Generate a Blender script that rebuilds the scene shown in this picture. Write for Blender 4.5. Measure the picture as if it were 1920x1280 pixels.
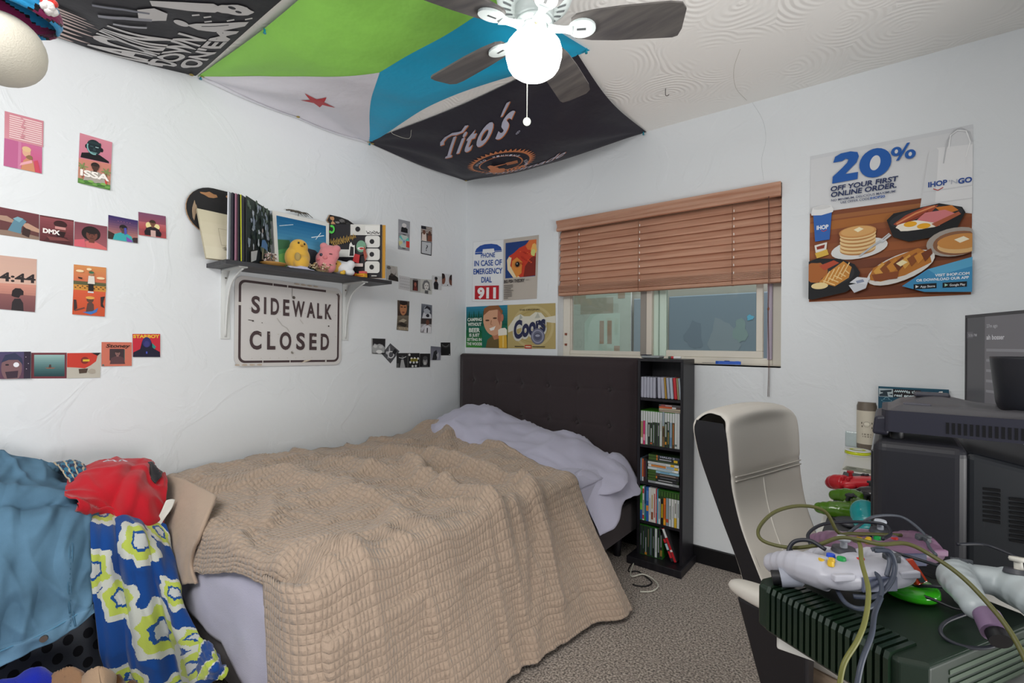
import bpy, bmesh, math, random
from mathutils import Vector, Matrix, noise
random.seed(7)
for _o in list(bpy.data.objects):
    bpy.data.objects.remove(_o)
SC = bpy.context.scene
COL = SC.collection
PI = math.pi

# ------------------------------------------------------------------ camera
FPX, CAM = 903.58, Vector((2.5819, -2.7143, 1.1887))
YAW, PITCH, ROLL = 0.6640, 0.0033, 0.0081
_d = Vector((-math.sin(YAW) * math.cos(PITCH), math.cos(YAW) * math.cos(PITCH), math.sin(PITCH)))
_r0 = Vector((math.cos(YAW), math.sin(YAW), 0))
_u0 = _r0.cross(_d)
_r = _r0 * math.cos(ROLL) + _u0 * math.sin(ROLL)
_u = _u0 * math.cos(ROLL) - _r0 * math.sin(ROLL)
cam_data = bpy.data.cameras.new('camera')
cam_data.sensor_width = 36.0
cam_data.lens = FPX / 1920 * 36.0
cam_data.clip_start = 0.02
cam = bpy.data.objects.new('camera', cam_data)
COL.objects.link(cam)
m3 = Matrix((_r, _u, -_d)).transposed()
cam.matrix_world = Matrix.Translation(CAM) @ m3.to_4x4()
SC.camera = cam

# ------------------------------------------------------------------ light
SC.view_settings.view_transform = 'Standard'
SC.view_settings.look = 'None'
SC.view_settings.gamma = 1.0
SC.view_settings.use_curve_mapping = False
SC.view_settings.exposure = -0.2
w = bpy.data.worlds.new('daylight')
SC.world = w
w.use_nodes = True
w.node_tree.nodes['Background'].inputs[0].default_value = (0.88, 0.94, 1.0, 1)
w.node_tree.nodes['Background'].inputs[1].default_value = 0.36

def area(name, loc, target, sx, sy, power, col=(1, 1, 1)):
    l = bpy.data.lights.new(name, 'AREA')
    l.shape = 'RECTANGLE'; l.size = sx; l.size_y = sy; l.energy = power; l.color = col
    o = bpy.data.objects.new(name, l); COL.objects.link(o)
    o.location = loc
    o.rotation_euler = (Vector(target) - Vector(loc)).to_track_quat('-Z', 'Y').to_euler()
    return o
# added fills from the open side and behind the camera, and sky light on the yard outside the window
area('side_fill_light', (5.0, -1.9, 0.5), (2.6, -1.5, 2.44), 2.2, 1.3, 125, (1.0, 0.985, 0.965))  # added unseen lamp, turned up to brighten the ceiling
area('rear_fill_light', (1.6, -3.4, 2.3), (0.5, -1.3, 0.4), 1.8, 0.8, 54, (1.0, 0.985, 0.965))  # added unseen lamp in place of bounced flash, lifts the bed top
area('yard_sky_light', (1.4, 1.3, 4.2), (1.4, 1.2, 0.0), 3.0, 1.2, 150, (0.95, 0.97, 1.0))
GLOBE = 11.0          # strength of the lit lamp globe

# ------------------------------------------------------------------ pixel helpers (a pixel's ray met with a plane of the room)
def ray(x, y):
    return _d + _r * ((x - 960) / FPX) - _u * ((y - 640) / FPX)
def onp(ax, val, x, y):
    v = ray(x, y)
    return CAM + v * ((val - CAM[ax]) / v[ax])
def onX(v, x, y): return onp(0, v, x, y)
def onY(v, x, y): return onp(1, v, x, y)
def onZ(v, x, y): return onp(2, v, x, y)
def atD(dp, x, y): return CAM + ray(x, y) * dp

# ------------------------------------------------------------------ materials
def lin(c):
    if isinstance(c, str):
        c = c.lstrip('#')
        if len(c) == 3: c = ''.join(q * 2 for q in c)
        c = [int(c[i:i + 2], 16) / 255 for i in (0, 2, 4)]
    return tuple((x / 12.92 if x <= 0.04045 else ((x + 0.055) / 1.055) ** 2.4) for x in c[:3])
MATS = {}
def nmat(name):
    m = bpy.data.materials.new(name); m.use_nodes = True
    nt = m.node_tree
    return m, nt, nt.nodes['Principled BSDF']
def N(nt, typ, **kw):
    n = nt.nodes.new(typ)
    for k, v in kw.items():
        if k.startswith('i_'):
            n.inputs[k[2:].replace('_', ' ')].default_value = v
        else:
            setattr(n, k, v)
    return n
def bump(nt, b, height, strength=0.2, dist=0.01, prev=None):
    n = N(nt, 'ShaderNodeBump'); n.inputs['Strength'].default_value = strength; n.inputs['Distance'].default_value = dist
    nt.links.new(height, n.inputs['Height'])
    if prev: nt.links.new(prev, n.inputs['Normal'])
    if b: nt.links.new(n.outputs['Normal'], b.inputs['Normal'])
    return n.outputs['Normal']
def attr_mat(name, rough, spec=0.5, metal=0.0, nscale=0, nstr=0.0, ndist=0.003, trans=0.0, sheen=0.0, mottle=0.0):
    """material whose colour comes from each face's own colour, with a little procedural grain"""
    m, nt, b = nmat(name)
    a = N(nt, 'ShaderNodeVertexColor', layer_name='col')
    src = a.outputs['Color']
    if mottle:
        tc = N(nt, 'ShaderNodeTexCoord'); nz = N(nt, 'ShaderNodeTexNoise'); nz.inputs['Scale'].default_value = 9; nz.inputs['Detail'].default_value = 6
        nt.links.new(tc.outputs['Object'], nz.inputs['Vector'])
        mr = N(nt, 'ShaderNodeMapRange'); mr.inputs[1].default_value = 0.3; mr.inputs[2].default_value = 0.7
        mr.inputs[3].default_value = 1 - mottle; mr.inputs[4].default_value = 1 + mottle
        nt.links.new(nz.outputs[0], mr.inputs[0])
        mx = N(nt, 'ShaderNodeMix', data_type='RGBA', blend_type='MULTIPLY'); mx.inputs[0].default_value = 1
        nt.links.new(src, mx.inputs[6]); nt.links.new(mr.outputs[0], mx.inputs[7]); src = mx.outputs[2]
    nt.links.new(src, b.inputs['Base Color'])
    b.inputs['Roughness'].default_value = rough
    b.inputs['Specular IOR Level'].default_value = spec
    b.inputs['Metallic'].default_value = metal
    if trans:
        b.inputs['Transmission Weight'].default_value = trans
    if sheen:
        b.inputs['Sheen Weight'].default_value = sheen
    if nscale:
        tc = N(nt, 'ShaderNodeTexCoord'); nz = N(nt, 'ShaderNodeTexNoise'); nz.inputs['Scale'].default_value = nscale; nz.inputs['Detail'].default_value = 4
        nt.links.new(tc.outputs['Object'], nz.inputs['Vector'])
        bump(nt, b, nz.outputs[0], nstr, ndist)
    MATS[name] = m
    return m
attr_mat('matte', 0.85, 0.3, nscale=60, nstr=0.05)
attr_mat('print', 0.55, 0.25)
attr_mat('satin', 0.45, 0.4, nscale=200, nstr=0.05, ndist=0.001)
attr_mat('gloss', 0.18, 0.5)
attr_mat('fabric', 0.95, 0.1, nscale=350, nstr=0.5, ndist=0.002, sheen=0.2)
attr_mat('flagcloth', 0.55, 0.3, nscale=5, nstr=0.3, ndist=0.04)
attr_mat('denim', 0.9, 0.15, nscale=500, nstr=0.4, ndist=0.001, mottle=0.22)
attr_mat('clear', 0.12, 0.5, trans=0.45)
attr_mat('metal', 0.35, 0.5, metal=0.9)
attr_mat('leather', 0.5, 0.35, nscale=260, nstr=0.15, ndist=0.001)

# ------------------------------------------------------------------ mesh builder
def frame_z(d):
    d = Vector(d).normalized()
    a = Vector((0, 0, 1)) if abs(d.z) < 0.9 else Vector((1, 0, 0))
    x = a.cross(d).normalized(); y = d.cross(x)
    return x, y, d
def catmull(pts, n=8):
    P = [Vector(p) for p in pts]
    P = [P[0] * 2 - P[1]] + P + [P[-1] * 2 - P[-2]]
    out = []
    for i in range(1, len(P) - 2):
        p0, p1, p2, p3 = P[i - 1], P[i], P[i + 1], P[i + 2]
        for k in range(n):
            t = k / n
            out.append(0.5 * ((2 * p1) + (p2 - p0) * t + (2 * p0 - 5 * p1 + 4 * p2 - p3) * t * t + (3 * p1 - p0 - 3 * p2 + p3) * t ** 3))
    out.append(P[-2])
    return out
class MB:
    def __init__(s):
        s.v, s.f, s.c, s.sm, s.mi, s.M = [], [], [], [], [], None
        s.uv = None
    def add(s, vs, fs, col, smooth=False, mi=0):
        o = len(s.v)
        for p in vs:
            p = Vector(p)
            s.v.append(s.M @ p if s.M else p)
        one = isinstance(col, (str, tuple))
        lc = lin(col) if one else None
        for i, f in enumerate(fs):
            s.f.append([o + k for k in f])
            s.c.append(lc if one else lin(col[i]))
            s.sm.append(smooth); s.mi.append(mi)
        return s
    def bx(s, x0, x1, y0, y1, z0, z1, col, mi=0):
        vs = [(x0, y0, z0), (x1, y0, z0), (x1, y1, z0), (x0, y1, z0), (x0, y0, z1), (x1, y0, z1), (x1, y1, z1), (x0, y1, z1)]
        return s.add(vs, [(3, 2, 1, 0), (4, 5, 6, 7), (0, 1, 5, 4), (1, 2, 6, 5), (2, 3, 7, 6), (3, 0, 4, 7)], col, False, mi)
    def hull8(s, bot, top, col, mi=0):
        return s.add(list(bot) + list(top), [(3, 2, 1, 0), (4, 5, 6, 7), (0, 1, 5, 4), (1, 2, 6, 5), (2, 3, 7, 6), (3, 0, 4, 7)], col, False, mi)
    def cyl(s, p0, p1, r0, r1, col, n=20, caps=True, smooth=True, mi=0):
        p0, p1 = Vector(p0), Vector(p1); x, y, _ = frame_z(p1 - p0)
        vs = []
        for p, r in ((p0, r0), (p1, r1)):
            for k in range(n):
                a = 2 * PI * k / n
                vs.append(p + x * (r * math.cos(a)) + y * (r * math.sin(a)))
        fs = [(k, (k + 1) % n, n + (k + 1) % n, n + k) for k in range(n)]
        s.add(vs, fs, col, smooth, mi)
        if caps:
            s.add(vs[:n], [tuple(range(n))[::-1]], col, False, mi); s.add(vs[n:], [tuple(range(n))], col, False, mi)
        return s
    def lathe(s, prof, c, col, n=32, mi=0, M=None, smooth=True):
        """prof: list of (r, z[, colour])"""
        c = Vector(c); vs = []; 
        for q in prof:
            for k in range(n):
                a = 2 * PI * k / n
                p = Vector((q[0] * math.cos(a), q[0] * math.sin(a), q[1]))
                vs.append((M @ p if M else p) + c)
        fs, cs = [], []
        for i in range(len(prof) - 1):
            for k in range(n):
                fs.append((i * n + k, i * n + (k + 1) % n, (i + 1) * n + (k + 1) % n, (i + 1) * n + k))
                cs.append(prof[i][2] if len(prof[i]) > 2 else col)
        return s.add(vs, fs, cs, smooth, mi)
    def tube(s, pts, r, col, n=8, sub=6, mi=0, smoothpath=True):
        P = catmull(pts, sub) if smoothpath and len(pts) > 2 else [Vector(p) for p in pts]
        vs = []; x = None
        for i, p in enumerate(P):
            t = (P[min(i + 1, len(P) - 1)] - P[max(i - 1, 0)])
            if t.length < 1e-9: t = Vector((0, 0, 1))
            t.normalize()
            if x is None: x, y, _ = frame_z(t)
            else:
                x = (x - t * x.dot(t))
                if x.length < 1e-6: x, y, _ = frame_z(t)
                x.normalize(); y = t.cross(x)
            rr = r[min(i * len(r) // len(P), len(r) - 1)] if isinstance(r, (list, tuple)) else r
            for k in range(n):
                a = 2 * PI * k / n
                vs.append(p + x * (rr * math.cos(a)) + y * (rr * math.sin(a)))
        fs = []
        for i in range(len(P) - 1):
            for k in range(n):
                fs.append((i * n + k, i * n + (k + 1) % n, (i + 1) * n + (k + 1) % n, (i + 1) * n + k))
        fs.append(tuple(range(n))[::-1]); L = (len(P) - 1) * n
        fs.append(tuple(L + k for k in range(n)))
        return s.add(vs, fs, col, True, mi)
    def ell(s, c, r, col, n=20, m=12, rot=None, mi=0, pw=1.0):
        c = Vector(c); vs = []; rx, ry, rz = r if isinstance(r, (tuple, list)) else (r, r, r)
        sg = lambda t: math.copysign(abs(t) ** pw, t)
        for i in range(m + 1):
            th = PI * i / m
            for k in range(n):
                a = 2 * PI * k / n
                p = Vector((rx * sg(math.sin(th)) * sg(math.cos(a)), ry * sg(math.sin(th)) * sg(math.sin(a)), -rz * sg(math.cos(th))))
                vs.append(c + (rot @ p if rot else p))
        fs = []
        for i in range(m):
            for k in range(n):
                fs.append((i * n + k, i * n + (k + 1) % n, (i + 1) * n + (k + 1) % n, (i + 1) * n + k))
        return s.add(vs, fs, col, True, mi)
    def prism(s, poly, z0, z1, col, M=None, smooth=False, mi=0):
        n = len(poly); vs = [Vector((p[0], p[1], z0)) for p in poly] + [Vector((p[0], p[1], z1)) for p in poly]
        if M: vs = [M @ v for v in vs]
        fs = [tuple(range(n))[::-1], tuple(range(n, 2 * n))]
        s.add(vs, fs, col, False, mi)
        return s.add(vs, [(k, (k + 1) % n, n + (k + 1) % n, n + k) for k in range(n)], col, smooth, mi)
    def grid(s, fn, nu, nv, col, smooth=True, mi=0, wrap=False, uvf=None):
        vs = [fn(i / nu, j / nv) for j in range(nv + 1) for i in range(nu + 1)]
        fs = []; cs = []
        for j in range(nv):
            for i in range(nu):
                a = j * (nu + 1) + i
                fs.append((a, a + 1, a + nu + 2, a + nu + 1))
                cs.append(col((i + .5) / nu, (j + .5) / nv) if callable(col) else col)
        if uvf:
            s.uv = s.uv or {}
            o = len(s.v)
            for j in range(nv + 1):
                for i in range(nu + 1):
                    s.uv[o + j * (nu + 1) + i] = uvf(i / nu, j / nv)
        return s.add(vs, fs, cs, smooth, mi)
    def mesh(s, name, mats, shift=None):
        me = bpy.data.meshes.new(name)
        vs = [tuple(p - shift) for p in s.v] if shift else [tuple(p) for p in s.v]
        me.from_pydata(vs, [], s.f)
        me.polygons.foreach_set('use_smooth', s.sm)
        me.polygons.foreach_set('material_index', s.mi)
        ca = me.color_attributes.new('col', 'FLOAT_COLOR', 'CORNER')
        buf = []
        for f, c in zip(s.f, s.c):
            buf.extend((c[0], c[1], c[2], 1.0) * len(f))
        ca.data.foreach_set('color', buf)
        if s.uv:
            ul = me.uv_layers.new(name='UVMap')
            b = []
            for f in s.f:
                for k in f:
                    b.extend(s.uv.get(k, (0, 0)))
            ul.data.foreach_set('uv', b)
        for m in mats: me.materials.append(m)
        me.update()
        return me
    def build(s, name, mat='matte', parent=None, bevel=0, sub=0, solid=0, remesh=0, smoothit=0, world=True, seg=2):
        mats = [MATS[k] if isinstance(k, str) else k for k in (mat if isinstance(mat, (list, tuple)) else [mat])]
        shift = None
        if parent is None:
            xs = [p.x for p in s.v]; ys = [p.y for p in s.v]; zs = [p.z for p in s.v]
            shift = Vector(((min(xs) + max(xs)) / 2, (min(ys) + max(ys)) / 2, min(zs)))
        o = bpy.data.objects.new(name, s.mesh(name, mats, shift))
        COL.objects.link(o)
        if shift: o.location = shift
        if parent:
            o.parent = parent
            if world:
                mw = Matrix.Identity(4); q = parent
                while q:
                    mw = q.matrix_basis @ mw if q.parent is None else (q.matrix_parent_inverse @ q.matrix_basis) @ mw
                    q = q.parent
                o.matrix_parent_inverse = mw.inverted()
        if remesh:
            md = o.modifiers.new('remesh', 'REMESH'); md.mode = 'VOXEL'; md.voxel_size = remesh; md.use_smooth_shade = True
        if smoothit:
            md = o.modifiers.new('smooth', 'SMOOTH'); md.factor = 0.5; md.iterations = smoothit
        if solid:
            md = o.modifiers.new('solid', 'SOLIDIFY'); md.thickness = solid; md.offset = -1
        if bevel:
            md = o.modifiers.new('bevel', 'BEVEL'); md.width = bevel; md.segments = seg; md.limit_method = 'ANGLE'; md.angle_limit = 0.7
            md.harden_normals = False
        if sub:
            md = o.modifiers.new('sub', 'SUBSURF'); md.levels = sub; md.render_levels = sub
        return o

# ------------------------------------------------------------------ naming
def tag(o, label=None, cat=None, group=None, kind=None):
    if label: o['label'] = label
    if cat: o['category'] = cat
    if group: o['group'] = group
    if kind: o['kind'] = kind
    return o
def thing(name, label, cat, loc=(0, 0, 0), rz=0, group=None):
    o = bpy.data.objects.new(name, None); COL.objects.link(o)
    o.empty_display_size = 0.05
    o.location = loc; o.rotation_euler = (0, 0, rz)
    return tag(o, label, cat, group)
def struct(name, mb, mat, **k):
    return tag(mb.build(name, mat, **k), kind='structure')

# ------------------------------------------------------------------ flat printed art
TXT = {}
def text2d(st, bold=0.0, spacing=1.0):
    k = (st, bold, spacing)
    if k in TXT: return TXT[k]
    cu = bpy.data.curves.new('t', 'FONT'); cu.body = st; cu.size = 1; cu.offset = bold; cu.resolution_u = 4
    cu.space_character = spacing
    ob = bpy.data.objects.new('t', cu)
    me = bpy.data.meshes.new_from_object(ob)
    vs = [(v.co.x, v.co.y) for v in me.vertices]; fs = [tuple(p.vertices) for p in me.polygons]
    bpy.data.objects.remove(ob); bpy.data.curves.remove(cu); bpy.data.meshes.remove(me)
    TXT[k] = (vs, fs)
    return TXT[k]
class Art:
    """flat artwork in its own 0..w, 0..h frame, y downward; each op is one printed layer"""
    def __init__(s, w=100, h=100):
        s.w, s.h, s.L = w, h, []
    def faces(s, vs, fs, c):
        s.L.append((vs, fs, c)); return s
    def poly(s, pts, c):
        return s.faces(list(pts), [tuple(range(len(pts)))], c)
    def rect(s, x0, y0, x1, y1, c):
        return s.poly([(x0, y0), (x1, y0), (x1, y1), (x0, y1)], c)
    def ell(s, cx, cy, rx, ry, c, rot=0, n=24, a0=0, a1=360):
        p = []
        full = a1 - a0 >= 360
        for k in range(n if full else n + 1):
            a = math.radians(a0 + (a1 - a0) * k / n)
            x, y = rx * math.cos(a), ry * math.sin(a)
            p.append((cx + x * math.cos(rot) - y * math.sin(rot), cy + x * math.sin(rot) + y * math.cos(rot)))
        return s.poly(p, c)
    def ring(s, cx, cy, rx, ry, t, c, n=32, a0=0, a1=360):
        vs = []
        for k in range(n + 1):
            a = math.radians(a0 + (a1 - a0) * k / n)
            vs += [(cx + rx * math.cos(a), cy + ry * math.sin(a)), (cx + (rx - t) * math.cos(a), cy + (ry - t * ry / rx) * math.sin(a))]
        return s.faces(vs, [(2 * k, 2 * k + 1, 2 * k + 3, 2 * k + 2) for k in range(n)], c)
    def line(s, pts, t, c):
        vs, fs = [], []
        for i, p in enumerate(pts):
            a = Vector(pts[max(i - 1, 0)]); b = Vector(pts[min(i + 1, len(pts) - 1)])
            d = (b - a); d = d / max(d.length, 1e-9); n = Vector((-d.y, d.x)) * (t / 2)
            vs += [(p[0] + n.x, p[1] + n.y), (p[0] - n.x, p[1] - n.y)]
        for i in range(len(pts) - 1):
            fs.append((2 * i, 2 * i + 1, 2 * i + 3, 2 * i + 2))
        return s.faces(vs, fs, c)
    def grad(s, x0, y0, x1, y1, c0, c1, n=10, horiz=False):
        a, b = [[int(c.lstrip('#')[i:i + 2], 16) for i in (0, 2, 4)] for c in (c0, c1)]
        vs, fs, cs = [], [], []
        for k in range(n):
            t = k / (n - 1)
            c = '#%02x%02x%02x' % tuple(int(p + (q - p) * t) for p, q in zip(a, b))
            if horiz:
                u0, u1 = x0 + (x1 - x0) * k / n, x0 + (x1 - x0) * (k + 1) / n
                q = [(u0, y0), (u1, y0), (u1, y1), (u0, y1)]
            else:
                u0, u1 = y0 + (y1 - y0) * k / n, y0 + (y1 - y0) * (k + 1) / n
                q = [(x0, u0), (x1, u0), (x1, u1), (x0, u1)]
            o = len(vs); vs += q; fs.append((o, o + 1, o + 2, o + 3)); cs.append(c)
        s.L.append((vs, fs, cs)); return s
    def text(s, st, x, y, h, c, wd=None, al='c', bold=0.012, shear=0, rot=0, spacing=1.0):
        """cap height h, baseline y, anchor x; wd = fitted width"""
        vs, fs = text2d(st, bold, spacing)
        if not vs: return s
        x0 = min(v[0] for v in vs); x1 = max(v[0] for v in vs)
        hv = text2d('H', bold)[0]; ch = max(v[1] for v in hv)
        sy = h / ch; sx = wd / (x1 - x0) if wd else sy
        off = {'c': -(x1 - x0) / 2, 'l': 0, 'r': -(x1 - x0)}[al]
        out = []
        for v in vs:
            px = (v[0] - x0 + off) * sx + v[1] * sy * shear; py = -v[1] * sy
            out.append((x + px * math.cos(rot) - py * math.sin(rot), y + px * math.sin(rot) + py * math.cos(rot)))
        return s.faces(out, fs, c)
    def blob(s, cx, cy, rx, ry, c, n=22, jit=0.15, seed=0, rot=0):
        rd = random.Random(seed); p = []
        ph = [rd.uniform(0, 6.28) for _ in range(3)]
        for k in range(n):
            a = 2 * PI * k / n
            f = 1 + jit * (math.sin(3 * a + ph[0]) * .5 + math.sin(5 * a + ph[1]) * .35 + math.sin(8 * a + ph[2]) * .25)
            x, y = rx * f * math.cos(a), ry * f * math.sin(a)
            p.append((cx + x * math.cos(rot) - y * math.sin(rot), cy + x * math.sin(rot) + y * math.cos(rot)))
        return s.poly(p, c)
    def put(s, mb, fn, step=0.0003, base=0.0):
        """fn(u, v, height) -> point, u, v in 0..1 (v downward); clipped to the sheet"""
        for i, (vs, fs, c) in enumerate(s.L):
            z = base + step * (i + 1)
            vv = [fn(min(max(x / s.w, 0), 1), min(max(y / s.h, 0), 1), z) for x, y in vs]
            mb.add(vv, fs, c)
        return mb
def quad_fn(TL, TR, BR, BL):
    TL, TR, BR, BL = map(Vector, (TL, TR, BR, BL))
    nrm = (TR - TL).cross(BL - TL).normalized() * -1.0
    def fn(u, v, z):
        return TL * (1 - u) * (1 - v) + TR * u * (1 - v) + BR * u * v + BL * (1 - u) * v + nrm * z
    return fn, nrm
def sheet(name, art, corners, label, cat, back='#e8e6e2', th=0.0012, lift=0.0, mat='print', group=None, step=0.0003):
    """a flat printed sheet: slab with its own thickness plus printed layers"""
    fn, nrm = quad_fn(*corners)
    mb = MB()
    a = [fn(0, 0, lift), fn(1, 0, lift), fn(1, 1, lift), fn(0, 1, lift)]
    b = [p + nrm * th for p in a]
    mb.add(a + b, [(0, 1, 2, 3), (7, 6, 5, 4), (4, 5, 1, 0), (5, 6, 2, 1), (6, 7, 3, 2), (7, 4, 0, 3)], back)
    art.put(mb, fn, step, lift + th)
    return tag(mb.build(name, mat), label, cat, group)

# ================================================================== structure
H = 2.44
WX0, WX1, WZ0, WZ1 = 0.842, 2.158, 1.0837, 2.0008
def plaster(name, base, swirl=False):
    m, nt, b = nmat(name)
    b.inputs['Base Color'].default_value = (*base, 1); b.inputs['Roughness'].default_value = 0.75 if not swirl else 0.9
    b.inputs['Specular IOR Level'].default_value = 0.25
    g = N(nt, 'ShaderNodeNewGeometry')
    if swirl:
        nz = N(nt, 'ShaderNodeTexNoise'); nz.inputs['Scale'].default_value = 2.2; nz.inputs['Detail'].default_value = 2
        nt.links.new(g.outputs['Position'], nz.inputs['Vector'])
        mx = N(nt, 'ShaderNodeMix', data_type='RGBA', blend_type='ADD'); mx.inputs[0].default_value = 0.22
        nt.links.new(g.outputs['Position'], mx.inputs[6]); nt.links.new(nz.outputs['Color'], mx.inputs[7])
        vo = N(nt, 'ShaderNodeTexVoronoi', voronoi_dimensions='2D'); vo.inputs['Scale'].default_value = 4.2
        nt.links.new(mx.outputs[2], vo.inputs['Vector'])
        mm = N(nt, 'ShaderNodeMath', operation='MULTIPLY'); mm.inputs[1].default_value = 62
        nt.links.new(vo.outputs['Distance'], mm.inputs[0])
        sn = N(nt, 'ShaderNodeMath', operation='SINE'); nt.links.new(mm.outputs[0], sn.inputs[0])
        n2 = N(nt, 'ShaderNodeTexNoise'); n2.inputs['Scale'].default_value = 3.0; n2.inputs['Detail'].default_value = 3
        nt.links.new(g.outputs['Position'], n2.inputs['Vector'])
        rp = N(nt, 'ShaderNodeMapRange'); rp.inputs[1].default_value = 0.42; rp.inputs[2].default_value = 0.6
        nt.links.new(n2.outputs[0], rp.inputs[0])
        ml = N(nt, 'ShaderNodeMath', operation='MULTIPLY'); nt.links.new(sn.outputs[0], ml.inputs[0]); nt.links.new(rp.outputs[0], ml.inputs[1])
        bump(nt, b, ml.outputs[0], 0.2, 0.006)
    else:
        nz = N(nt, 'ShaderNodeTexNoise'); nz.inputs['Scale'].default_value = 3.2; nz.inputs['Detail'].default_value = 5; nz.inputs['Distortion'].default_value = 1.2
        nt.links.new(g.outputs['Position'], nz.inputs['Vector'])
        rp = N(nt, 'ShaderNodeValToRGB'); e = rp.color_ramp.elements
        e[0].position = 0.50; e[0].color = (0, 0, 0, 1); e[1].position = 0.56; e[1].color = (1, 1, 1, 1)
        q = rp.color_ramp.elements.new(0.62); q.color = (0.55, 0.55, 0.55, 1)
        nt.links.new(nz.outputs[0], rp.inputs[0])
        n1 = bump(nt, None, rp.outputs[0], 0.22, 0.006)
        nf = N(nt, 'ShaderNodeTexNoise'); nf.inputs['Scale'].default_value = 26; nf.inputs['Detail'].default_value = 5
        nt.links.new(g.outputs['Position'], nf.inputs['Vector'])
        bump(nt, b, nf.outputs[0], 0.2, 0.006, n1)
    MATS[name] = m
plaster('plaster_wall', (0.74, 0.765, 0.785))
plaster('plaster_ceiling', (0.93, 0.915, 0.88), True)

def carpet():
    m, nt, b = nmat('carpet')
    g = N(nt, 'ShaderNodeNewGeometry')
    nz = N(nt, 'ShaderNodeTexNoise'); nz.inputs['Scale'].default_value = 130; nz.inputs['Detail'].default_value = 3
    n2 = N(nt, 'ShaderNodeTexNoise'); n2.inputs['Scale'].default_value = 6; n2.inputs['Detail'].default_value = 3
    for q in (nz, n2): nt.links.new(g.outputs['Position'], q.inputs['Vector'])
    rp = N(nt, 'ShaderNodeValToRGB'); e = rp.color_ramp.elements
    e[0].position = 0.36; e[0].color = (*lin('#5f5650'), 1); e[1].position = 0.66; e[1].color = (*lin('#d6cabe'), 1)
    q = e.new(0.5); q.color = (*lin('#a4978c'), 1)
    nt.links.new(nz.outputs[0], rp.inputs[0])
    mx = N(nt, 'ShaderNodeMix', data_type='RGBA', blend_type='MULTIPLY'); mx.inputs[0].default_value = 0.2
    nt.links.new(rp.outputs[0], mx.inputs[6]); nt.links.new(n2.outputs[0], mx.inputs[7])
    nt.links.new(mx.outputs[2], b.inputs['Base Color']); b.inputs['Roughness'].default_value = 1; b.inputs['Specular IOR Level'].default_value = 0.05
    b.inputs['Sheen Weight'].default_value = 0.2
    bump(nt, b, nz.outputs[0], 0.9, 0.012)
    MATS['carpet'] = m
carpet()

def wood(name, c0, c1, rough=0.4, axis='X', scale=1.0, transl=0.0):
    m, nt, b = nmat(name)
    g = N(nt, 'ShaderNodeTexCoord'); mp = N(nt, 'ShaderNodeMapping')
    s = [28 * scale] * 3; s['XYZ'.index(axis)] = 1.6 * scale
    mp.inputs['Scale'].default_value = s
    nt.links.new(g.outputs['Object'], mp.inputs['Vector'])
    nz = N(nt, 'ShaderNodeTexNoise'); nz.inputs['Scale'].default_value = 1.5; nz.inputs['Detail'].default_value = 6; nz.inputs['Distortion'].default_value = 0.4
    nt.links.new(mp.outputs[0], nz.inputs['Vector'])
    rp = N(nt, 'ShaderNodeValToRGB'); e = rp.color_ramp.elements
    e[0].position = 0.35; e[0].color = (*lin(c0), 1); e[1].position = 0.65; e[1].color = (*lin(c1), 1)
    nt.links.new(nz.outputs[0], rp.inputs[0]); nt.links.new(rp.outputs[0], b.inputs['Base Color'])
    b.inputs['Roughness'].default_value = rough; b.inputs['Specular IOR Level'].default_value = 0.35
    if transl:
        tr = N(nt, 'ShaderNodeBsdfTranslucent'); nt.links.new(rp.outputs[0], tr.inputs['Color'])
        ms = N(nt, 'ShaderNodeMixShader'); ms.inputs[0].default_value = transl
        nt.links.new(b.outputs[0], ms.inputs[1]); nt.links.new(tr.outputs[0], ms.inputs[2])
        nt.links.new(ms.outputs[0], nt.nodes['Material Output'].inputs['Surface'])
    MATS[name] = m
wood('blind_wood', '#d9a98e', '#ecc4aa', 0.45, 'X', 1.0, 0.5)
wood('black_wood', '#16151a', '#232126', 0.4, 'Z')
wood('shelf_wood', '#2c2c30', '#434347', 0.45, 'Y')
wood('fan_wood', '#4e4b4c', '#66625f', 0.4, 'X', 0.8)
wood('deck_wood', '#8a6a50', '#b08f70', 0.6, 'Y')

def glass_mat():
    m, nt, b = nmat('window_glass')
    t = N(nt, 'ShaderNodeBsdfTransparent'); t.inputs[0].default_value = (0.90, 0.95, 0.94, 1)
    gl = N(nt, 'ShaderNodeBsdfGlossy'); gl.inputs['Roughness'].default_value = 0.03
    fr = N(nt, 'ShaderNodeFresnel'); fr.inputs[0].default_value = 1.45
    ms = N(nt, 'ShaderNodeMixShader')
    nt.links.new(fr.outputs[0], ms.inputs[0]); nt.links.new(t.outputs[0], ms.inputs[1]); nt.links.new(gl.outputs[0], ms.inputs[2])
    nt.links.new(ms.outputs[0], nt.nodes['Material Output'].inputs['Surface'])
    MATS['window_glass'] = m
glass_mat()

mb = MB().bx(-0.12, 0, -3.5, 0.12, 0, H + 0.06, '#fff'); struct('wall_left', mb, 'plaster_wall')
mb = MB()
for a in ((0, WX0, 0, H), (WX1, 3.5, 0, H), (WX0, WX1, 0, WZ0), (WX0, WX1, WZ1, H)):
    mb.bx(a[0], min(a[1], 3.45), 0, 0.12, a[2], a[3], '#fff')
struct('wall_back', mb, 'plaster_wall')
mb = MB().bx(3.45, 3.57, -1.0, 0.12, 0, H, '#fff'); struct('wall_right', mb, 'plaster_wall')
mb = MB().bx(-0.12, 3.6, -3.5, 0.12, H, H + 0.06, '#fff'); struct('ceiling', mb, 'plaster_ceiling')
mb = MB().bx(-0.12, 3.6, -3.5, 0.12, -0.06, 0, '#fff'); struct('floor', mb, 'carpet')
mb = MB().bx(0.0, 3.38, -0.014, 0, 0, 0.092, '#0d0c0f'); struct('baseboard_back', mb, 'satin', bevel=0.003)
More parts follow.
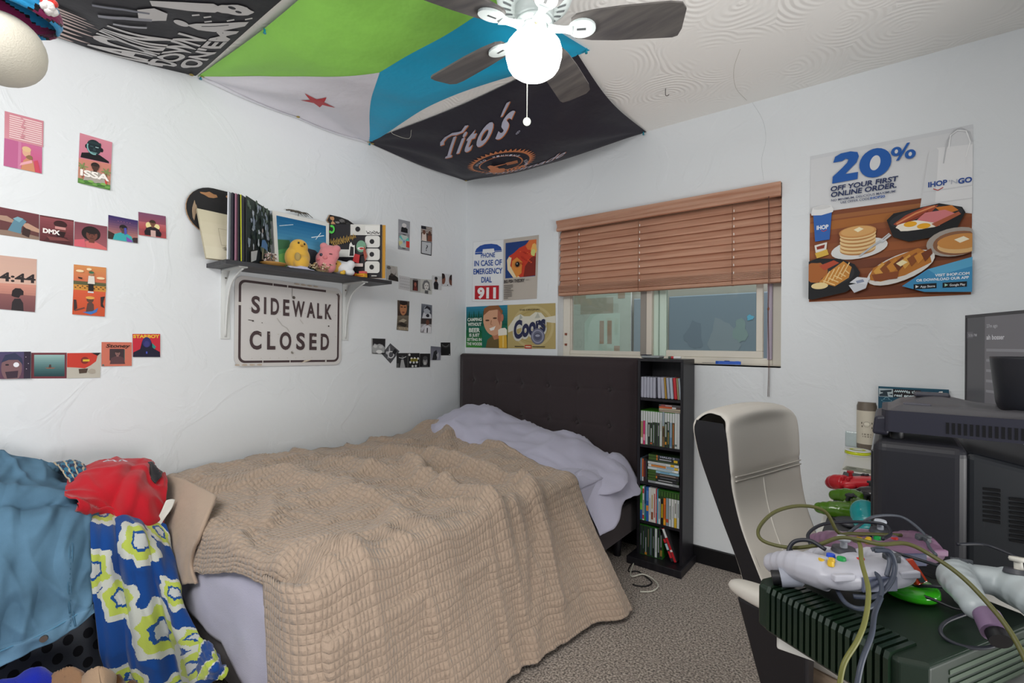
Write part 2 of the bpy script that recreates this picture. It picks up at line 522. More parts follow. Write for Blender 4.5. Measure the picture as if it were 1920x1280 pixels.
mb = MB().bx(0, 0.014, -3.5, -0.014, 0, 0.092, '#0d0c0f'); struct('baseboard_left', mb, 'satin', bevel=0.003)

# hairline cracks in the plaster over the window
def crack(pts, fn, r=0.0009):
    return [fn(*p) for p in pts]
mb = MB()
mb.tube([onY(-0.0002, *p) for p in ((1408, 188), (1430, 225), (1436, 262), (1428, 300), (1432, 338))], 0.0005, '#b4babd', 5, 4)
mb.tube([onZ(2.4398, *p) for p in ((1388, 92), (1376, 130), (1380, 165), (1400, 188))], 0.0006, '#b9b3a6', 5, 4)
struct('trim_1', mb, 'matte')

# ---- window
FR = '#d8d2c6'
mb = MB()
y0, y1 = 0.07, 0.115
mb.bx(WX0, WX0 + 0.052, y0, y1, WZ0, WZ1, FR); mb.bx(WX1 - 0.05, WX1, y0, y1, WZ0, WZ1, FR)
mb.bx(WX0 + 0.052, WX1 - 0.05, y0, y1, WZ0, WZ0 + 0.035, FR); mb.bx(WX0 + 0.052, WX1 - 0.05, y0, y1, WZ1 - 0.04, WZ1, FR)
win = struct('window_1', mb, 'satin', bevel=0.004)
mb = MB()
mb.bx(1.395, 1.435, 0.06, 0.10, WZ0 + 0.035, WZ1 - 0.04, '#8d8780'); mb.bx(1.435, 1.468, 0.055, 0.10, WZ0 + 0.035, WZ1 - 0.04, '#cfc6ba')
mb.bx(0.894, 1.395, 0.075, 0.1, WZ0 + 0.035, WZ0 + 0.06, FR)
mb.bx(0.894, 0.908, 0.075, 0.1, WZ0 + 0.06, WZ1 - 0.04, '#cbc4b8')
mb.build('sash', 'satin', win, bevel=0.003)
mb = MB()
mb.bx(1.468, 1.545, 0.085, 0.112, WZ0 + 0.035, WZ1 - 0.04, '#c6d8cb'); mb.bx(1.50, 1.506, 0.08, 0.086, WZ0 + 0.035, WZ1 - 0.04, '#7f9486')
mb.bx(1.545, 2.06, 0.085, 0.112, WZ0 + 0.035, WZ0 + 0.072, FR); mb.bx(2.028, 2.06, 0.085, 0.112, WZ0 + 0.072, WZ1 - 0.04, FR)
mb.bx(2.085, 2.108, 0.06, 0.075, WZ0 + 0.03, WZ1 - 0.04, '#b3a6b6')
mb.build('sash', 'satin', win, bevel=0.003)
MB().bx(0.908, 1.395, 0.088, 0.092, WZ0 + 0.06, WZ1 - 0.04, '#fff').build('pane', 'window_glass', win)
MB().bx(1.545, 2.028, 0.098, 0.102, WZ0 + 0.072, WZ1 - 0.04, '#fff').build('pane', 'window_glass', win)
MB().bx(WX0, WX1, 0.0, 0.07, WZ0 - 0.008, WZ0 + 0.001, '#d9d3c8').build('sill', 'satin', win)
mb = MB()
for zz in (1.175, 1.245): mb.bx(WX0 + 0.02, WX0 + 0.032, 0.058, 0.07, zz, zz + 0.014, '#8a4a38')
mb.build('latch', 'satin', win)

# ---- the yard wall and what leans on it, seen through the panes
mb = MB().bx(-4, 4.5, 2.35, 2.5, -0.2, 3.0, '#9e998d'); struct('yard_wall', mb, 'matte')
mb = MB().bx(-4, 4.5, 0.12, 2.35, -0.25, -0.2, '#a59c8e'); struct('yard_ground', mb, 'matte')
# pale painted board with blocky brown figures
def yz(px, py, y=2.25): return onY(y, px, py)
a = Art(110, 100); a.rect(0, 0, 110, 100, '#a3aa9d'); a.rect(0, 10, 30, 22, '#918d7a'); a.rect(20, 16, 80, 34, '#94907f'); a.rect(74, 0, 96, 12, '#a0b8b4')
a.rect(88, 10, 100, 18, '#95826f'); a.poly([(28, 100), (28, 44), (40, 34), (92, 34), (92, 100)], '#a9b8a9')
a.rect(56, 42, 64, 68, '#95826f'); a.rect(70, 42, 78, 68, '#95826f'); a.rect(44, 80, 54, 96, '#9b8673'); a.rect(50, 90, 78, 100, '#9b8673'); a.rect(76, 78, 84, 92, '#9b8673'); a.rect(82, 70, 92, 80, '#a08c79')
p0, p1 = onY(2.3, 1072, 552), onY(2.3, 1184, 700)
sheet('painted_board', a, [(p0.x, 2.3, p0.z + 0.1), (p1.x, 2.3, p0.z + 0.1), (p1.x, 2.3, p1.z), (p0.x, 2.3, p1.z)],
      'pale mint painted board with blocky brown shapes seen through the left window pane', 'board', th=0.03)
p0, p1 = onY(2.2, 1254, 556), onY(2.2, 1425, 720)
mb = MB().bx(p0.x, p1.x + 0.12, 2.2, 2.32, -0.2, p0.z, '#74818b')
for k, (cx_, cz_, rx_, rz_, c_) in enumerate(((0.30, 0.35, 0.10, 0.22, '#6a7681'), (0.62, 0.30, 0.16, 0.28, '#808a90'), (0.80, 0.42, 0.07, 0.18, '#7d8f8c'), (0.90, 0.62, 0.035, 0.04, '#5fa6c0'))):
    A_ = Art(1, 1); A_.blob(cx_, 1 - cz_, rx_, rz_, c_, seed=k, jit=0.3); F_, n_ = quad_fn((p0.x, 2.1995, p0.z), (p1.x, 2.1995, p0.z), (p1.x, 2.1995, p0.z - 0.62), (p0.x, 2.1995, p0.z - 0.62)); A_.put(mb, F_, 0.0006 * (k + 1))
tag(mb.build('shed_panel', 'satin', bevel=0.01), 'slate blue panel standing outside behind the right window pane', 'panel')
p0, p1 = onY(2.25, 1188, 560), onY(2.25, 1222, 720)
mb = MB().bx(p0.x, p1.x, 2.25, 2.33, -0.2, p0.z, '#76828a')
tag(mb.build('fence_post', 'satin', bevel=0.01), 'grey blue upright post outside at right end of the left pane', 'post')

# ---- wooden blind
bl = thing('window_blind', 'brown wooden slatted blind raised halfway over the window', 'blind', (1.5, 0.02, 1.5))
BX0, BX1 = 0.85, 2.155
mb = MB()
pf = [(-0.012, 1.928), (-0.03, 1.931), (-0.03, 1.945), (-0.022, 1.955), (-0.024, 1.972), (-0.034, 1.982), (-0.034, 1.998), (-0.012, 1.999)]
mb.prism([(p[0], p[1]) for p in pf], BX0 - 0.004, BX1 + 0.002, '#fff', Matrix(((0, 0, 1, 0), (1, 0, 0, 0), (0, 1, 0, 0), (0, 0, 0, 1))))
mb.build('valance', 'blind_wood', bl, bevel=0.002)
mb = MB(); mb.bx(BX0, BX1, -0.005, 0.045, 1.94, 1.985, '#3a2a20'); mb.build('head_rail', 'satin', bl)
mb = MB(); tl = math.radians(66)
def slat(zc, t):
    n = 4; vs = []
    for xx in (BX0, BX1):
        for k in range(n + 1):
            s_ = (k / n - 0.5) * 0.054
            cr = 0.003 * (1 - (2 * k / n - 1) ** 2)
            vs.append((xx, 0.02 + s_ * math.cos(t) - cr * math.sin(t), zc + s_ * math.sin(t) + cr * math.cos(t)))
    m_ = n + 1
    up = [(x, y - 0.0015 * math.sin(t) * -1, z + 0.0022) for x, y, z in vs]
    mb.add(vs + up, [(k, k + 1, m_ + k + 1, m_ + k) for k in range(n)] + [(2 * m_ + m_ + k, 2 * m_ + m_ + k + 1, 2 * m_ + k + 1, 2 * m_ + k) for k in range(n)], '#fff', True)
    for k0 in (0, m_):
        mb.add([vs[k0 + k] for k in range(m_)] + [up[k0 + k] for k in range(m_ - 1, -1, -1)], [tuple(range(2 * m_))], '#fff')
    mb.add([vs[0], vs[m_], up[m_], up[0], vs[n], vs[m_ + n], up[m_ + n], up[n]], [(0, 1, 2, 3), (4, 5, 6, 7)], '#fff')
for k in range(9): slat(1.912 - 0.0405 * k, tl)
mb.build('slats', 'blind_wood', bl)
mb = MB()
for k in range(9): mb.bx(BX0, BX1, -0.005, 0.045, 1.527 + 0.0052 * k, 1.5302 + 0.0052 * k, '#fff')
mb.build('stacked_slats', 'blind_wood', bl)
MB().bx(BX0, BX1, -0.006, 0.046, 1.504, 1.524, '#fff').build('bottom_rail', 'blind_wood', bl, bevel=0.004)
for xx in (1.0, 1.41, 1.93):
    mb = MB()
    for yy in (-0.010, 0.048): mb.cyl((xx, yy, 1.51), (xx, yy, 1.94), 0.0012, 0.0012, '#6b4a3a', 6)
    for k in range(9): mb.cyl((xx + 0.008, -0.0105, 1.885 - 0.0405 * k), (xx + 0.008, -0.012, 1.897 - 0.0405 * k), 0.0022, 0.0022, '#f2ece4', 6)
    mb.build('ladder_cord', 'matte', bl)
    MB().cyl((xx, 0.012, 1.5045), (xx, 0.012, 1.500), 0.007, 0.006, '#8a5a40', 10).build('plug', 'satin', bl)
mb = MB(); mb.tube([(2.105, -0.04, 1.93), (2.106, -0.03, 1.6), (2.104, -0.03, 1.35), (2.107, -0.025, 1.1), (2.104, -0.02, 0.93)], 0.0013, '#5d4038', 6, 6)
mb.tube([(2.108, -0.04, 1.93), (2.112, -0.03, 1.6), (2.107, -0.032, 1.35), (2.112, -0.027, 1.1), (2.109, -0.02, 0.93)], 0.0013, '#5d4038', 6, 6)
mb.ell((2.106, -0.03, 1.37), (0.005, 0.005, 0.009), '#7a4a3a', 10, 8)
mb.build('lift_cord', 'matte', bl)

# ================================================================== cards and posters
def por(a, cx, top, s, skin, hair, shirt, hs=1.0, face=True, beard=None):
    """plain head and shoulders; s = head height"""
    a.poly([(cx - s * 1.15, top + s * 2.6), (cx - s * 0.95, top + s * 1.45), (cx - s * 0.3, top + s * 1.1), (cx + s * 0.3, top + s * 1.1), (cx + s * 0.95, top + s * 1.45), (cx + s * 1.15, top + s * 2.6)], shirt)
    a.rect(cx - s * .18, top + s * .8, cx + s * .18, top + s * 1.2, skin)
    a.ell(cx, top + s * 0.36, s * 0.44 * hs, s * 0.42 * hs, hair)
    a.ell(cx, top + s * 0.55, s * 0.36, s * 0.48, skin)
    a.ell(cx, top + s * 0.22, s * 0.38, s * 0.24, hair)
    if beard: a.ell(cx, top + s * .85, s * .27, s * .2, beard)
    if face:
        for d in (-1, 1): a.ell(cx + d * s * .15, top + s * .5, s * .06, s * .03, '#1a1414', n=8)
        a.line([(cx, top + s * .52), (cx + s * .04, top + s * .68), (cx - s * .03, top + s * .7)], s * .03, '#3a2a24')
        a.line([(cx - s * .12, top + s * .82), (cx + s * .12, top + s * .82)], s * .05, '#4a2a26')
CARDN = [0]
def card(px, art, label, group=None):
    CARDN[0] += 1
    X = 0.0006 + (CARDN[0] % 5) * 0.0012
    return sheet('photo_card', art, [onX(X, *p) for p in px], label, 'card', th=0.0007, step=0.0002, lift=0)
def bg(c, c2=None, w=100, h=100, n=10):
    a = Art(w, h)
    return a.grad(0, 0, w, h, c, c2, n) if c2 else a.rect(0, 0, w, h, c)

# --- left cluster
a = bg('#c9838f', '#cf8f9a')
for k in range(11): a.rect(12, 9 + 8 * k, 96, 13.5 + 8 * k, '#e6c9c8'); 
for k in range(11): a.rect(40 + (k * 7) % 9, 9 + 8 * k, 46 + (k * 5) % 7, 13.5 + 8 * k, '#cf939c')
card([(8.7, 208), (81.6, 227), (81, 276.2), (8, 258.7)], a, 'pink card printed with rows of pale lines, above a pink portrait card at far left')
a = bg('#c46a92', '#c9577f'); a.rect(0, 0, 40, 100, '#b9638d'); a.grad(36, 0, 44, 100, '#c77ba0', '#c87d9e'); a.poly([(44, 100), (50, 66), (60, 52), (76, 60), (82, 100)], '#c98a68')
a.ell(58, 33, 11, 17, '#d8a58c'); a.ell(58, 22, 12, 10, '#d9b58a'); a.poly([(40, 88), (74, 68), (72, 58), (44, 76)], '#e3a5ae'); a.poly([(78, 60), (88, 54), (96, 100), (82, 100)], '#c84a5e'); a.blob(66, 50, 9, 8, '#8b6a4c')
card([(8, 258.7), (79, 276), (78.3, 325.5), (6.6, 310.6)], a, 'pink card with a blond bare shouldered figure, below the card of pale lines')
a = bg('#cd8493', '#c67a8e'); a.poly([(5, 96), (8, 76), (36, 68), (62, 70), (92, 90), (93, 98)], '#17151a'); a.ell(44, 44, 23, 32, '#1d2a30'); a.ell(22, 46, 5, 9, '#16181d'); a.ell(68, 48, 5, 9, '#16181d')
a.ring(44, 44, 22, 31, 4, '#7fb0b0', a0=70, a1=200); a.rect(32, 40, 42, 43, '#3d5a5e'); a.rect(48, 40, 58, 43, '#a9c4c6'); a.poly([(42, 46), (48, 46), (50, 58), (40, 58)], '#2c4045'); a.line([(34, 66), (54, 66)], 3, '#6d9a98'); a.poly([(26, 22), (64, 20), (66, 30), (24, 32)], '#26383c')
card([(149.6, 249), (210.4, 266.8), (208.5, 308), (147.5, 296)], a, 'pink card with a black head and shoulders, topmost of the pair beside the pink cards')
a = bg('#c98274', '#b98a72'); a.rect(0, 80, 100, 100, '#5f8a48')
for q in ((12, 30), (86, 34)):
    a.rect(q[0] - 1, q[1], q[0] + 2, 78, '#7a6a4a')
    for k in range(6): a.ell(q[0] + 9 * math.cos(k), q[1] + 7 * math.sin(k), 9, 2.5, '#7f8d58', rot=k)
a.rect(16, 66, 88, 82, '#c8423c'); por(a, 50, 8, 30, '#4b352d', '#2b2220', '#a8a198', face=False)
for k in range(7): a.ell(12 + 13 * k, 92 - (k % 3) * 4, 9, 5, ('#6fa04e', '#4f7f3f', '#83b05a')[k % 3])
a.text('ISSA', 50, 68, 24, '#f2ece6', wd=90, bold=0.04)
card([(147.5, 296), (208.5, 308), (206.3, 356.7), (145.6, 342.5)], a, 'salmon card with ISSA in white letters over a seated figure, lower of the pair')
a = bg('#6d3a40', '#5d3a38'); a.poly([(0, 100), (0, 82), (40, 78), (100, 88), (100, 100)], '#8a7466'); a.poly([(0, 30), (20, 28), (38, 40), (34, 50), (0, 46)], '#a78876'); a.poly([(52, 46), (72, 42), (100, 58), (100, 72), (70, 66)], '#b8937d'); a.poly([(22, 80), (40, 30), (56, 26), (68, 36), (56, 60), (54, 86)], '#5c8496'); a.poly([(34, 34), (46, 24), (60, 28), (50, 44)], '#7aa5b3'); a.poly([(56, 88), (60, 60), (78, 66), (74, 96)], '#3a2826')
card([(-3, 387.2), (73.3, 402), (73.3, 450), (-3, 439.5)], a, 'dark maroon card with a blue cloth between two hands, first of the row')
a = bg('#8c4a50', '#5a2a2e'); a.rect(0, 0, 100, 5, '#5a2a2e'); a.poly([(10, 100), (30, 70), (80, 72), (96, 100)], '#4d2529'); a.ell(60, 46, 18, 30, '#6d3a3a'); a.ell(60, 24, 20, 14, '#3a1c1f'); a.rect(44, 34, 76, 44, '#c58a86'); a.poly([(44, 52), (76, 52), (70, 74), (50, 74)], '#2a1417'); a.poly([(20, 78), (70, 76), (90, 84), (30, 92)], '#7a4442')
a.text('DMX', 34, 66, 17, '#efe8e4', wd=50, bold=0.05)
card([(74.4, 402.7), (138.2, 413), (137.5, 461), (74, 451)], a, 'dark red card with DMX in white letters over a man')
a = bg('#7c4450', '#9a5a60'); a.ell(50, 40, 29, 30, '#221819'); por(a, 52, 20, 48, '#6e4036', '#241a1a', '#cf6a6a', 1.2); a.poly([(0, 100), (0, 74), (30, 66), (34, 100)], '#d0606c')
card([(140, 415), (201, 424.5), (200.5, 469.2), (138.5, 461)], a, 'reddish card with the face of a man with rounded black hair')
a = bg('#3b2c63', '#c9836b'); a.poly([(0, 100), (0, 66), (20, 74), (40, 100)], '#3a2a26'); a.poly([(62, 100), (86, 78), (100, 76), (100, 100)], '#3a2a2e'); por(a, 50, 32, 30, '#5f4440', '#1d181c', '#3aa3a8', 1.0); a.poly([(52, 44), (60, 42), (62, 66), (54, 74)], '#4a4fa8'); a.poly([(60, 80), (80, 92), (82, 100), (62, 100)], '#7b4fa5'); a.text('- - - - -', 52, 20, 4, '#e08a9c', wd=44)
card([(203, 402.7), (258.5, 413.6), (258, 456), (202.3, 447.3)], a, 'purple sunset card with a man in a teal collar, fourth of its row')
a = bg('#7d4a66', '#a84a4c'); a.grad(0, 40, 100, 70, '#b4616a', '#b05050'); a.ell(35, 52, 10, 14, '#e5d69a'); a.ell(66, 54, 10, 12, '#e5d69a'); por(a, 50, 28, 26, '#7a5240', '#3a2a20', '#2a1f26'); a.rect(42, 72, 60, 100, '#c9a7a0'); a.ell(28, 84, 9, 12, '#1f1820'); a.ell(72, 84, 9, 12, '#1f1820')
card([(259.2, 397), (310.6, 405.3), (311.7, 447.3), (260.3, 440.3)], a, 'red and violet card with a spiky haired man, last and highest of its row')
a = bg('#c9a596', '#cfab9b'); a.text('4:44', 50, 92, 32, '#2b2426', wd=96, bold=0.03)
card([(-3, 478), (69, 485.8), (67.8, 534.4), (-3, 530)], a, 'beige card printed 4:44 in black, at left edge above a dark silhouette card')
a = bg('#c98d7c', '#8f5f58'); a.grad(0, 40, 100, 100, '#8a5a58', '#70474a'); a.poly([(34, 100), (36, 70), (42, 56), (58, 54), (66, 70), (68, 100)], '#2b2428'); a.poly([(34, 46), (36, 26), (44, 16), (58, 16), (66, 26), (66, 40), (58, 42), (54, 52), (42, 50)], '#241d20')
card([(-3, 530), (67.8, 534.4), (65.4, 585), (-3, 579)], a, 'dusky pink card with the dark outline of a person from behind')
a = bg('#cf8a52', '#c9604e'); a.rect(0, 64, 100, 80, '#5a5a3c'); a.rect(0, 78, 100, 100, '#c88a3a')
for k in range(14): a.ell(6 + 7 * k, 90 - (k % 2) * 7, 3, 2, '#4a3020', n=8)
for q in ((18, 24, 12), (82, 46, 13), (46, 14, 8)): a.ell(q[0], q[1], q[2], 5, '#ecd2a8')
a.poly([(44, 100), (44, 70), (60, 70), (60, 100)], '#1f1c1e'); a.poly([(42, 72), (44, 40), (62, 40), (64, 72)], '#d9d2c8'); a.ell(53, 32, 7, 9, '#a97a5c'); a.ell(53, 26, 8, 5, '#3f6a4c'); a.poly([(12, 48), (26, 50), (24, 56), (14, 54)], '#3a2622')
card([(138.2, 495.4), (199, 501.6), (198.6, 547.5), (137.4, 542.7)], a, 'orange sky card with a figure in white standing among flowers')
a = bg('#cf5a3a', '#c4502f'); a.rect(44, 2, 62, 8, '#c9d4d8'); a.poly([(40, 90), (44, 52), (54, 42), (64, 54), (66, 88)], '#5a3e38'); a.ell(52, 36, 11, 12, '#5d4034'); a.ell(52, 28, 14, 6, '#d9a050'); a.poly([(30, 88), (60, 82), (78, 66), (74, 84), (56, 96)], '#3f6fb5'); a.poly([(2, 40), (10, 40), (14, 74), (4, 84)], '#3a2a2a'); a.poly([(84, 22), (98, 18), (92, 48), (98, 66), (86, 60)], '#2e2626'); a.line([(6, 84), (36, 70)], 5, '#6b4038')
card([(137.4, 542.7), (198, 547.5), (196.2, 593.4), (135.2, 589)], a, 'orange red card with a crouching figure in a yellow hat, lower of its pair')
a = bg('#4a4468', '#5a3a4e'); a.ell(40, 60, 32, 52, '#7a5a5e'); a.poly([(8, 40), (20, 12), (50, 4), (72, 24), (76, 50), (60, 30), (30, 30)], '#2f3550'); a.ell(54, 48, 9, 9, '#e4e4ea'); a.ell(26, 48, 6, 3, '#1f1a24'); a.poly([(20, 74), (60, 70), (58, 96), (26, 98)], '#3a2a38'); a.rect(78, 0, 100, 100, '#2d2336')
for q in ((84, 20), (92, 44), (86, 64)): a.ell(q[0], q[1], 1.5, 1.5, '#c9b8c8', n=6)
card([(-3, 659.5), (58, 659), (57.3, 709.3), (-3, 710.5)], a, 'purple card with a large face and one glowing eye, first of the bottom row')
a = bg('#6b2f38'); a.grad(8, 8, 94, 92, '#8fb0ae', '#1e4247', 12); a.poly([(38, 58), (68, 58), (62, 62), (44, 62)], '#8a5a48'); a.poly([(48, 58), (50, 46), (55, 46), (56, 58)], '#4a3a38')
card([(58.6, 661), (125, 661), (124.7, 709), (58, 709.3)], a, 'card of a small boat on teal water inside a maroon border')
a = bg('#b9b4a8'); a.poly([(0, 0), (92, 0), (86, 34), (70, 50), (52, 62), (26, 58), (0, 56)], '#c23a2c'); a.ell(52, 30, 12, 14, '#7d2a24'); a.rect(46, 26, 66, 34, '#d9b53a'); a.poly([(34, 64), (62, 62), (58, 80), (36, 82)], '#4a3a30'); a.poly([(70, 0), (100, 0), (90, 12)], '#20181a'); a.blob(74, 74, 12, 10, '#a89f92')
card([(125.8, 661.7), (189, 661), (187.7, 707.6), (125, 709)], a, 'red and off white splashed card, third of the bottom row')
a = bg('#c9705c'); a.rect(28, 30, 76, 78, '#3f6a62'); a.rect(26, 28, 74, 76, '#3f2f34'); por(a, 52, 34, 22, '#8a6460', '#3a2a2c', '#5a3c40'); a.rect(2, 92, 8, 98, '#4a6a68'); a.text('Stoney', 52, 22, 14, '#33231f', wd=78, shear=0.3, bold=0.02)
card([(190.3, 641), (247, 641.5), (247, 685.7), (190, 686.6)], a, 'coral card with slanted black script above a small dark portrait square')
a = bg('#c42a3c'); a.text('STARBOY', 50, 17, 14, '#e0b23a', wd=96, bold=0.05); a.poly([(0, 100), (2, 80), (26, 66), (34, 30), (50, 18), (66, 30), (74, 62), (98, 78), (100, 100)], '#1a1830'); a.ell(50, 36, 16, 22, '#2c2c66'); a.ell(50, 44, 10, 14, '#3b3a7a'); a.poly([(70, 40), (84, 56), (78, 66), (70, 58)], '#2f8a80'); a.rect(47, 76, 52, 86, '#4a58c0')
card([(248.3, 625.8), (300.3, 625.8), (300.3, 669), (249, 669)], a, 'red card with yellow capitals over a dark hooded figure, ending the bottom row')

# --- right cluster (between the shelf and the corner)
a = bg('#8f9196', '#a0a0a6'); a.poly([(22, 90), (26, 56), (50, 46), (80, 60), (82, 92)], '#1b1b1f'); a.ell(50, 38, 20, 16, '#c9c6c6'); a.text('- - - -', 50, 98, 6, '#3a3a3e', wd=60)
card([(747, 410.6), (768.6, 415.4), (768, 440), (746.6, 436)], a, 'small grey card with a black bust, above the compact disc card')
a = bg('#8f9095'); a.ell(50, 48, 46, 44, '#b7c2bb'); a.ell(50, 48, 46, 44, '#2b2b2c', a0=60, a1=120); a.ell(50, 48, 46, 44, '#1e1e20', a0=245, a1=300); a.poly([(50, 48), (8, 26), (20, 12)], '#5fb3b0'); a.poly([(50, 48), (86, 18), (94, 38)], '#5cc0b2'); a.poly([(50, 48), (10, 78), (4, 50)], '#c8c490'); a.ell(50, 48, 14, 14, '#9fb3c4'); a.ell(50, 48, 6, 6, '#6f7f90'); a.rect(68, 42, 98, 80, '#c8332c')
card([(746.6, 436), (768, 440), (767.7, 470.6), (746, 467)], a, 'small grey card showing a shiny disc with a red square')
a = bg('#4a3f3c')
for k in range(5): a.rect(0, 4 + 9 * k, 100, 8 + 9 * k, '#cfc6be')
a.rect(0, 0, 44, 22, '#23222a'); a.poly([(4, 100), (8, 50), (44, 46), (50, 100)], '#d8c9c0'); a.ell(26, 42, 13, 16, '#6a4638'); a.poly([(56, 100), (60, 60), (94, 58), (98, 100)], '#7a4a38'); a.ell(76, 46, 13, 16, '#5a3a2e')
card([(789.4, 422.7), (810, 426.3), (809.8, 453.4), (789.4, 450.5)], a, 'small card of two men before black and white stripes')
a = bg('#26252a'); a.rect(7, 5, 93, 93, '#b9bcc0'); a.text('?', 50, 70, 42, '#2a2a2e', shear=0.15)
card([(789.4, 451), (809.8, 454), (808.8, 479.6), (789, 475.2)], a, 'small white card with a black border and a question mark')
a = bg('#2a2430', '#3a2028'); a.ell(50, 26, 22, 12, '#9fc4d8'); a.ell(50, 60, 14, 22, '#7a3a3c')
card([(708.6, 484.4), (715.6, 485), (715.6, 509), (709, 509)], a, 'narrow dark card just beside the records at right end of the shelf')
a = bg('#b9b7b2'); a.ell(20, 16, 18, 12, '#6a6866'); a.ell(60, 36, 26, 32, '#8f8a86'); a.ell(60, 30, 24, 24, '#b3aeaa'); a.poly([(14, 100), (20, 70), (44, 56), (74, 62), (100, 74), (100, 100)], '#2c2826'); a.ell(44, 62, 14, 10, '#453c38')
card([(724.8, 496.5), (745, 500), (746.6, 528), (724.8, 523.7)], a, 'small grey card with a crouching figure in dark clothes, over the shelf end')
a = bg('#c9c9cb')
for r_ in range(4):
    for k in range(5):
        x0, y0 = 8 + 18 * k + (r_ * 5) % 7, 14 + 21 * r_
        a.line([(x0, y0), (x0 + 5, y0 + 9), (x0 + 9, y0 - 2), (x0 + 12, y0 + 8)], 2.2, '#9a9a9e')
card([(747.8, 516), (768.4, 519.5), (767.7, 545.4), (747.3, 541.3)], a, 'small white card filled with faint grey handwriting')
a = bg('#a9a8a6'); a.rect(26, 12, 76, 90, '#2e1f22'); a.ell(50, 44, 11, 16, '#9a5a4c'); a.poly([(32, 90), (38, 60), (62, 58), (72, 90)], '#6d2f2c'); a.rect(30, 4, 70, 8, '#4a4a4c')
card([(768.4, 520.8), (788.5, 523), (788, 548.6), (768.4, 546)], a, 'small grey card with a dark red portrait in its middle')
a = bg('#bfc0bb'); a.poly([(16, 70), (14, 40), (28, 10), (54, 4), (74, 20), (84, 70), (94, 76), (66, 74)], '#6e6f70'); a.ell(50, 48, 20, 26, '#d2d0cc'); a.ell(42, 44, 5, 3, '#2c2c2e'); a.ell(60, 44, 5, 3, '#2c2c2e'); a.rect(36, 78, 66, 100, '#5a5a5c'); a.ell(50, 62, 5, 3, '#5a4a4a')
card([(788.5, 523), (810.8, 524.4), (809.5, 552), (788.5, 548.6)], a, 'small grey drawing of a long haired face')
a = bg('#c6c8ca'); a.poly([(20, 100), (14, 60), (26, 42), (54, 42), (66, 60), (62, 100)], '#1d1c1f'); a.ell(40, 28, 13, 17, '#6a4c40'); a.ell(40, 18, 16, 11, '#1a1718'); a.text('- -', 80, 34, 6, '#8a4a4a', wd=22)
card([(810.3, 516), (828, 518.3), (827.7, 543.8), (810.3, 541.3)], a, 'small white card of a standing person in black')
a = bg('#c9cbce'); a.ell(10, 44, 24, 44, '#7a4a3a'); a.ell(4, 20, 26, 24, '#2a1c1a'); a.ell(94, 50, 24, 42, '#6a4034'); a.ell(98, 26, 22, 24, '#241a18'); a.rect(50, 88, 60, 96, '#3a3a3c')
card([(828.4, 512.3), (847, 514.7), (847, 537), (829, 535.3)], a, 'small white card with two faces at its sides, nearest the corner in its row')
a = bg('#5c5048', '#3a2c28'); a.ell(50, 52, 30, 46, '#b37a55'); a.ell(50, 14, 34, 16, '#2a2220'); a.rect(26, 40, 44, 46, '#2d1d18'); a.rect(54, 40, 72, 46, '#2d1d18'); a.ell(50, 78, 12, 5, '#7a4438'); a.rect(84, 30, 100, 100, '#2f3a38')
card([(745, 562.4), (767.7, 564.8), (766.2, 591.5), (745, 591.5)], a, 'small brown card filled by a man\'s face, above the olive card')
a = bg('#6f6558', '#4d453c'); a.poly([(10, 40), (50, 20), (84, 30), (60, 46)], '#a89c88'); a.poly([(0, 60), (40, 44), (90, 60), (70, 76)], '#2f2a26'); a.rect(8, 78, 96, 96, '#c9b9a0')
for k in range(6): a.rect(12 + 14 * k, 80, 18 + 14 * k, 94, '#3a332c')
card([(745, 591.5), (766.2, 591.5), (765.2, 620.5), (743.4, 618)], a, 'small olive and brown card, under the brown face card')
a = bg('#6f7580', '#3a3c46'); a.poly([(8, 100), (20, 60), (60, 52), (92, 70), (96, 100)], '#c9ccd2'); a.ell(52, 42, 30, 30, '#a8adb6'); a.poly([(24, 36), (50, 8), (84, 22), (84, 44), (54, 28)], '#2b2d38'); a.blob(60, 80, 16, 12, '#2a2c34')
card([(790, 569), (810, 572), (809.5, 597), (789.4, 596.3)], a, 'small blue grey card with a tilted pale face, above another portrait')
a = bg('#b8b6b6', '#8f8c90'); a.rect(0, 0, 100, 40, '#3a3434'); a.ell(62, 28, 16, 18, '#6a4438'); a.poly([(30, 100), (40, 56), (66, 48), (96, 60), (98, 100)], '#d9d9de'); a.poly([(0, 70), (30, 44), (48, 40), (40, 64), (10, 96)], '#c9c9d0'); a.rect(56, 66, 66, 100, '#2c2a30')
card([(789, 596.3), (809.5, 597), (808.3, 624), (788.2, 623)], a, 'small card of a man leaning back in a white jacket')
# --- curved chain of black and white cards
a = bg('#2a292b'); a.rect(0, 0, 8, 100, '#8f9090'); a.poly([(0, 60), (20, 34), (40, 40), (56, 34), (80, 40), (98, 58), (96, 92), (10, 96)], '#a5a7a8'); a.ell(26, 52, 14, 10, '#c9caca'); a.ell(68, 54, 14, 10, '#c2c3c4'); a.ell(56, 86, 24, 12, '#e2e3e2')
card([(696.5, 634), (722.6, 635), (721.2, 663.6), (697, 662.6)], a, 'black and white card of pale rounded shapes, leftmost of its chain')
a = bg('#55565a'); a.line([(10, 20), (60, 90)], 12, '#8f9094'); a.ring(60, 56, 26, 24, 7, '#d8d8da'); a.rect(56, 8, 84, 40, '#242428'); a.ell(28, 66, 12, 10, '#c2c2c6'); a.line([(20, 30), (34, 44), (30, 58)], 5, '#e2e2e4')
card([(731.6, 643.3), (749, 658.3), (732, 681.3), (715.6, 663.6)], a, 'grey card tilted into a diamond, second of the curved chain')
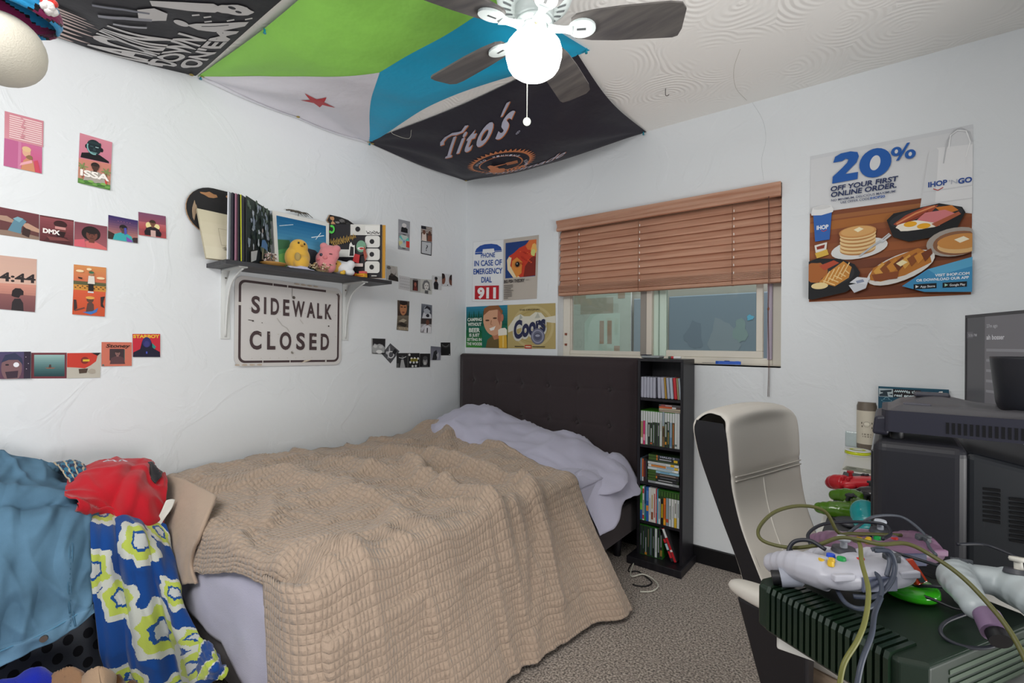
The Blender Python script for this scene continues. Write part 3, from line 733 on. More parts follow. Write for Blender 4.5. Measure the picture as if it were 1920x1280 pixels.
a = bg('#2c2c2e'); a.poly([(30, 100), (40, 46), (60, 44), (76, 100)], '#a9aaab'); a.ell(52, 32, 11, 14, '#5a5b5d'); a.line([(20, 30), (50, 36), (84, 24)], 4, '#d2d2d2'); a.rect(0, 70, 20, 100, '#5c5c5e')
card([(743.4, 661.7), (765, 661.7), (764.7, 689), (743, 689)], a, 'dark card with a pale robed figure, first of the chain\'s lowest three')
a = bg('#232325')
for k in range(9): a.blob(12 + (k * 37) % 84, 12 + (k * 53) % 80, 9, 8, '#d9d9d8', seed=k)
a.rect(22, 40, 80, 56, '#c9b83a'); a.rect(26, 44, 76, 52, '#3a3a20')
card([(765, 661.7), (786.5, 661.7), (786.5, 688.3), (764.7, 689)], a, 'black card of white blotches with a yellow bar across')
a = bg('#1f1e20'); a.ell(52, 58, 22, 32, '#8a8a8b'); a.ell(52, 34, 22, 16, '#4a4a4c'); a.ell(50, 74, 12, 14, '#b9b9b8'); a.poly([(20, 100), (30, 84), (74, 84), (86, 100)], '#3a3a3c')
card([(787, 662.6), (806.4, 662.6), (806, 687.8), (786.5, 687.8)], a, 'near black card with one grey face, last of the chain\'s three lowest cards')
a = bg('#6b6c78', '#8b8b98'); a.poly([(16, 100), (30, 40), (56, 24), (70, 60), (60, 100)], '#2b2b30'); a.text('- - -', 40, 14, 5, '#2a2a2e', wd=50); a.poly([(56, 60), (76, 40), (84, 70), (70, 96)], '#a5a4ac')
card([(807.4, 648.6), (826.7, 650.3), (825.8, 674.7), (807, 674.7)], a, 'lilac grey card with a dark figure, next to the plain black card')
a = bg('#1a1a1c'); a.line([(14, 14), (30, 26), (50, 32), (70, 26), (88, 12)], 2, '#8a8a8c')
for k in range(7): a.line([(18 + 11 * k, 18 + 10 * math.sin(k / 6 * PI)), (18 + 11 * k, 32 + 10 * math.sin(k / 6 * PI))], 1.6, '#9c9c9e')
a.rect(82, 90, 94, 96, '#b8b8b8')
card([(826, 641.8), (844, 641.8), (844.6, 666), (826.5, 666)], a, 'black card with a thin pale necklace line, rightmost of the chain')

# --- posters on the back wall
def poster(px, art, label, lift=0.0006, nm='wall_poster', th=0.001):
    return sheet(nm, art, [onY(-lift, *p) for p in px], label, 'poster', th=th, step=0.0003)
BL = '#2a4f9c'
a = Art(100, 200); a.rect(0, 0, 100, 200, '#c4c6c9'); a.rect(1, 0.8, 99, 199.2, '#e4e6e8')  # thin grey border paints in the shadow edge round the white sign
ar = []
a.poly([(8, 34), (12, 24), (24, 15), (40, 11), (62, 11), (80, 15), (92, 24), (95, 34), (95, 39), (72, 39), (70, 27), (34, 27), (32, 43), (8, 43)], BL)
a.rect(6, 36.2, 33, 37.2, '#e2e4e6'); a.rect(70, 35, 97, 36, '#e2e4e6'); a.poly([(33, 44), (35, 28), (69, 28), (71, 44)], '#e2e4e6')
a.text('PHONE', 51, 55, 15, BL, wd=46, bold=0.02); a.text('IN CASE OF', 51, 82, 18, BL, wd=90, bold=0.02); a.text('EMERGENCY', 51, 109, 18, BL, wd=94, bold=0.02); a.text('DIAL', 48, 137, 18, BL, wd=34, bold=0.02)
a.rect(10, 148, 88, 193, '#b8222c'); a.text('911', 49, 188, 34, '#eceaea', wd=60, bold=0.05)
poster([(887.5, 453.5), (944.7, 448.8), (943.4, 565.3), (885.5, 565)], a, 'white sign with a blue telephone receiver and 911 in a red box', nm='emergency_sign', th=0.003)
a = Art(100, 190); a.rect(0, 0, 100, 190, '#b9b0a6'); a.rect(5, 12, 94, 122, '#223f7a')
a.poly([(30, 122), (12, 96), (10, 66), (16, 54), (30, 46), (46, 32), (62, 26), (74, 14), (94, 12), (94, 120)], '#c63d28')
a.poly([(94, 12), (74, 12), (64, 28), (70, 40), (94, 46)], '#d8703a'); a.blob(88, 40, 8, 16, '#e6b060', seed=2); a.blob(86, 52, 6, 12, '#cfd07a', seed=5); a.poly([(60, 122), (64, 90), (84, 60), (94, 64), (94, 120)], '#7d2a20')
a.poly([(30, 122), (12, 96), (10, 66), (16, 56), (24, 60), (20, 84), (34, 108), (50, 122)], '#e6d2ac'); a.poly([(40, 122), (24, 92), (26, 70), (40, 60), (56, 76), (54, 110)], '#d88a3e'); a.ell(42, 82, 10, 11, '#b8703a'); a.ell(42, 82, 6.5, 8, '#15120f'); a.ell(41, 80, 2, 2.5, '#9a9a90')
for k in range(16): a.ell(50 + (k * 17) % 36, 44 + (k * 29) % 40, 2.6, 2, ('#e05a34', '#b83222')[k % 2], n=8)
a.text('BIG FISH THEORY', 34, 137, 9.5, '#29262a', wd=62, bold=0.025); a.text('2017', 74, 134, 4, '#8a837c', wd=9)
for k, l_ in enumerate((27, 28, 22, 29, 25, 25, 25, 13)): a.rect(3, 143 + 5.6 * k, 3 + l_, 145.2 + 5.6 * k, '#6f6862')
poster([(945.3, 448.8), (1010.5, 440.3), (1006.6, 559.7), (944.4, 563)], a, 'beige poster with a big orange goldfish on blue', lift=0.0022)
a = Art(100, 104); a.rect(0, 0, 100, 104, '#1b6a55'); a.grad(0, 0, 100, 50, '#2a7f9c', '#145a48', 8); a.grad(0, 60, 40, 104, '#14603f', '#3f8a3a', 6)
for k in range(9): a.poly([(4 + 6 * k, 40), (8 + 6 * k, 10 + (k * 7) % 14), (12 + 6 * k, 40)], '#12503f')
a.poly([(50, 104), (54, 84), (66, 74), (86, 70), (100, 76), (100, 104)], '#6a5a38'); a.poly([(64, 70), (82, 62), (84, 80), (70, 84)], '#b87a5c')
a.ell(66, 38, 22, 36, '#d3a080', rot=-0.15); a.ell(87, 30, 5, 10, '#b87660'); a.poly([(44, 24), (46, 6), (58, 0), (80, 0), (90, 14), (88, 24), (78, 10), (58, 12)], '#8a5a38'); a.poly([(79, 8), (86, 20), (84, 50), (78, 34)], '#a86a54')
a.ell(54, 36, 5, 2, '#5a3a2c'); a.ell(72, 31, 5, 2, '#5a3a2c'); a.line([(64, 36), (62, 46), (66, 48)], 1.4, '#a06a50'); a.poly([(59, 56), (70, 52), (74, 50), (70, 60), (62, 62)], '#f0e8e0')
a.poly([(82, 104), (81, 72), (99, 70), (100, 104)], '#d9a83a'); a.poly([(80, 74), (80, 60), (86, 56), (96, 55), (100, 60), (100, 72)], '#e8e2d4'); a.rect(90, 74, 93, 102, '#e8c870')
for t, y, w_, h_ in (('CAMPING', 37, 36, 8), ('WITHOUT', 49, 34, 8), ('BEER', 65, 28, 10.5), ('IS JUST', 76, 26, 7.5), ('SITTING IN', 87, 36, 7), ('THE WOODS', 98, 38, 7)): a.text(t, 23, y, h_, '#d9e2d8', wd=w_, bold=0.04)
poster([(874.6, 575.3), (951.8, 571.5), (951.8, 652.7), (874, 651)], a, 'green poster of a smiling man with a beer glass')
a = Art(120, 110); a.rect(0, 0, 120, 110, '#b3a06a'); a.ring(64, 56, 52, 52, 6, '#bfae7c'); a.ring(64, 56, 40, 40, 4, '#ab9962')
a.poly([(2, 70), (2, 56), (20, 32), (34, 24), (44, 30), (58, 30), (72, 20), (86, 22), (96, 34), (120, 30), (120, 48), (90, 44), (60, 52), (30, 60)], '#d6d2c2')
a.poly([(34, 24), (40, 34), (30, 40)], '#aeb0a6'); a.poly([(78, 21), (84, 34), (70, 36)], '#b4b4a8')
a.text('THE ORIGINAL', 58, 16, 4, '#3b3424', wd=52); 
a.text('Coors', 57, 78, 44, '#c9c7bd', wd=88, shear=0.25, rot=-0.24, bold=0.11); a.text('Coors', 57, 76, 42, '#2c2f4e', wd=82, shear=0.25, rot=-0.24, bold=0.05)
a.ell(78, 80, 17, 20, '#6a6c80'); a.ring(78, 80, 14, 16, 2, '#9c9cb0'); a.ell(78, 80, 9, 9, '#54566a'); a.ell(78, 78, 6, 3, '#9a9cae')
a.rect(46, 101, 63, 110, '#b8402e'); a.rect(48, 104, 61, 107, '#e0c8b0'); a.rect(20, 104, 44, 106, '#4a4028'); a.rect(65, 104, 96, 106, '#4a4028')
poster([(951.8, 571.5), (1041.8, 568), (1042, 654), (951.8, 652.7)], a, 'tan beer poster with dark blue script over white mountains', lift=0.0022)

# --- big breakfast poster
a = Art(108, 118); WH = '#d6d7d9'; NB = '#27345c'; B2 = '#1f5aa8'
a.rect(0, 0, 108, 118, WH); a.rect(0, 0, 108, 3, '#cfd1d4')
a.rect(0, 46.5, 108, 118, '#8f5230'); a.rect(0, 46.5, 108, 50, '#7d452a'); a.rect(0, 50, 108, 53.4, '#9c6238')
for k in range(6): a.poly([(0, 55 + 11 * k), (108, 53 + 11 * k), (108, 59 + 11 * k), (0, 62 + 11 * k)], ('#a5652f', '#86482a', '#9a5830', '#75402a', '#8a4a2a', '#70391f')[k])
a.poly([(76.8, 55), (80, 30), (82, 14.3), (86.7, 12), (108, 14), (108, 62), (90, 57)], '#e2e2e3'); a.poly([(82, 14.3), (86.7, 12), (88, 14), (86, 56), (76.8, 55)], '#d4d5d7'); a.rect(79, 42, 108, 42.8, '#cfcfd1'); a.rect(78, 51, 108, 51.6, '#d2d2d4')
a.line([(91, 24), (93, 8), (97, 1.5), (101, 1), (106, 5), (107.5, 12)], 0.8, '#bdbec1'); a.line([(94, 14), (95, 5), (99, 2.4), (104, 4), (106.5, 12), (104, 22)], 0.7, '#efefef')
a.text('IHOP', 87.6, 39.4, 3.6, '#2f4f96', wd=11.5, bold=0.04); a.line([(85, 41), (87.8, 42.6), (91, 41)], 0.6, '#b84040'); a.text("'N", 96.8, 39.6, 3, '#b9bcc6', wd=5); a.text('GO', 103.7, 40, 3.6, '#2f4f96', wd=8, bold=0.04)
a.poly([(17.4, 9), (18.8, 4.6), (23, 2.8), (30, 2.6), (35, 4.2), (36, 7.6), (34.4, 12), (30, 16), (26.4, 19.6), (35.6, 19.6), (35.2, 25), (16.8, 25.4), (17.2, 20), (24, 14.4), (27.6, 11), (28.6, 8.6), (26.6, 7.6), (24, 9)], B2)
a.ell(47.3, 15, 11, 11, B2, rot=0.12); a.ell(47.3, 15, 3.6, 5.6, WH, rot=0.16)
a.ell(61.4, 9.4, 3.5, 3.4, B2); a.ell(61.4, 9.4, 1.1, 1.5, WH); a.ell(70.4, 13.2, 3.5, 3.4, B2); a.ell(70.4, 13.2, 1.1, 1.5, WH); a.poly([(68.2, 4.6), (70.2, 4.6), (63.2, 16.4), (61.2, 16.4)], B2)
a.text('OFF YOUR FIRST', 39, 31.4, 3.7, NB, wd=47, bold=0.03, shear=0.12); a.text('ONLINE ORDER.', 38.8, 36.1, 3.8, NB, wd=46, bold=0.03, shear=0.12); a.text('NO MINIMUM, DELICIOUS MAXIMUM!', 38.8, 39.6, 1.7, '#4a5474', wd=45); a.text('USE OFFER CODE', 33.5, 42.3, 1.7, '#4a5474', wd=20.5); a.text('IHOP20', 49.2, 42.3, 1.8, '#2458a4', wd=10, bold=0.03)
a.poly([(2.6, 46.5), (17, 46), (15.4, 69.4), (4.4, 70)], '#2f63b0'); a.poly([(1, 47), (2.4, 42.6), (9, 41.4), (16.2, 42.4), (18.2, 46), (17.6, 48), (9, 49.4), (1.4, 48.6)], '#e4e4e4'); a.ell(9.4, 43.4, 6.6, 1.4, '#d2d2d2'); a.text('IHOP', 10, 60.6, 3.2, '#e6eaf2', wd=9, bold=0.04); a.line([(9, 61.6), (11, 62.6), (13.4, 61.4)], 0.5, '#b84040')
a.poly([(4, 73), (13.6, 71.4), (13, 78), (5, 79)], '#e2ddd6'); a.poly([(5.6, 74.4), (12, 73), (11.4, 76), (6, 76.6)], '#8a3020'); a.poly([(4.4, 79.4), (13.6, 77), (15, 81.4), (6, 83.6)], '#d9b04a')
a.ell(36.6, 79, 20, 7.6, '#dcdcda', rot=-0.1)
for k in range(5): a.ell(35.8, 79.6 - 2.8 * k, 12.6, 4.4, '#b9824a'); a.ell(35.8, 78.8 - 2.8 * k, 12.8, 4, '#e4c48e')
a.ell(35.6, 66, 13.2, 4.6, '#c98f52'); a.ell(35.6, 65.6, 11.8, 3.8, '#d6a466'); a.poly([(33, 64.2), (37, 62.6), (40, 64.4), (36, 66.4)], '#f2e6c0'); a.line([(37, 85), (48, 77), (53, 74)], 1.3, '#b9bcc0'); a.line([(52, 75.4), (58, 70.6)], 2.6, '#c9ccd0'); a.line([(53.4, 74), (58, 70.2)], 0.4, '#7a5a44')
a.poly([(55.6, 60), (60, 55.6), (88.5, 52.4), (102, 57), (104, 61), (99.4, 71), (94, 75), (70, 77.6), (60, 73)], '#17181b'); a.ell(80, 61, 22.6, 7, '#2b2c30', rot=-0.06)
a.poly([(60, 63.6), (68, 58), (80, 53.6), (88, 53.4), (84, 58), (72, 62.6), (64, 66)], '#a0462c'); a.line([(62, 63.6), (74, 57.6), (86, 54)], 1.2, '#d88a5a'); a.line([(64, 65), (76, 60), (82, 57)], 0.8, '#7a2f20'); a.poly([(86, 55), (96, 55), (100, 59), (92, 61)], '#c8762e'); a.blob(76, 66.4, 15, 3.4, '#eee6d6', seed=3); a.ell(70.9, 65, 4.2, 2, '#e8a824'); a.ell(79.3, 67.4, 4.2, 2, '#e8a824'); a.poly([(75, 62.6), (80, 58), (92, 57.6), (98, 61), (86, 66)], '#d07a7c'); a.poly([(84, 66.6), (100, 60), (101.4, 62), (87, 69)], '#a8583a')
a.ell(98, 81, 17, 10, '#a39a92', rot=-0.06); a.ell(99.6, 82, 14.6, 8.4, '#8a5e42'); a.ell(101.6, 83.6, 14, 5.6, '#d9b078'); a.ell(101.6, 81, 14, 5.4, '#c88a48'); a.poly([(97.6, 79.4), (103, 77.6), (106.4, 80), (101, 82)], '#f0e6cc')
a.ell(64.6, 96.4, 23, 9.6, '#dedad4', rot=-0.36); a.poly([(44.6, 100.6), (47, 95), (60, 88.6), (76, 83), (83, 87), (84.4, 94), (68, 102), (52, 105.6), (45, 104)], '#b8742e')
for k in range(8): a.poly([(47 + 4.4 * k, 97.6 - 1.5 * k), (53 + 4.4 * k, 91 - 1.0 * k), (57 + 4 * k, 96 - 1.2 * k), (51 + 4.2 * k, 103 - 1.4 * k)], ('#d9a04a', '#8a4c22', '#c88434', '#70381c')[k % 4])
a.poly([(46, 100), (64, 98.6), (63, 104), (48, 105)], '#8a4a26'); a.poly([(62, 93), (66, 90.6), (69.6, 92.6), (65, 95.4)], '#f0e0b0')
a.poly([(0, 86), (6, 84), (24, 86), (34, 91), (38, 97.6), (35, 107), (28, 112), (3, 116.6), (0, 116)], '#191a1d'); a.ell(17, 97, 17, 9, '#2c2d30'); a.blob(5.4, 95, 8.6, 8, '#a8622e', seed=7); a.poly([(8, 103), (16, 95), (26, 88), (32, 93), (30, 101), (20, 107)], '#c9893c'); a.poly([(8, 90), (19, 86.6), (23, 89), (12, 94)], '#b24a30')
for k in range(5): a.line([(11 + 4 * k, 102 - 1.8 * k), (20 + 2.6 * k, 106 - 2 * k)], 0.8, '#ecc98a'); a.line([(11 + 3.4 * k, 105 - 1.2 * k), (16 + 3.6 * k, 95 - 1.4 * k)], 0.8, '#ecc98a')
a.ell(8.6, 106, 6.4, 2.6, '#e6cf98'); a.poly([(30, 107), (44, 104), (42, 110), (34, 113)], '#c9ccd2'); a.poly([(30.6, 105), (36, 101), (45, 102.6), (42, 107)], '#d9dbe0'); a.poly([(35, 104), (40, 103), (41, 105), (36, 106)], '#8a94ac')
a.poly([(66, 110), (82, 99), (108, 92.6), (108, 116.6), (80, 115)], '#3d8cba'); a.poly([(82, 99), (108, 92.6), (108, 99), (88, 104)], '#58a5cc'); a.text('VISIT IHOP.COM', 96.4, 104.6, 1.8, '#e6ecf2', wd=20, bold=0.03); a.text('OR DOWNLOAD OUR APP', 90.6, 107.4, 1.8, '#e6ecf2', wd=31, bold=0.03)
for x0, t in ((73.4, 'App Store'), (91, 'Google Play')): a.rect(x0, 109.2, x0 + 14, 112.8, '#121418'); a.text(t, x0 + 8.6, 111.9, 1.5, '#d9dde2', wd=9, bold=0.02); a.poly([(x0 + 1.2, 109.9), (x0 + 3.2, 111), (x0 + 1.2, 112.1)], '#9fd0c0' if x0 > 80 else '#e2e2e2')
poster([(1520, 293), (1824.5, 233), (1820.5, 552), (1517, 566)], a, 'large breakfast poster with a blue 20% over pancakes on a wood table')

# --- street sign under the shelf
sg = thing('street_sign', 'white metal SIDEWALK CLOSED sign hung on the wall under the shelf', 'sign', (0, -1.37, 1.06))
fn, nrm = quad_fn(onX(0.004, 440, 515), onX(0.004, 641, 542), onX(0.004, 639, 683.5), onX(0.004, 438.5, 687.5))
def rrect(x0, y0, x1, y1, r, n=6):
    p = []
    for cx, cy, a0 in ((x1 - r, y0 + r, -90), (x1 - r, y1 - r, 0), (x0 + r, y1 - r, 90), (x0 + r, y0 + r, 180)):
        for k in range(n + 1):
            a_ = math.radians(a0 + 90 * k / n); p.append((cx + r * math.cos(a_), cy + r * math.sin(a_)))
    return p
SW, SH = 131, 100
o_ = rrect(0, 0, SW, SH, 9)
mb = MB(); n_ = len(o_)
vv = [fn(x / SW, y / SH, 0) for x, y in o_] + [fn(x / SW, y / SH, 0.003) for x, y in o_]
mb.add(vv, [tuple(range(n_)), tuple(range(2 * n_ - 1, n_ - 1, -1))] + [(k, (k + 1) % n_, n_ + (k + 1) % n_, n_ + k) for k in range(n_)], '#cfccca')
a = Art(SW, SH); q = rrect(4, 4, SW - 3.6, SH - 4, 7); i_ = rrect(6.6, 6.8, SW - 6.2, SH - 6.6, 5)
DK = '#47383a'
a.faces(q + i_, [(k, (k + 1) % n_, n_ + (k + 1) % n_, n_ + k) for k in range(n_)], DK)
RS = '#cbc7c2'
for r_ in ((3.5, 29, 7, 32.5), (58, 3.6, 59.2, 7), (41, 3.6, 41.8, 7), (108, 3.6, 124.8, 7.2), (30, 93, 31, 96.5), (62, 93, 63, 96.5), (80, 93, 80.8, 96.5), (108, 92, 110, 97), (123, 12, 128, 14)): a.rect(*r_, RS)
a.poly([(124.4, 6), (127.6, 9), (126.8, 22), (124.6, 16)], '#5c4d4b'); a.poly([(75, 97), (82, 93.4), (90, 93), (84, 95)], '#cfc2ae')
a.line([(64, 7), (64, 17)], 0.6, '#8f8a84'); a.ell(66, 18, 2, 1.9, '#6a645e'); a.ell(66, 18, 1, 1, '#2a2624'); a.ell(65, 84, 1.8, 1.8, '#9a938a'); a.ell(65.5, 83.6, 0.9, 0.9, '#e2e0dc')
a.line([(46, 44), (52, 52), (58, 55), (61, 60)], 0.9, '#b5b1ac'); a.line([(74, 44), (78, 49)], 0.8, '#b5b1ac'); a.line([(14, 48), (20, 48.6)], 0.7, '#4a423e'); a.ell(19, 49, 1, 0.8, '#3a3230', n=8); a.ell(112, 50, 0.9, 1, '#3a3230', n=8); a.ell(29, 50.5, 0.7, 0.5, '#5a5250', n=8)
for k in range(26): a.ell(8 + (k * 41.7) % 115, 9 + (k * 27.3) % 82, 0.5 + (k % 3) * 0.3, 0.35, ('#b3a99c', '#a8a29b', '#c2b6a6')[k % 3], n=7)
for k in range(8): a.blob(2 + (k * 67) % 126, (1.5 if k % 2 else 98), 3, 1.0, '#b9aa9a', seed=k)
mb.build
art_fill = MB(); 
mb2 = MB(); a.put(mb2, fn, 0.0002, 0.003)
for v_, f_ in ((mb2.v, mb2.f),):
    o0 = len(mb.v); mb.v += v_; mb.f += [[o0 + k for k in f] for f in f_]; mb.c += mb2.c; mb.sm += mb2.sm; mb.mi += mb2.mi
mb.build('panel', 'satin', sg)
for word in (0, 1):
  a = Art(SW, SH)
  for ch, x_, w_ in (() if word else (('S', 18, 9.4), ('I', 28.4, 2.6), ('D', 39.6, 9.6), ('E', 53, 7.6), ('W', 68, 15.6), ('A', 84, 11), ('L', 95.6, 7), ('K', 107.5, 9.4))): a.text(ch, x_ + 4, 39.5 + (x_ - 18) * 0.012, 18.6, DK, wd=w_, bold=0.03)
  for ch, x_, w_ in (() if not word else (('C', 21, 13), ('L', 38.6, 9.6), ('O', 55.4, 14), ('S', 74, 11), ('E', 90, 9.6), ('D', 106, 11.4))): a.text(ch, x_ + 1.2, 80, 20, DK, wd=w_, bold=0.03)
  mb = MB(); a.put(mb, fn, 0.0001, 0.0056); mb.build('lettering', 'satin', sg)
for px in ((66 / SW, .18), (65 / SW, .84)):
    p = fn(px[0], px[1], 0.003); MB().cyl(p, p + nrm * 0.004, 0.004, 0.003, '#6d6862', 12).build('bolt', 'metal', sg)

# ================================================================== wall shelf and what stands on it
SZ = 1.558
sh = thing('wall_shelf', 'dark grey wall shelf on white brackets above the street sign', 'shelf', (0, -1.34, SZ - 0.02))
MB().bx(0.0, 0.22, -1.80, -0.875, SZ - 0.02, SZ, '#fff').build('board', 'shelf_wood', sh, bevel=0.0015)
for yb in (-1.715, -1.05):
    mb = MB(); WB = '#d4d6d4'
    mb.bx(0, 0.006, yb - 0.02, yb + 0.02, SZ - 0.36, SZ - 0.02, WB)
    mb.bx(0, 0.20, yb - 0.02, yb + 0.02, SZ - 0.026, SZ - 0.02, WB)
    pts = [Vector((0.195, yb, SZ - 0.03)), Vector((0.15, yb, SZ - 0.045)), Vector((0.075, yb, SZ - 0.085)), Vector((0.035, yb, SZ - 0.15)), Vector((0.015, yb, SZ - 0.25)), Vector((0.006, yb, SZ - 0.35))]
    P = catmull(pts, 5)
    vs = []
    for i, p in enumerate(P):
        q = Vector((0.002, yb, p.z)) if i > len(P) * 0.45 else Vector((p.x, yb, SZ - 0.024))
        vs += [p + Vector((0, -0.002, 0)), p + Vector((0, 0.002, 0)), q + Vector((0, 0.002, 0)), q + Vector((0, -0.002, 0))]
    fs = []
    for i in range(len(P) - 1):
        for k in range(4): fs.append((4 * i + k, 4 * i + (k + 1) % 4, 4 * i + 4 + (k + 1) % 4, 4 * i + 4 + k))
    mb.add(vs, fs, WB)
    mb.tube(P, 0.005, WB, 8, 1, smoothpath=False)
    br = mb.build('bracket', 'satin', sh)
    for z_ in (SZ - 0.06, SZ - 0.345):
        MB().cyl((0.006, yb, z_), (0.009, yb, z_), 0.005, 0.004, '#8c8a84', 10).build('screw', 'metal', br)

# broken skateboard halves against the wall
def deck(name, outline, label, cols, seed):
    mb = MB()
    n = len(outline)
    vs = [(0.012 + 0.03 * max(0, abs(y + 1.45) - 0.32), y, z) for y, z in outline]
    vt = [(x + 0.011, y, z) for x, y, z in vs]
    mb.add(vs + vt, [tuple(range(n)), tuple(range(2 * n - 1, n - 1, -1))], '#2b2a2b')
    mb.add(vs + vt, [(k, (k + 1) % n, n + (k + 1) % n, n + k) for k in range(n)], '#b08a68')
    rd = random.Random(seed)
    for y, z, ry, rz_, c in cols:
        ry *= 0.72; rz_ *= 0.62
        a_ = [(y + ry * (1 + 0.3 * rd.uniform(-1, 1)) * math.cos(t * 0.57), z + rz_ * (1 + 0.4 * rd.uniform(-1, 1)) * math.sin(t * 0.57)) for t in range(11)]
        mb.add([(0.0237 + 0.03 * max(0, abs(p[0] + 1.45) - 0.32) + 0.0004 * rd.random(), p[0], p[1]) for p in a_], [tuple(range(11))], c)
    return tag(mb.build(name, 'matte'), label, 'skateboard')
ol = [(-1.78 + 0.115 * math.cos(math.radians(t)), 1.808 + 0.112 * math.sin(math.radians(t))) for t in range(90, 271, 12)] + [(-1.67, 1.70), (-1.685, 1.75), (-1.65, 1.78), (-1.69, 1.84), (-1.665, 1.918)]
deck('skateboard_deck', ol, 'broken black skateboard half with a rounded nose, leaning behind the cream board',
     [(-1.795, 1.885, 0.05, 0.018, '#a97c58'), (-1.70, 1.895, 0.04, 0.015, '#b68762'), (-1.86, 1.80, 0.014, 0.06, '#a38c74'), (-1.77, 1.84, 0.02, 0.016, '#c09a78'), (-1.83, 1.74, 0.02, 0.02, '#8a7260'), (-1.72, 1.80, 0.03, 0.008, '#6d6258'), (-1.76, 1.79, 0.05, 0.006, '#55504c'), (-1.68, 1.84, 0.05, 0.01, '#4a4644')], 3)
ol = [(-1.168, 1.925), (-1.10, 1.925), (-1.05, 1.918), (-1.01, 1.90), (-0.985, 1.86), (-0.985, 1.76), (-1.02, 1.72), (-1.16, 1.71), (-1.15, 1.76), (-1.175, 1.80), (-1.155, 1.86), (-1.185, 1.89)]
deck('skateboard_deck', ol, 'broken skateboard half with splintered wood, behind the black record at shelf right',
     [(-1.155, 1.905, 0.018, 0.018, '#c08e66'), (-1.15, 1.875, 0.022, 0.02, '#c79a72'), (-1.09, 1.905, 0.03, 0.014, '#6d6a6a'), (-1.05, 1.895, 0.02, 0.012, '#4a4848'), (-1.12, 1.89, 0.02, 0.01, '#8a8682')], 5)
mb = MB()
for k in range(7):
    y_ = -1.40 + 0.012 * k
    mb.tube([(0.03, y_ - 0.03, 1.893 + 0.004 * (k % 2)), (0.035, y_ + 0.01, 1.899 - 0.002 * (k % 3)), (0.03, y_ + 0.05 - 0.006 * (k % 3), 1.890 - 0.003 * k % 0.01)], [0.004, 0.003, 0.0015], ('#5a544c', '#6e675c', '#47423c')[k % 3], 6, 4)
mb.tube([(0.03, -1.36, 1.895), (0.02, -1.365, 1.80), (0.016, -1.37, 1.70), (0.014, -1.372, 1.56)], 0.002, '#5a544c', 6, 4)
tag(mb.build('dried_twig', 'matte'), 'dark dried twig poking up behind the blue landscape record', 'twig')

def slab(name, art, TL, TR, BR, BL, label, cat, edge, th=0.004, group=None, mat='print'):
    return sheet(name, art, (TL, TR, BR, BL), label, cat, back=edge, th=th, mat=mat, group=group)
# cream board
TL, BL_ = onX(0.045, 367.6, 392.7), onX(0.13, 385, 488)
BL_.z = max(BL_.z, SZ + 0.002)
a = bg('#cfc6ad', w=100, h=150); a.grad(0, 0, 100, 150, '#cdc4ab', '#d6ceb8', 4)
a.line([(50, 52), (150, 52)], 0.8, '#8f8770'); a.line([(50, 52), (50, 104)], 0.8, '#8f8770'); a.line([(50, 104), (100, 104)], 0.8, '#8f8770')
a.ring(86, 74, 9, 8, 2, '#6a6452', a0=150, a1=400); a.rect(78, 81, 94, 84, '#6a6452'); a.rect(80, 94, 92, 95.4, '#a49c84')
for k in range(14): a.rect(52 + 3.6 * k, 112 - (k * 7 % 5), 53.6 + 3.6 * k, 115 + (k * 5 % 4), '#3a352b')
a.rect(52, 119, 72, 120.2, '#4a4436'); a.poly([(84, 126), (92, 130), (84, 134)], '#2a2620'); a.rect(56, 138, 96, 139.4, '#4a4436')
slab('art_board', a, TL, TL + Vector((0, 0.15, -0.003)), BL_ + Vector((0, 0.15, 0)), BL_, 'cream board with a drawn music player, leaning at left end of the shelf', 'board', '#b9b096', 0.012)
# sleeves standing on edge
NB_, NT_ = Vector((0.2, -1.705, SZ + 0.001)), Vector((0.2, -1.708, SZ + 0.312))
FD = Vector((-0.19, 0.205, 0)).normalized() * 0.268
a = bg('#3f4a44', '#2c3138')
rd = random.Random(11)
for k in range(60): a.blob(rd.uniform(4, 96), rd.uniform(4, 78), rd.uniform(2, 6), rd.uniform(3, 8), rd.choice(['#8b97a8', '#5a6a5c', '#aab4c4', '#32403a', '#6f7f74', '#c2cad6']), seed=k, jit=0.3)
a.ell(48, 42, 4, 5, '#2a2a2c'); a.ell(48, 43, 2.6, 3.4, '#c9b8b0'); a.poly([(42, 70), (46, 58), (58, 56), (70, 62), (68, 72), (54, 70)], '#5f86b8'); a.poly([(46, 72), (52, 70), (50, 88), (44, 90)], '#8f8a78'); a.poly([(60, 72), (66, 72), (66, 92), (58, 92)], '#7d8078'); a.poly([(0, 84), (26, 78), (20, 94), (0, 100)], '#c4c6c8'); a.poly([(28, 100), (60, 88), (100, 84), (100, 100)], '#24272a')
for dy, dyt, col, art, lab in ((-0.083, -0.079, '#c3c6cc', bg('#aeb2ba'), 'pale grey record sleeve on edge, leftmost of the upright sleeves'),
                          (-0.064, -0.062, '#2a2834', bg('#2c2a38'), 'black record sleeve between the pale grey and pink sleeves'),
                          (-0.049, -0.047, '#a8788c', bg('#a8788c'), 'pink record sleeve on edge'),
                          (-0.034, -0.035, '#22242c', bg('#242630'), 'dark record sleeve between the pink and yellow sleeves'),
                          (-0.022, -0.024, '#c9cc2c', bg('#5b5a60'), 'record sleeve with a bright yellow edge'),
                          (0.0, 0.0, '#23262a', a, 'record sleeve showing a leafy night photo with a crouching figure')):
    nb, ntp = NB_ + Vector((0, dy, 0)), NT_ + Vector((0, dyt, 0))
    slab('record_sleeve', art, ntp, ntp + FD, nb + FD, nb, lab, 'record', col, 0.006 if dy < -0.05 else 0.004, 'upright records on the shelf')
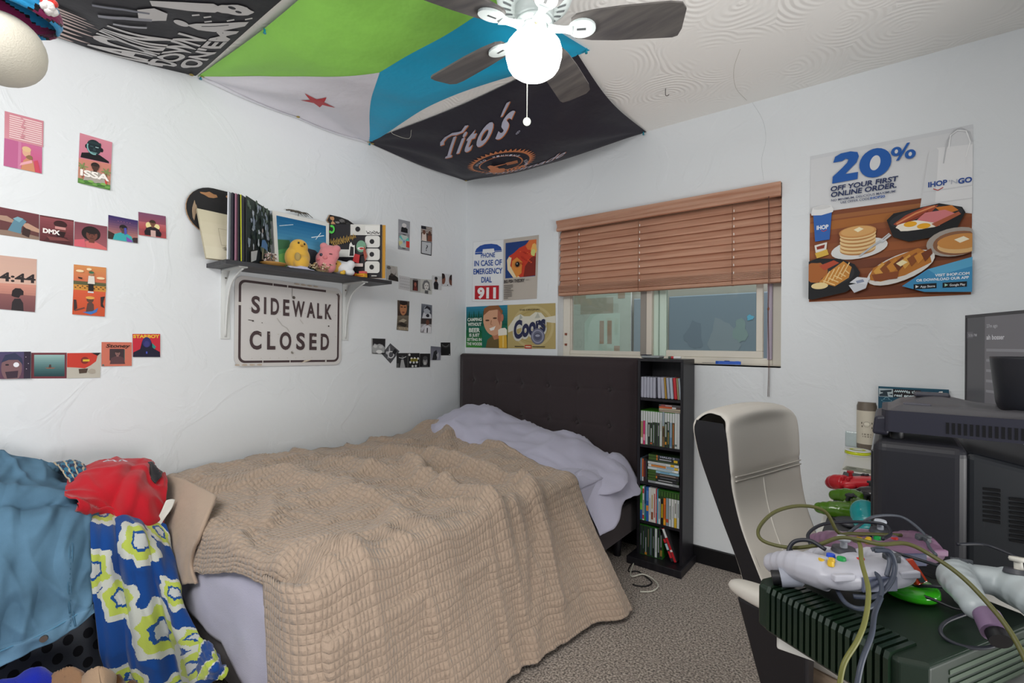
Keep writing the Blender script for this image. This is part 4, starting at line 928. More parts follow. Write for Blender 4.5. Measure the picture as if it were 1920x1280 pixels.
# blue landscape record
TL = onX(0.03, 510, 395); TR = onX(0.03, 616, 420); TR.z = TL.z
a = bg('#d8d6d2'); a.grad(6, 7, 94, 66, '#1c5f8f', '#62a0bf', 10); a.line([(10, 24), (34, 17)], 1, '#cfe0ea'); a.line([(66, 34), (90, 26)], 1.4, '#dfeaf0'); a.line([(74, 36), (84, 22)], 1, '#dfeaf0')
a.poly([(6, 56), (14, 48), (30, 52), (34, 60), (94, 60), (94, 93), (6, 93)], '#4f8f58'); a.poly([(6, 48), (26, 46), (30, 58), (6, 66)], '#3f6a4a'); a.poly([(26, 72), (34, 60), (50, 54), (72, 56), (90, 70), (86, 93), (30, 93)], '#3a3a44'); a.poly([(6, 74), (24, 66), (36, 93), (6, 93)], '#6fa45a'); a.poly([(60, 93), (78, 76), (94, 72), (94, 93)], '#2f5a44')
slab('record_sleeve', a, TL, TR, Vector((0.072, TR.y - 0.02, SZ + 0.001)), Vector((0.072, TL.y + 0.0, SZ + 0.001)), 'white bordered record sleeve of a blue sky landscape, behind the yellow plush', 'record', '#cfccc6', 0.004)
# black record with pale discs, and the one behind
RV = Vector((0.7875, 0.6163, 0)) * 0.305; NV = Vector((-0.616, 0.788, 0))
for off, lab, edge in ((0, 'black record sleeve with white discs at the shelf\'s right end', '#d8d2c8'), (0.010, 'record sleeve with an orange yellow edge, behind the black disc patterned one', '#c08a2a')):
    a = bg('#1d1a20' if off == 0 else '#c08a2a')
    if off == 0:
        a.rect(40, 0, 96, 20, '#c9c7c2'); a.rect(68, 2, 96, 20, '#d6d4d0')
        for y_ in (32, 56, 80): a.poly(rrect(68, y_ - 11, 96, y_ + 11, 5), '#cfcdc9'); a.ell(81, y_, 4.4, 4.6, '#1a181c')
        a.ell(54, 9, 4.6, 4.8, '#1a181c')
        for k in range(12): a.line([(70 + 2 * k, 12 + (k * 5) % 7), (74 + 2 * k, 18 - (k * 3) % 6)], 1, '#3a3638')
        a.ring(5, 10, 6, 8, 3, '#4fc04a', a0=-120, a1=150)
        for k in range(16): a.line([(2 + 3.1 * k, 36 - 0.7 * k + (k % 3) * 2), (3.5 + 3.1 * k, 28 - 0.7 * k + (k % 2) * 3), (5 + 3.1 * k, 37 - 0.7 * k)], 0.8, '#c9a04a')
        for k in range(8): a.line([(8 + 4 * k, 42 - 1.2 * k), (10 + 4 * k, 36 - 1.0 * k), (12 + 4 * k, 41 - k)], 0.8, '#c9a04a')
        a.rect(16, 48, 40, 62, '#c5c3bf'); a.poly([(38, 62), (40, 38), (43, 34), (46, 40), (50, 40), (50, 62)], '#d9d6d2'); a.poly([(40, 60), (42, 42), (48, 44), (48, 60)], '#1a181c')
        a.ell(62, 44, 10, 14, '#2f2a2c'); a.ell(62, 42, 9, 11, '#6f9a80'); a.ell(62, 46, 7, 3, '#d8d4ce'); a.ell(63, 46, 4, 2, '#a83a34'); a.poly([(46, 70), (50, 56), (60, 58), (58, 74)], '#b52a2e'); a.poly([(68, 40), (74, 60), (70, 70), (66, 52)], '#9a4a3a'); a.rect(50, 74, 66, 80, '#c9b8b4'); a.rect(82, 96, 92, 98, '#b5b2ae')
    o0 = Vector((0.028, -1.172, SZ + 0.001)) + NV * off + Vector((0.7875, 0.6163, 0)) * (off * 1.6)
    up = Vector((0, 0, 0.308))
    slab('record_sleeve', a, o0 + up, o0 + RV + up, o0 + RV, o0, lab, 'record', edge, 0.005 if off == 0 else 0.004)

# plush toys and small things; local frame: x right, y away from the room, z up
def facing(loc, yaw=0.62, roll=0.0):
    return Matrix.Translation(loc) @ Matrix.Rotation(yaw, 4, 'Z') @ Matrix.Rotation(roll, 4, 'Y')
def plush(name, label, loc, parts, details, yaw=0.62, roll=0, vox=0.004):
    o = thing(name, label, 'plush toy', loc)
    M = facing(loc, yaw, roll)
    mb = MB(); mb.M = M
    for c, r, col in parts: mb.ell(c, r, col, 24, 16)
    b = mb.build('body', 'fabric', o, remesh=vox, smoothit=6)
    m, nt, bs = nmat(name + '_cloth'); bs.inputs['Base Color'].default_value = (*lin(parts[0][2]), 1); bs.inputs['Roughness'].default_value = 0.95; bs.inputs['Sheen Weight'].default_value = 0.3
    nz = N(nt, 'ShaderNodeTexNoise'); nz.inputs['Scale'].default_value = 220; bump(nt, bs, nz.outputs[0], 0.4, 0.002)
    b.data.materials.clear(); b.data.materials.append(m)
    for nm, c, r, col in details:
        q = MB(); q.M = M; q.ell(c, r, col, 14, 10); q.build(nm, 'gloss' if nm == 'eye' else 'fabric', o)
    return o
plush('chick_plush', 'round yellow chick plush toy leaning on the blue landscape record', (0.142, -1.42, SZ),
      [((0, 0, 0.068), (0.064, 0.052, 0.068), '#d9a93e'), ((0.012, -0.004, 0.12), (0.046, 0.042, 0.044), '#d9a93e'), ((0.03, -0.02, 0.04), (0.04, 0.04, 0.04), '#d9a93e')],
      [('eye', (0.03, -0.040, 0.137), (0.005, 0.004, 0.006), '#15110f'), ('eye', (0.052, -0.022, 0.132), (0.004, 0.005, 0.006), '#15110f'), ('beak', (0.046, -0.038, 0.122), (0.007, 0.008, 0.006), '#b8842c'), ('wing', (0.03, -0.058, 0.062), (0.016, 0.008, 0.022), '#a8905a')], roll=-0.06)
plush('bear_plush', 'pink bear shaped plush toy with one dark eye, beside the egg plush', (0.15, -1.275, SZ),
      [((0, 0, 0.045), (0.058, 0.036, 0.045), '#d6858a'), ((0.012, 0, 0.11), (0.056, 0.036, 0.05), '#d6858a'), ((-0.022, 0, 0.15), (0.022, 0.02, 0.02), '#d6858a'), ((0.05, 0, 0.145), (0.022, 0.02, 0.02), '#d6858a'), ((0.0, -0.002, 0.08), (0.058, 0.034, 0.05), '#d6858a')],
      [('eye', (-0.016, -0.034, 0.098), (0.0085, 0.005, 0.0085), '#2a2c3c'), ('eye', (0.036, -0.034, 0.108), (0.010, 0.003, 0.003), '#5a3438'), ('muzzle', (0.008, -0.034, 0.086), (0.014, 0.008, 0.011), '#cf7d80'), ('cheek', (-0.03, -0.034, 0.072), (0.010, 0.004, 0.007), '#c66a70')], roll=0.12)
plush('egg_plush', 'white plush egg with a smiling yellow yolk face on the shelf', (0.15, -1.168, SZ),
      [((0, 0, 0.042), (0.062, 0.046, 0.042), '#dedfe2'), ((0.05, 0.0, 0.066), (0.024, 0.022, 0.024), '#dedfe2'), ((0.046, -0.012, 0.02), (0.03, 0.03, 0.02), '#dedfe2'), ((-0.02, 0, 0.06), (0.04, 0.035, 0.03), '#dedfe2')],
      [('yolk', (-0.020, -0.036, 0.05), (0.036, 0.012, 0.034), '#e0b65c'), ('eye', (-0.036, -0.0475, 0.058), (0.003, 0.002, 0.004), '#3a2a1c'), ('eye', (-0.012, -0.0475, 0.062), (0.003, 0.002, 0.004), '#3a2a1c'), ('mouth', (-0.022, -0.0480, 0.05), (0.005, 0.002, 0.002), '#8a3a2a'), ('cheek', (0.0, -0.044, 0.05), (0.005, 0.002, 0.004), '#d9948a')])
# wooden dish with pale dried flowers
mb = MB(); mb.lathe([(0.0, 0.004), (0.025, 0.0), (0.045, 0.006), (0.06, 0.018), (0.062, 0.021), (0.058, 0.021), (0.04, 0.011), (0, 0.009)], (0.15, -1.552, SZ), '#b98a4c', 28)
tag(mb.build('wooden_dish', 'satin'), 'shallow round wooden dish on the shelf, left of the chick', 'dish')
def florets(name, loc, n, spread, cols, label, seed, zmax=0.05, stems=True):
    rd = random.Random(seed); o = thing(name, label, 'dried flowers', loc)
    p = MB(); s_ = MB()
    for k in range(n):
        c = Vector(loc) + Vector((rd.uniform(-1, 1) * spread[0], rd.uniform(-1, 1) * spread[1], rd.uniform(0.012, zmax)))
        q = Matrix.Rotation(rd.uniform(0, 6), 3, 'Z') @ Matrix.Rotation(rd.uniform(-1, 1), 3, 'X')
        for j in range(5):
            ang = j * 1.257
            p.ell(c + q @ Vector((0.007 * math.cos(ang), 0.007 * math.sin(ang), 0.002 * (j % 2))), (0.006, 0.004, 0.0022), rd.choice(cols), 6, 4, rot=q @ Matrix.Rotation(ang, 3, 'Z'))
        if stems: s_.tube([c, (c + Vector(loc)) / 2 + Vector((0, 0, -0.004)), Vector(loc) + Vector((rd.uniform(-.01, .01), rd.uniform(-.01, .01), 0.003))], 0.0012, '#a3906a', 5, 3)
    p.build('petals', 'matte', o)
    if stems: s_.build('stems', 'matte', o)
    return o
florets('flower_posy', (0.15, -1.56, SZ + 0.012), 16, (0.035, 0.042), ['#c3a2a0', '#d9c6c0', '#8a6a66', '#e2d6cf', '#6d5350'], 'pale pink dried flowers heaped in the wooden dish', 21)
florets('flower_bouquet', (0.195, -1.315, SZ), 22, (0.02, 0.075), ['#e0cfae', '#b5986a', '#8a6d48', '#efe4cc', '#d9bfa8', '#5d4a38'], 'cream and brown dried flowers lying in front of the pink bear plush', 22, 0.045)
mb = MB(); mb.grid(lambda u, v: Vector((0.165 + 0.05 * v, -1.50 + 0.13 * u, SZ + 0.001 + 0.018 * math.sin(PI * u) * math.sin(PI * v) + 0.006 * math.sin(9 * u + 3 * v) * math.sin(PI * v))), 20, 10, '#bdbdd8')
tag(mb.build('lavender_cloth', 'fabric', solid=0.003), 'small lavender cloth on the shelf edge under the chick', 'cloth')
bk = thing('toy_block', 'little yellow and red toy block beside the egg plush', 'toy', (0.2, -1.075, SZ))
mb = MB(); mb.M = facing((0.2, -1.075, SZ), 0.3); mb.bx(-0.036, 0.03, -0.014, 0.014, 0, 0.02, '#d9a02c'); mb.bx(-0.03, 0.024, -0.0145, -0.0139, 0.004, 0.012, '#c46a24'); mb.build('base', 'satin', bk, bevel=0.002)
mb = MB(); mb.M = facing((0.2, -1.075, SZ), 0.3); mb.bx(-0.008, 0.03, -0.0138, 0.0138, 0.0205, 0.034, '#d8605c'); mb.build('top', 'satin', bk, bevel=0.002)
mb = MB(); mb.M = facing((0.2, -1.075, SZ), 0.3); mb.bx(-0.062, -0.037, -0.012, 0.012, 0, 0.028, '#b8242c'); mb.build('side', 'satin', bk, bevel=0.004)
mb = MB(); mb.ell((0.2, -1.195, SZ + 0.011), (0.013, 0.016, 0.011), '#d9ae3c', 16, 10); mb.ell((0.205, -1.19, SZ + 0.021), (0.007, 0.008, 0.006), '#d9ae3c', 12, 8)
tag(mb.build('rubber_duck', 'satin'), 'tiny yellow rubber figure in front of the egg plush', 'figurine')

from mathutils.geometry import tessellate_polygon
# ================================================================== flags pinned under the ceiling
def flag_fn(TL, TR, BR, BL, zc, sag, pk=1.0, bt=0, bb=0, bl=0, brr=0, st=0, sb=0, sl=0, sr=0, wr=0.004, seed=0, pin=False, sp=0.8):
    TL, TR, BR, BL = map(Vector, (TL, TR, BR, BL))
    def fn(u, v, h=0):
        s1, s2 = math.sin(PI * u), math.sin(PI * v)
        sb_ = max(s1, 0) ** 1.6
        vv = v + bt * sb_ * (1 - v) - bb * sb_ * v
        uu = u + bl * s2 * (1 - u) - brr * s2 * u
        P = TL * (1 - uu) * (1 - vv) + TR * uu * (1 - vv) + BR * uu * vv + BL * (1 - uu) * vv
        zz = sag * max(s1, 0) ** sp * max(math.sin(PI * v ** pk), 0) ** 0.9
        zz += st * s1 * (1 - v) ** 2 + sb * s1 * v ** 2
        e = abs(math.sin(2 * PI * v)) if pin else s2
        zz += sl * e * (1 - u) ** 3 + sr * s2 * u ** 2
        f = min(1, 6 * min(u, 1 - u, v, 1 - v) + 0.15)
        zz += wr * f * noise.noise(Vector((u * 5 + seed, v * 3 + (u - v) * 4, seed * 1.7)))
        # straight pulls running in from the pinned corners
        for cu, cv in ((0, 0), (1, 0), (0, 1), (1, 1)):
            du, dv = u - cu, (v - cv) * 0.62
            r_ = math.hypot(du, dv)
            an = math.atan2(abs(dv), abs(du))
            zz += 0.008 * math.sin(an * 9) * math.exp(-((r_ - 0.24) / 0.18) ** 2)
        return Vector((P.x, P.y, zc - zz - h))
    return fn
def pl(pts, fn, mb, col, h, n=14):
    """a printed polygon (convex, fan of small triangles) laid on the cloth"""
    c = (sum(p[0] for p in pts) / len(pts), sum(p[1] for p in pts) / len(pts))
    for i in range(len(pts)):
        a_, b_ = pts[i], pts[(i + 1) % len(pts)]
        vs, fs, idx = [], [], {}
        for r_ in range(n + 1):
            for q in range(r_ + 1):
                s_ = r_ / n; t = q / max(r_, 1)
                idx[(r_, q)] = len(vs)
                u = c[0] * (1 - s_) + (a_[0] * (1 - t) + b_[0] * t) * s_; v = c[1] * (1 - s_) + (a_[1] * (1 - t) + b_[1] * t) * s_
                vs.append(fn(u, v, h))
        for r_ in range(n):
            for q in range(r_ + 1):
                fs.append((idx[(r_, q)], idx[(r_ + 1, q)], idx[(r_ + 1, q + 1)]))
                if q < r_: fs.append((idx[(r_, q)], idx[(r_ + 1, q + 1)], idx[(r_, q + 1)]))
        mb.add(vs, fs, col, True)
def put_aff(mb, art, O, ex, ey, fn, h0, dh=0.0006):
    """lay flat art on the cloth: u,v = O + x*ex + y*ey"""
    for i, (vs, fs, c) in enumerate(art.L):
        uv = [(min(max(O[0] + x * ex[0] + y * ey[0], 0), 1), min(max(O[1] + x * ex[1] + y * ey[1], 0), 1)) for x, y in vs]
        tris = []
        for f in fs:
            if len(f) == 3: tris.append(tuple(uv[k] for k in f))
            else:
                P = [Vector((uv[k][0], uv[k][1], 0)) for k in f]
                for t in tessellate_polygon([P]): tris.append(tuple((P[k].x, P[k].y) for k in t))
        out = []
        while tris:
            t = tris.pop()
            e = [math.hypot(t[k][0] - t[(k + 1) % 3][0], t[k][1] - t[(k + 1) % 3][1]) for k in range(3)]
            k = e.index(max(e))
            if e[k] > 0.035:
                a_, b_, c_ = t[k], t[(k + 1) % 3], t[(k + 2) % 3]; m_ = ((a_[0] + b_[0]) / 2, (a_[1] + b_[1]) / 2)
                tris += [(a_, m_, c_), (m_, b_, c_)]
            else: out.append(t)
        vv, ff = [], []
        for t in out:
            o = len(vv); vv += [fn(q[0], q[1], h0 + dh * i) for q in t]; ff.append((o, o + 1, o + 2))
        mb.add(vv, ff, c if isinstance(c, str) else c[0], True)
def grommet(p, name, parent):
    mb = MB(); mb.lathe([(0.005, 0), (0.009, -0.001), (0.0095, -0.003), (0.0055, -0.0035), (0.005, 0)], p, '#b8a25a', 16); return mb.build(name, 'metal', parent)

# green, blue and white flag with the red star
F1 = flag_fn((0.004, -1.845, 0), (1.555, -1.84, 0), (1.575, -0.905, 0), (0.004, -0.895, 0), 2.436, 0.055, 1.0, bt=0.012, bb=0.115, brr=0.03, st=0.02, sb=0.012, sl=0.012, wr=0.014, seed=3, pin=True)
fl = thing('ceiling_flag', 'green, blue and white flag with a red star pinned under the ceiling', 'flag', (0.7, -1.37, 2.38))
mb = MB(); mb.grid(lambda u, v: F1(u, v), 70, 48, lambda u, v: '#97d95e' if v < 0.5 else '#22aeda')
pl([(0.0, 0.0), (0.54, 0.5), (0.0, 1.0)], F1, mb, '#e6e4ec', 0.0016, 24)
mb.build('cloth', 'flagcloth', fl)
mb = MB(); pts = []
for k in range(10):
    r_ = 0.098 if k % 2 == 0 else 0.039
    an = -PI / 2 + k * PI / 5 + 0.35
    pts.append((0.215 + r_ * math.cos(an) * 0.62, 0.462 + r_ * math.sin(an)))
a = Art(1, 1); a.poly(pts, '#c5343a'); put_aff(mb, a, (0, 0), (1, 0), (0, 1), F1, 0.0035); mb.build('star', 'flagcloth', fl)
mb = MB(); mb.grid(lambda u, v: F1(0.016 * u, v, 0.004), 2, 60, '#f0f0f6'); mb.build('hem', 'flagcloth', fl)
for p in ((0.012, 0.012), (0.014, 0.985), (0.02, 0.5)): grommet(F1(*p, 0.003), 'grommet', fl)
# black flag with the vodka wordmark
F2 = flag_fn((0.012, -0.915, 0), (1.525, -0.935, 0), (1.455, -0.006, 0), (0.012, -0.012, 0), 2.435, 0.11, 1.7, bt=0.03, bl=0.004, brr=0.02, st=0.002, sb=0.02, sl=0.006, wr=0.004, seed=8)
fl = thing('ceiling_flag', 'black flag with grey and orange lettering pinned over the room corner', 'flag', (0.73, -0.47, 2.33))
mb = MB(); mb.grid(lambda u, v: F2(u, v), 70, 48, '#2c2933'); mb.build('cloth', 'flagcloth', fl)
mb = MB()
TO, TX, TY = (0.196, 0.41), (0.0034, -0.0002), (-0.00255, 0.0031)
def word(c, dx=0, dy=0):
    a = Art(100, 100)
    # big script T with a flourish, then i t o ' s
    a.poly([(3 + dx, -2 + dy), (15 + dx, -2 + dy), (15 + dx, -8 + dy), (11.5 + dx, -9 + dy), (10 + dx, -60 + dy), (5 + dx, -60 + dy), (6 + dx, -9 + dy), (3 + dx, -8 + dy)], c)
    a.line([(-11 + dx, -44 + dy), (-13 + dx, -54 + dy), (-9 + dx, -66 + dy), (0 + dx, -70 + dy), (10 + dx, -66 + dy), (18 + dx, -66 + dy), (22 + dx, -78 + dy)], 6.5, c)
    a.text('i', 25 + dx, -10 + dy, 56, c, wd=6, bold=0.03); a.text('t', 40 + dx, -8 + dy, 60, c, wd=15, bold=0.03); a.text('o', 63 + dx, -12 + dy, 72, c, wd=21, bold=0.03); a.text("'", 80 + dx, -24 + dy, 62, c, wd=5, bold=0.03); a.text('s', 94 + dx, -14 + dy, 70, c, wd=16, bold=0.025)
    return a
put_aff(mb, word('#c8743e', 2.2, 3), TO, TX, TY, F2, 0.003, 0.0001)
put_aff(mb, word('#b9b9cb'), TO, TX, TY, F2, 0.0044, 0.0001)
a = Art(10, 10); a.ring(0, 0, 3, 3, 0.7, '#b9b9cb'); a.text('R', 0, 1.4, 3, '#b9b9cb')
put_aff(mb, a, (0.632, 0.37), TX, TY, F2, 0.004, 0.0004)
mb.build('wordmark', 'flagcloth', fl)
mb = MB(); OR = '#d1855a'; DKF = '#2b2832'
a = Art(100, 100); p = []
for k in range(84): 
    r_ = 100 if k % 2 == 0 else 86
    p.append((r_ * math.cos(2 * PI * k / 84), r_ * math.sin(2 * PI * k / 84)))
for k in range(42): a.poly([p[2 * k - 1], p[2 * k], p[2 * k + 1], (0, 0)], OR) if k == 0 else a.L[-1][0].extend([p[2 * k - 1], p[2 * k], p[2 * k + 1], (0, 0)]) or a.L[-1][1].append((4 * k, 4 * k + 1, 4 * k + 2, 4 * k + 3))
a.ell(0, 0, 87, 87, OR, n=48); a.ell(0, 0, 82, 82, DKF, n=48); a.ring(0, 0, 64, 64, 4, OR, 48)
for t, c0, c1 in (('AWARD', 185, 232), ('WINNING', 246, 312)):
    for i, ch in enumerate(t):
        an = math.radians(c0 + (c1 - c0) * (i + .5) / len(t))
        a.text(ch, 68 * math.cos(an), 68 * math.sin(an), 10, '#cfcfdd', wd=8, rot=an + PI / 2, bold=0.03)
for i, ch in enumerate('DISTILLERY'):
    an = math.radians(150 - 110 * (i + .5) / 10); a.text(ch, 78 * math.cos(an), 78 * math.sin(an), 10, OR, wd=8, rot=an - PI / 2, bold=0.02)
for i, ch in enumerate('TIMES'):
    an = math.radians(22 - 50 * (i + .5) / 5); a.text(ch, 78 * math.cos(an), 78 * math.sin(an), 9, '#cfcfdd', wd=7, rot=an - PI / 2, bold=0.02)
a.poly([(-40, -26), (-32, -34), (-20, -24), (6, -30), (22, -36), (22, -32), (4, -24), (-16, -16), (-8, -10), (-4, 0), (12, 4), (16, 18), (10, 44), (-20, 40), (-34, 20), (-28, 8)], OR)
a.poly([(12, -38), (44, -44), (48, -24), (18, -18)], OR)
for k in range(3): a.line([(14, -33 + 5 * k), (47, -39 + 5 * k)], 1.2, DKF)
for k in range(5): a.ring(18 + 11 * k, 26 - 4 * k, 9, 17, 4, OR, 20, a0=150, a1=400)
put_aff(mb, a, (0.432, 0.60), (0.00171, 0.00050), (-0.00084, 0.00140), F2, 0.003, 0.0008)
mb.build('emblem', 'flagcloth', fl)
mb = MB(); a = Art(100, 100); a.text('Handmade', 0, 0, 42, '#c8743e', wd=206, al='l', shear=0.3, bold=0.0); b_ = Art(100, 100); b_.text('Handmade', -2, -2, 42, '#c4c4d2', wd=206, al='l', shear=0.3, bold=0.01)
put_aff(mb, a, (0.262, 0.765), (0.00205, 0.00012), (-0.0008, 0.0013), F2, 0.003); put_aff(mb, b_, (0.262, 0.765), (0.00205, 0.00012), (-0.0008, 0.0013), F2, 0.0036)
mb.build('lettering', 'flagcloth', fl)
for p in ((0.014, 0.03), (0.012, 0.97)): grommet(F2(*p, 0.003), 'grommet', fl)
# black poster flag
F3 = flag_fn((0.006, -2.78, 0), (1.53, -2.78, 0), (1.52, -1.852, 0), (0.006, -1.855, 0), 2.434, 0.06, 1.0, bb=0.012, st=0.03, sb=0.012, sl=0.045, wr=0.010, seed=14)
fl = thing('ceiling_flag', 'black concert flag with tall dripping white letters and pale figures', 'flag', (0.7, -2.3, 2.36))
mb = MB(); mb.grid(lambda u, v: F3(u, v), 60, 44, '#2b2a2f'); mb.build('cloth', 'flagcloth', fl)
WHT = '#c9c7c6'
mb = MB()
def drip(t, v0, v1, u0, u1, sl=0.0):
    a = Art(100, 100); a.text(t, 0, 0, 100, WHT, wd=100, al='l', bold=0.035)
    put_aff(mb, a, (u0, v1), ((u1 - u0) / 100, sl / 100), (0.0002, (v1 - v0) / 100), F3, 0.003)
drip('JACKIN', 0.57, 0.775, 0.006, 0.20, 0.02); drip('DOWN', 0.795, 0.885, 0.03, 0.27, 0.01); drip("ON'EM", 0.90, 0.965, 0.06, 0.36, 0.005)
mb.build('lettering', 'flagcloth', fl)
mb = MB(); a = Art(100, 100)
a.ell(30.4, 78.6, 1.5, 2.6, WHT); a.poly([(30.6, 80.4), (33.4, 82.4), (36.6, 87), (40.6, 94), (42, 97.2), (39.4, 97.4), (36, 93.6), (32.6, 90), (30.4, 84.6)], WHT); a.line([(33, 84.6), (38, 92)], 0.35, '#2b2a2f')
a.poly([(34, 67), (36, 65.4), (41, 74), (45, 82), (44.4, 86), (41.6, 84.6), (38, 77)], WHT); a.blob(45.4, 89.4, 2.4, 6.2, WHT, seed=4, rot=-0.25); a.ell(46, 88, 0.6, 1.4, '#2b2a2f'); a.ell(45.2, 91, 0.5, 1.2, '#2b2a2f'); a.ell(43.6, 84.6, 1.2, 1.8, WHT)
a.poly([(26, 66), (30, 64), (33.4, 68), (33, 72.6), (29, 74), (26.6, 70)], WHT); a.line([(21, 55), (24.4, 62), (27, 70)], 1.3, '#8f9098'); a.line([(25, 52), (28, 60), (30, 68)], 0.9, '#7a7c86'); a.line([(20, 60), (23, 70)], 0.8, '#a5a6ac')
a.poly([(46, 70), (49, 68), (58, 80), (62, 90), (60, 93), (53, 88)], WHT); a.poly([(64, 84), (68, 80), (80, 92), (76, 96), (70, 92)], WHT)
for q in ((36, 84), (38, 82.6), (40, 90), (43, 95), (37, 79)): a.line([(q[0], q[1]), (q[0] + 1.6, q[1] + 1.8)], 0.7, WHT)
for k in range(9): a.poly([(1 + 1.8 * k, 40 + 1.2 * (k % 3)), (2.5 + 1.8 * k, 42), (2.0 + 1.8 * k, 53 + (k * 5) % 8), (1.6 + 1.8 * k, 52 + (k * 3) % 6)], '#c9b4ae')
a.poly([(0.5, 36), (17, 34), (18, 43), (0.5, 45)], '#c9b4ae')
put_aff(mb, a, (0, 0), (0.01, 0), (0, 0.01), F3, 0.003, 0.0002)
mb.build('figures', 'flagcloth', fl)
grommet(F3(0.012, 0.975, 0.003), 'grommet', fl)
# pins
for i, p in enumerate((F1(0.008, 0.008), F1(0.41, 0.004), F1(0.01, 0.995), F1(0.995, 0.985), F2(0.99, 0.985))):
    q = MB(); q.cyl(p + Vector((0, 0, 0.004)), p + Vector((0, 0, -0.012)), 0.0045, 0.0035, '#1d8a9c', 10); q.cyl(p + Vector((0, 0, -0.012)), p + Vector((0, 0, -0.016)), 0.006, 0.006, '#1d8a9c', 10)
    tag(q.build('push_pin', 'gloss'), ('teal push pin at the corner where the concert flag meets the starred flag', 'teal push pin midway along the green flag edge beside the black concert flag', 'teal push pin at the left wall between the starred and black wordmark flags', 'teal push pin holding the blue corner of the starred flag by the fan', 'teal push pin at the black wordmark flag\'s right corner by the back wall')[i], 'push pin')
mb = MB(); P = [onZ(2.44, 1248, 166), onZ(2.44, 1248, 182)]
p = P[0]; mb.tube([p, p + Vector((0, 0, -0.03)), p + Vector((0.006, 0.004, -0.036)), p + Vector((0.014, 0.009, -0.03))], 0.0016, '#3a3634', 6, 5)
tag(mb.build('ceiling_hook', 'metal'), 'tiny dark hook screwed into the bare ceiling right of the fan', 'hook')
mb = MB(); p0, p1 = F1(0.22, 0.97), F2(0.30, 0.03)
mb.tube([F1(0.20, 0.975, 0.004), F1(0.205, 0.985, 0.035), F2(0.235, 0.03, 0.05), F2(0.25, 0.03, 0.005)], 0.0007, '#d8d4c4', 5, 8)
tag(mb.build('string_loop', 'matte'), 'thin white string loop hanging in the gap between two ceiling flags', 'string')

# ================================================================== ceiling fan
FC = Vector((1.707, -1.498, 0)); FZ = 2.09
fan = thing('ceiling_fan', 'white ceiling fan with grey blades and a lit white globe', 'ceiling fan', (FC.x, FC.y, FZ - 0.09))
FW = '#d9e3e2'
def L(prof, nm, mat='satin', parent=fan, n=40, col=FW):
    q = MB(); q.lathe([(r_, z) for r_, z in prof], (FC.x, FC.y, 0), col, n); return q.build(nm, mat, parent)
L([(0, 2.44), (0.075, 2.44), (0.075, 2.41), (0.06, 2.40), (0.06, 2.36), (0.10, 2.35), (0.118, 2.33), (0.118, 2.26), (0.112, 2.245), (0.10, 2.238), (0.066, 2.228), (0.06, 2.228)], 'motor_housing')
q = MB()
for k in range(22):
    an = 2 * PI * k / 22; M = Matrix.Translation((FC.x, FC.y, 0)) @ Matrix.Rotation(an, 4, 'Z'); q.M = M
    q.add([(0.074, -0.0035, 2.2285), (0.097, -0.0045, 2.2355), (0.099, 0.0, 2.2362), (0.097, 0.0045, 2.2355), (0.074, 0.0035, 2.2285), (0.072, 0, 2.2278)], [(0, 1, 2, 3, 4, 5)], '#6f7477')
q.build('vent_slots', 'satin', fan)
L([(0.06, 2.229), (0.062, 2.19), (0.05, 2.188), (0.05, 2.175), (0, 2.175)], 'flywheel', col='#aeb7b6')
L([(0.03, 2.19), (0.056, 2.186), (0.058, 2.178), (0.05, 2.172), (0.044, 2.172)], 'switch_ring')
L([(0.042, 2.174), (0.042, 2.142), (0.045, 2.140), (0.045, 2.134), (0.03, 2.134)], 'light_fitter', col='#cfd8d8')
mb = MB(); p = FC + Vector((0.7, -0.72, 0)).normalized() * 0.041 + Vector((0, 0, 2.158)); d_ = Vector((0.7, -0.72, 0)).normalized()
mb.cyl(p, p + d_ * 0.008, 0.004, 0.003, '#b9a88a', 12); mb.build('reverse_switch', 'metal', fan)
m, nt, b = nmat('lamp_globe'); b.inputs['Base Color'].default_value = (0.9, 0.9, 0.88, 1); b.inputs['Roughness'].default_value = 0.3
b.inputs['Emission Color'].default_value = (1, 0.985, 0.95, 1); b.inputs['Emission Strength'].default_value = GLOBE; MATS['lamp_globe'] = m
g = 1.115
L([(0.045, FZ + 0.05), (0.062 * g, FZ + 0.042), (0.074 * g, FZ + 0.024), (0.0785 * g, FZ + 0.004), (0.078 * g, FZ - 0.012), (0.0745 * g, FZ - 0.026), (0.0715 * g, FZ - 0.04), (0.064 * g, FZ - 0.053), (0.05 * g, FZ - 0.065), (0.03 * g, FZ - 0.074), (0.0, FZ - 0.077)], 'globe', 'lamp_globe', n=48)
BP = [(0.115, -0.03), (0.13, -0.045), (0.18, -0.055), (0.26, -0.062), (0.40, -0.066), (0.435, -0.06), (0.45, -0.04), (0.452, 0.03), (0.445, 0.056), (0.43, 0.062), (0.26, 0.060), (0.18, 0.053), (0.13, 0.042), (0.115, 0.028)]
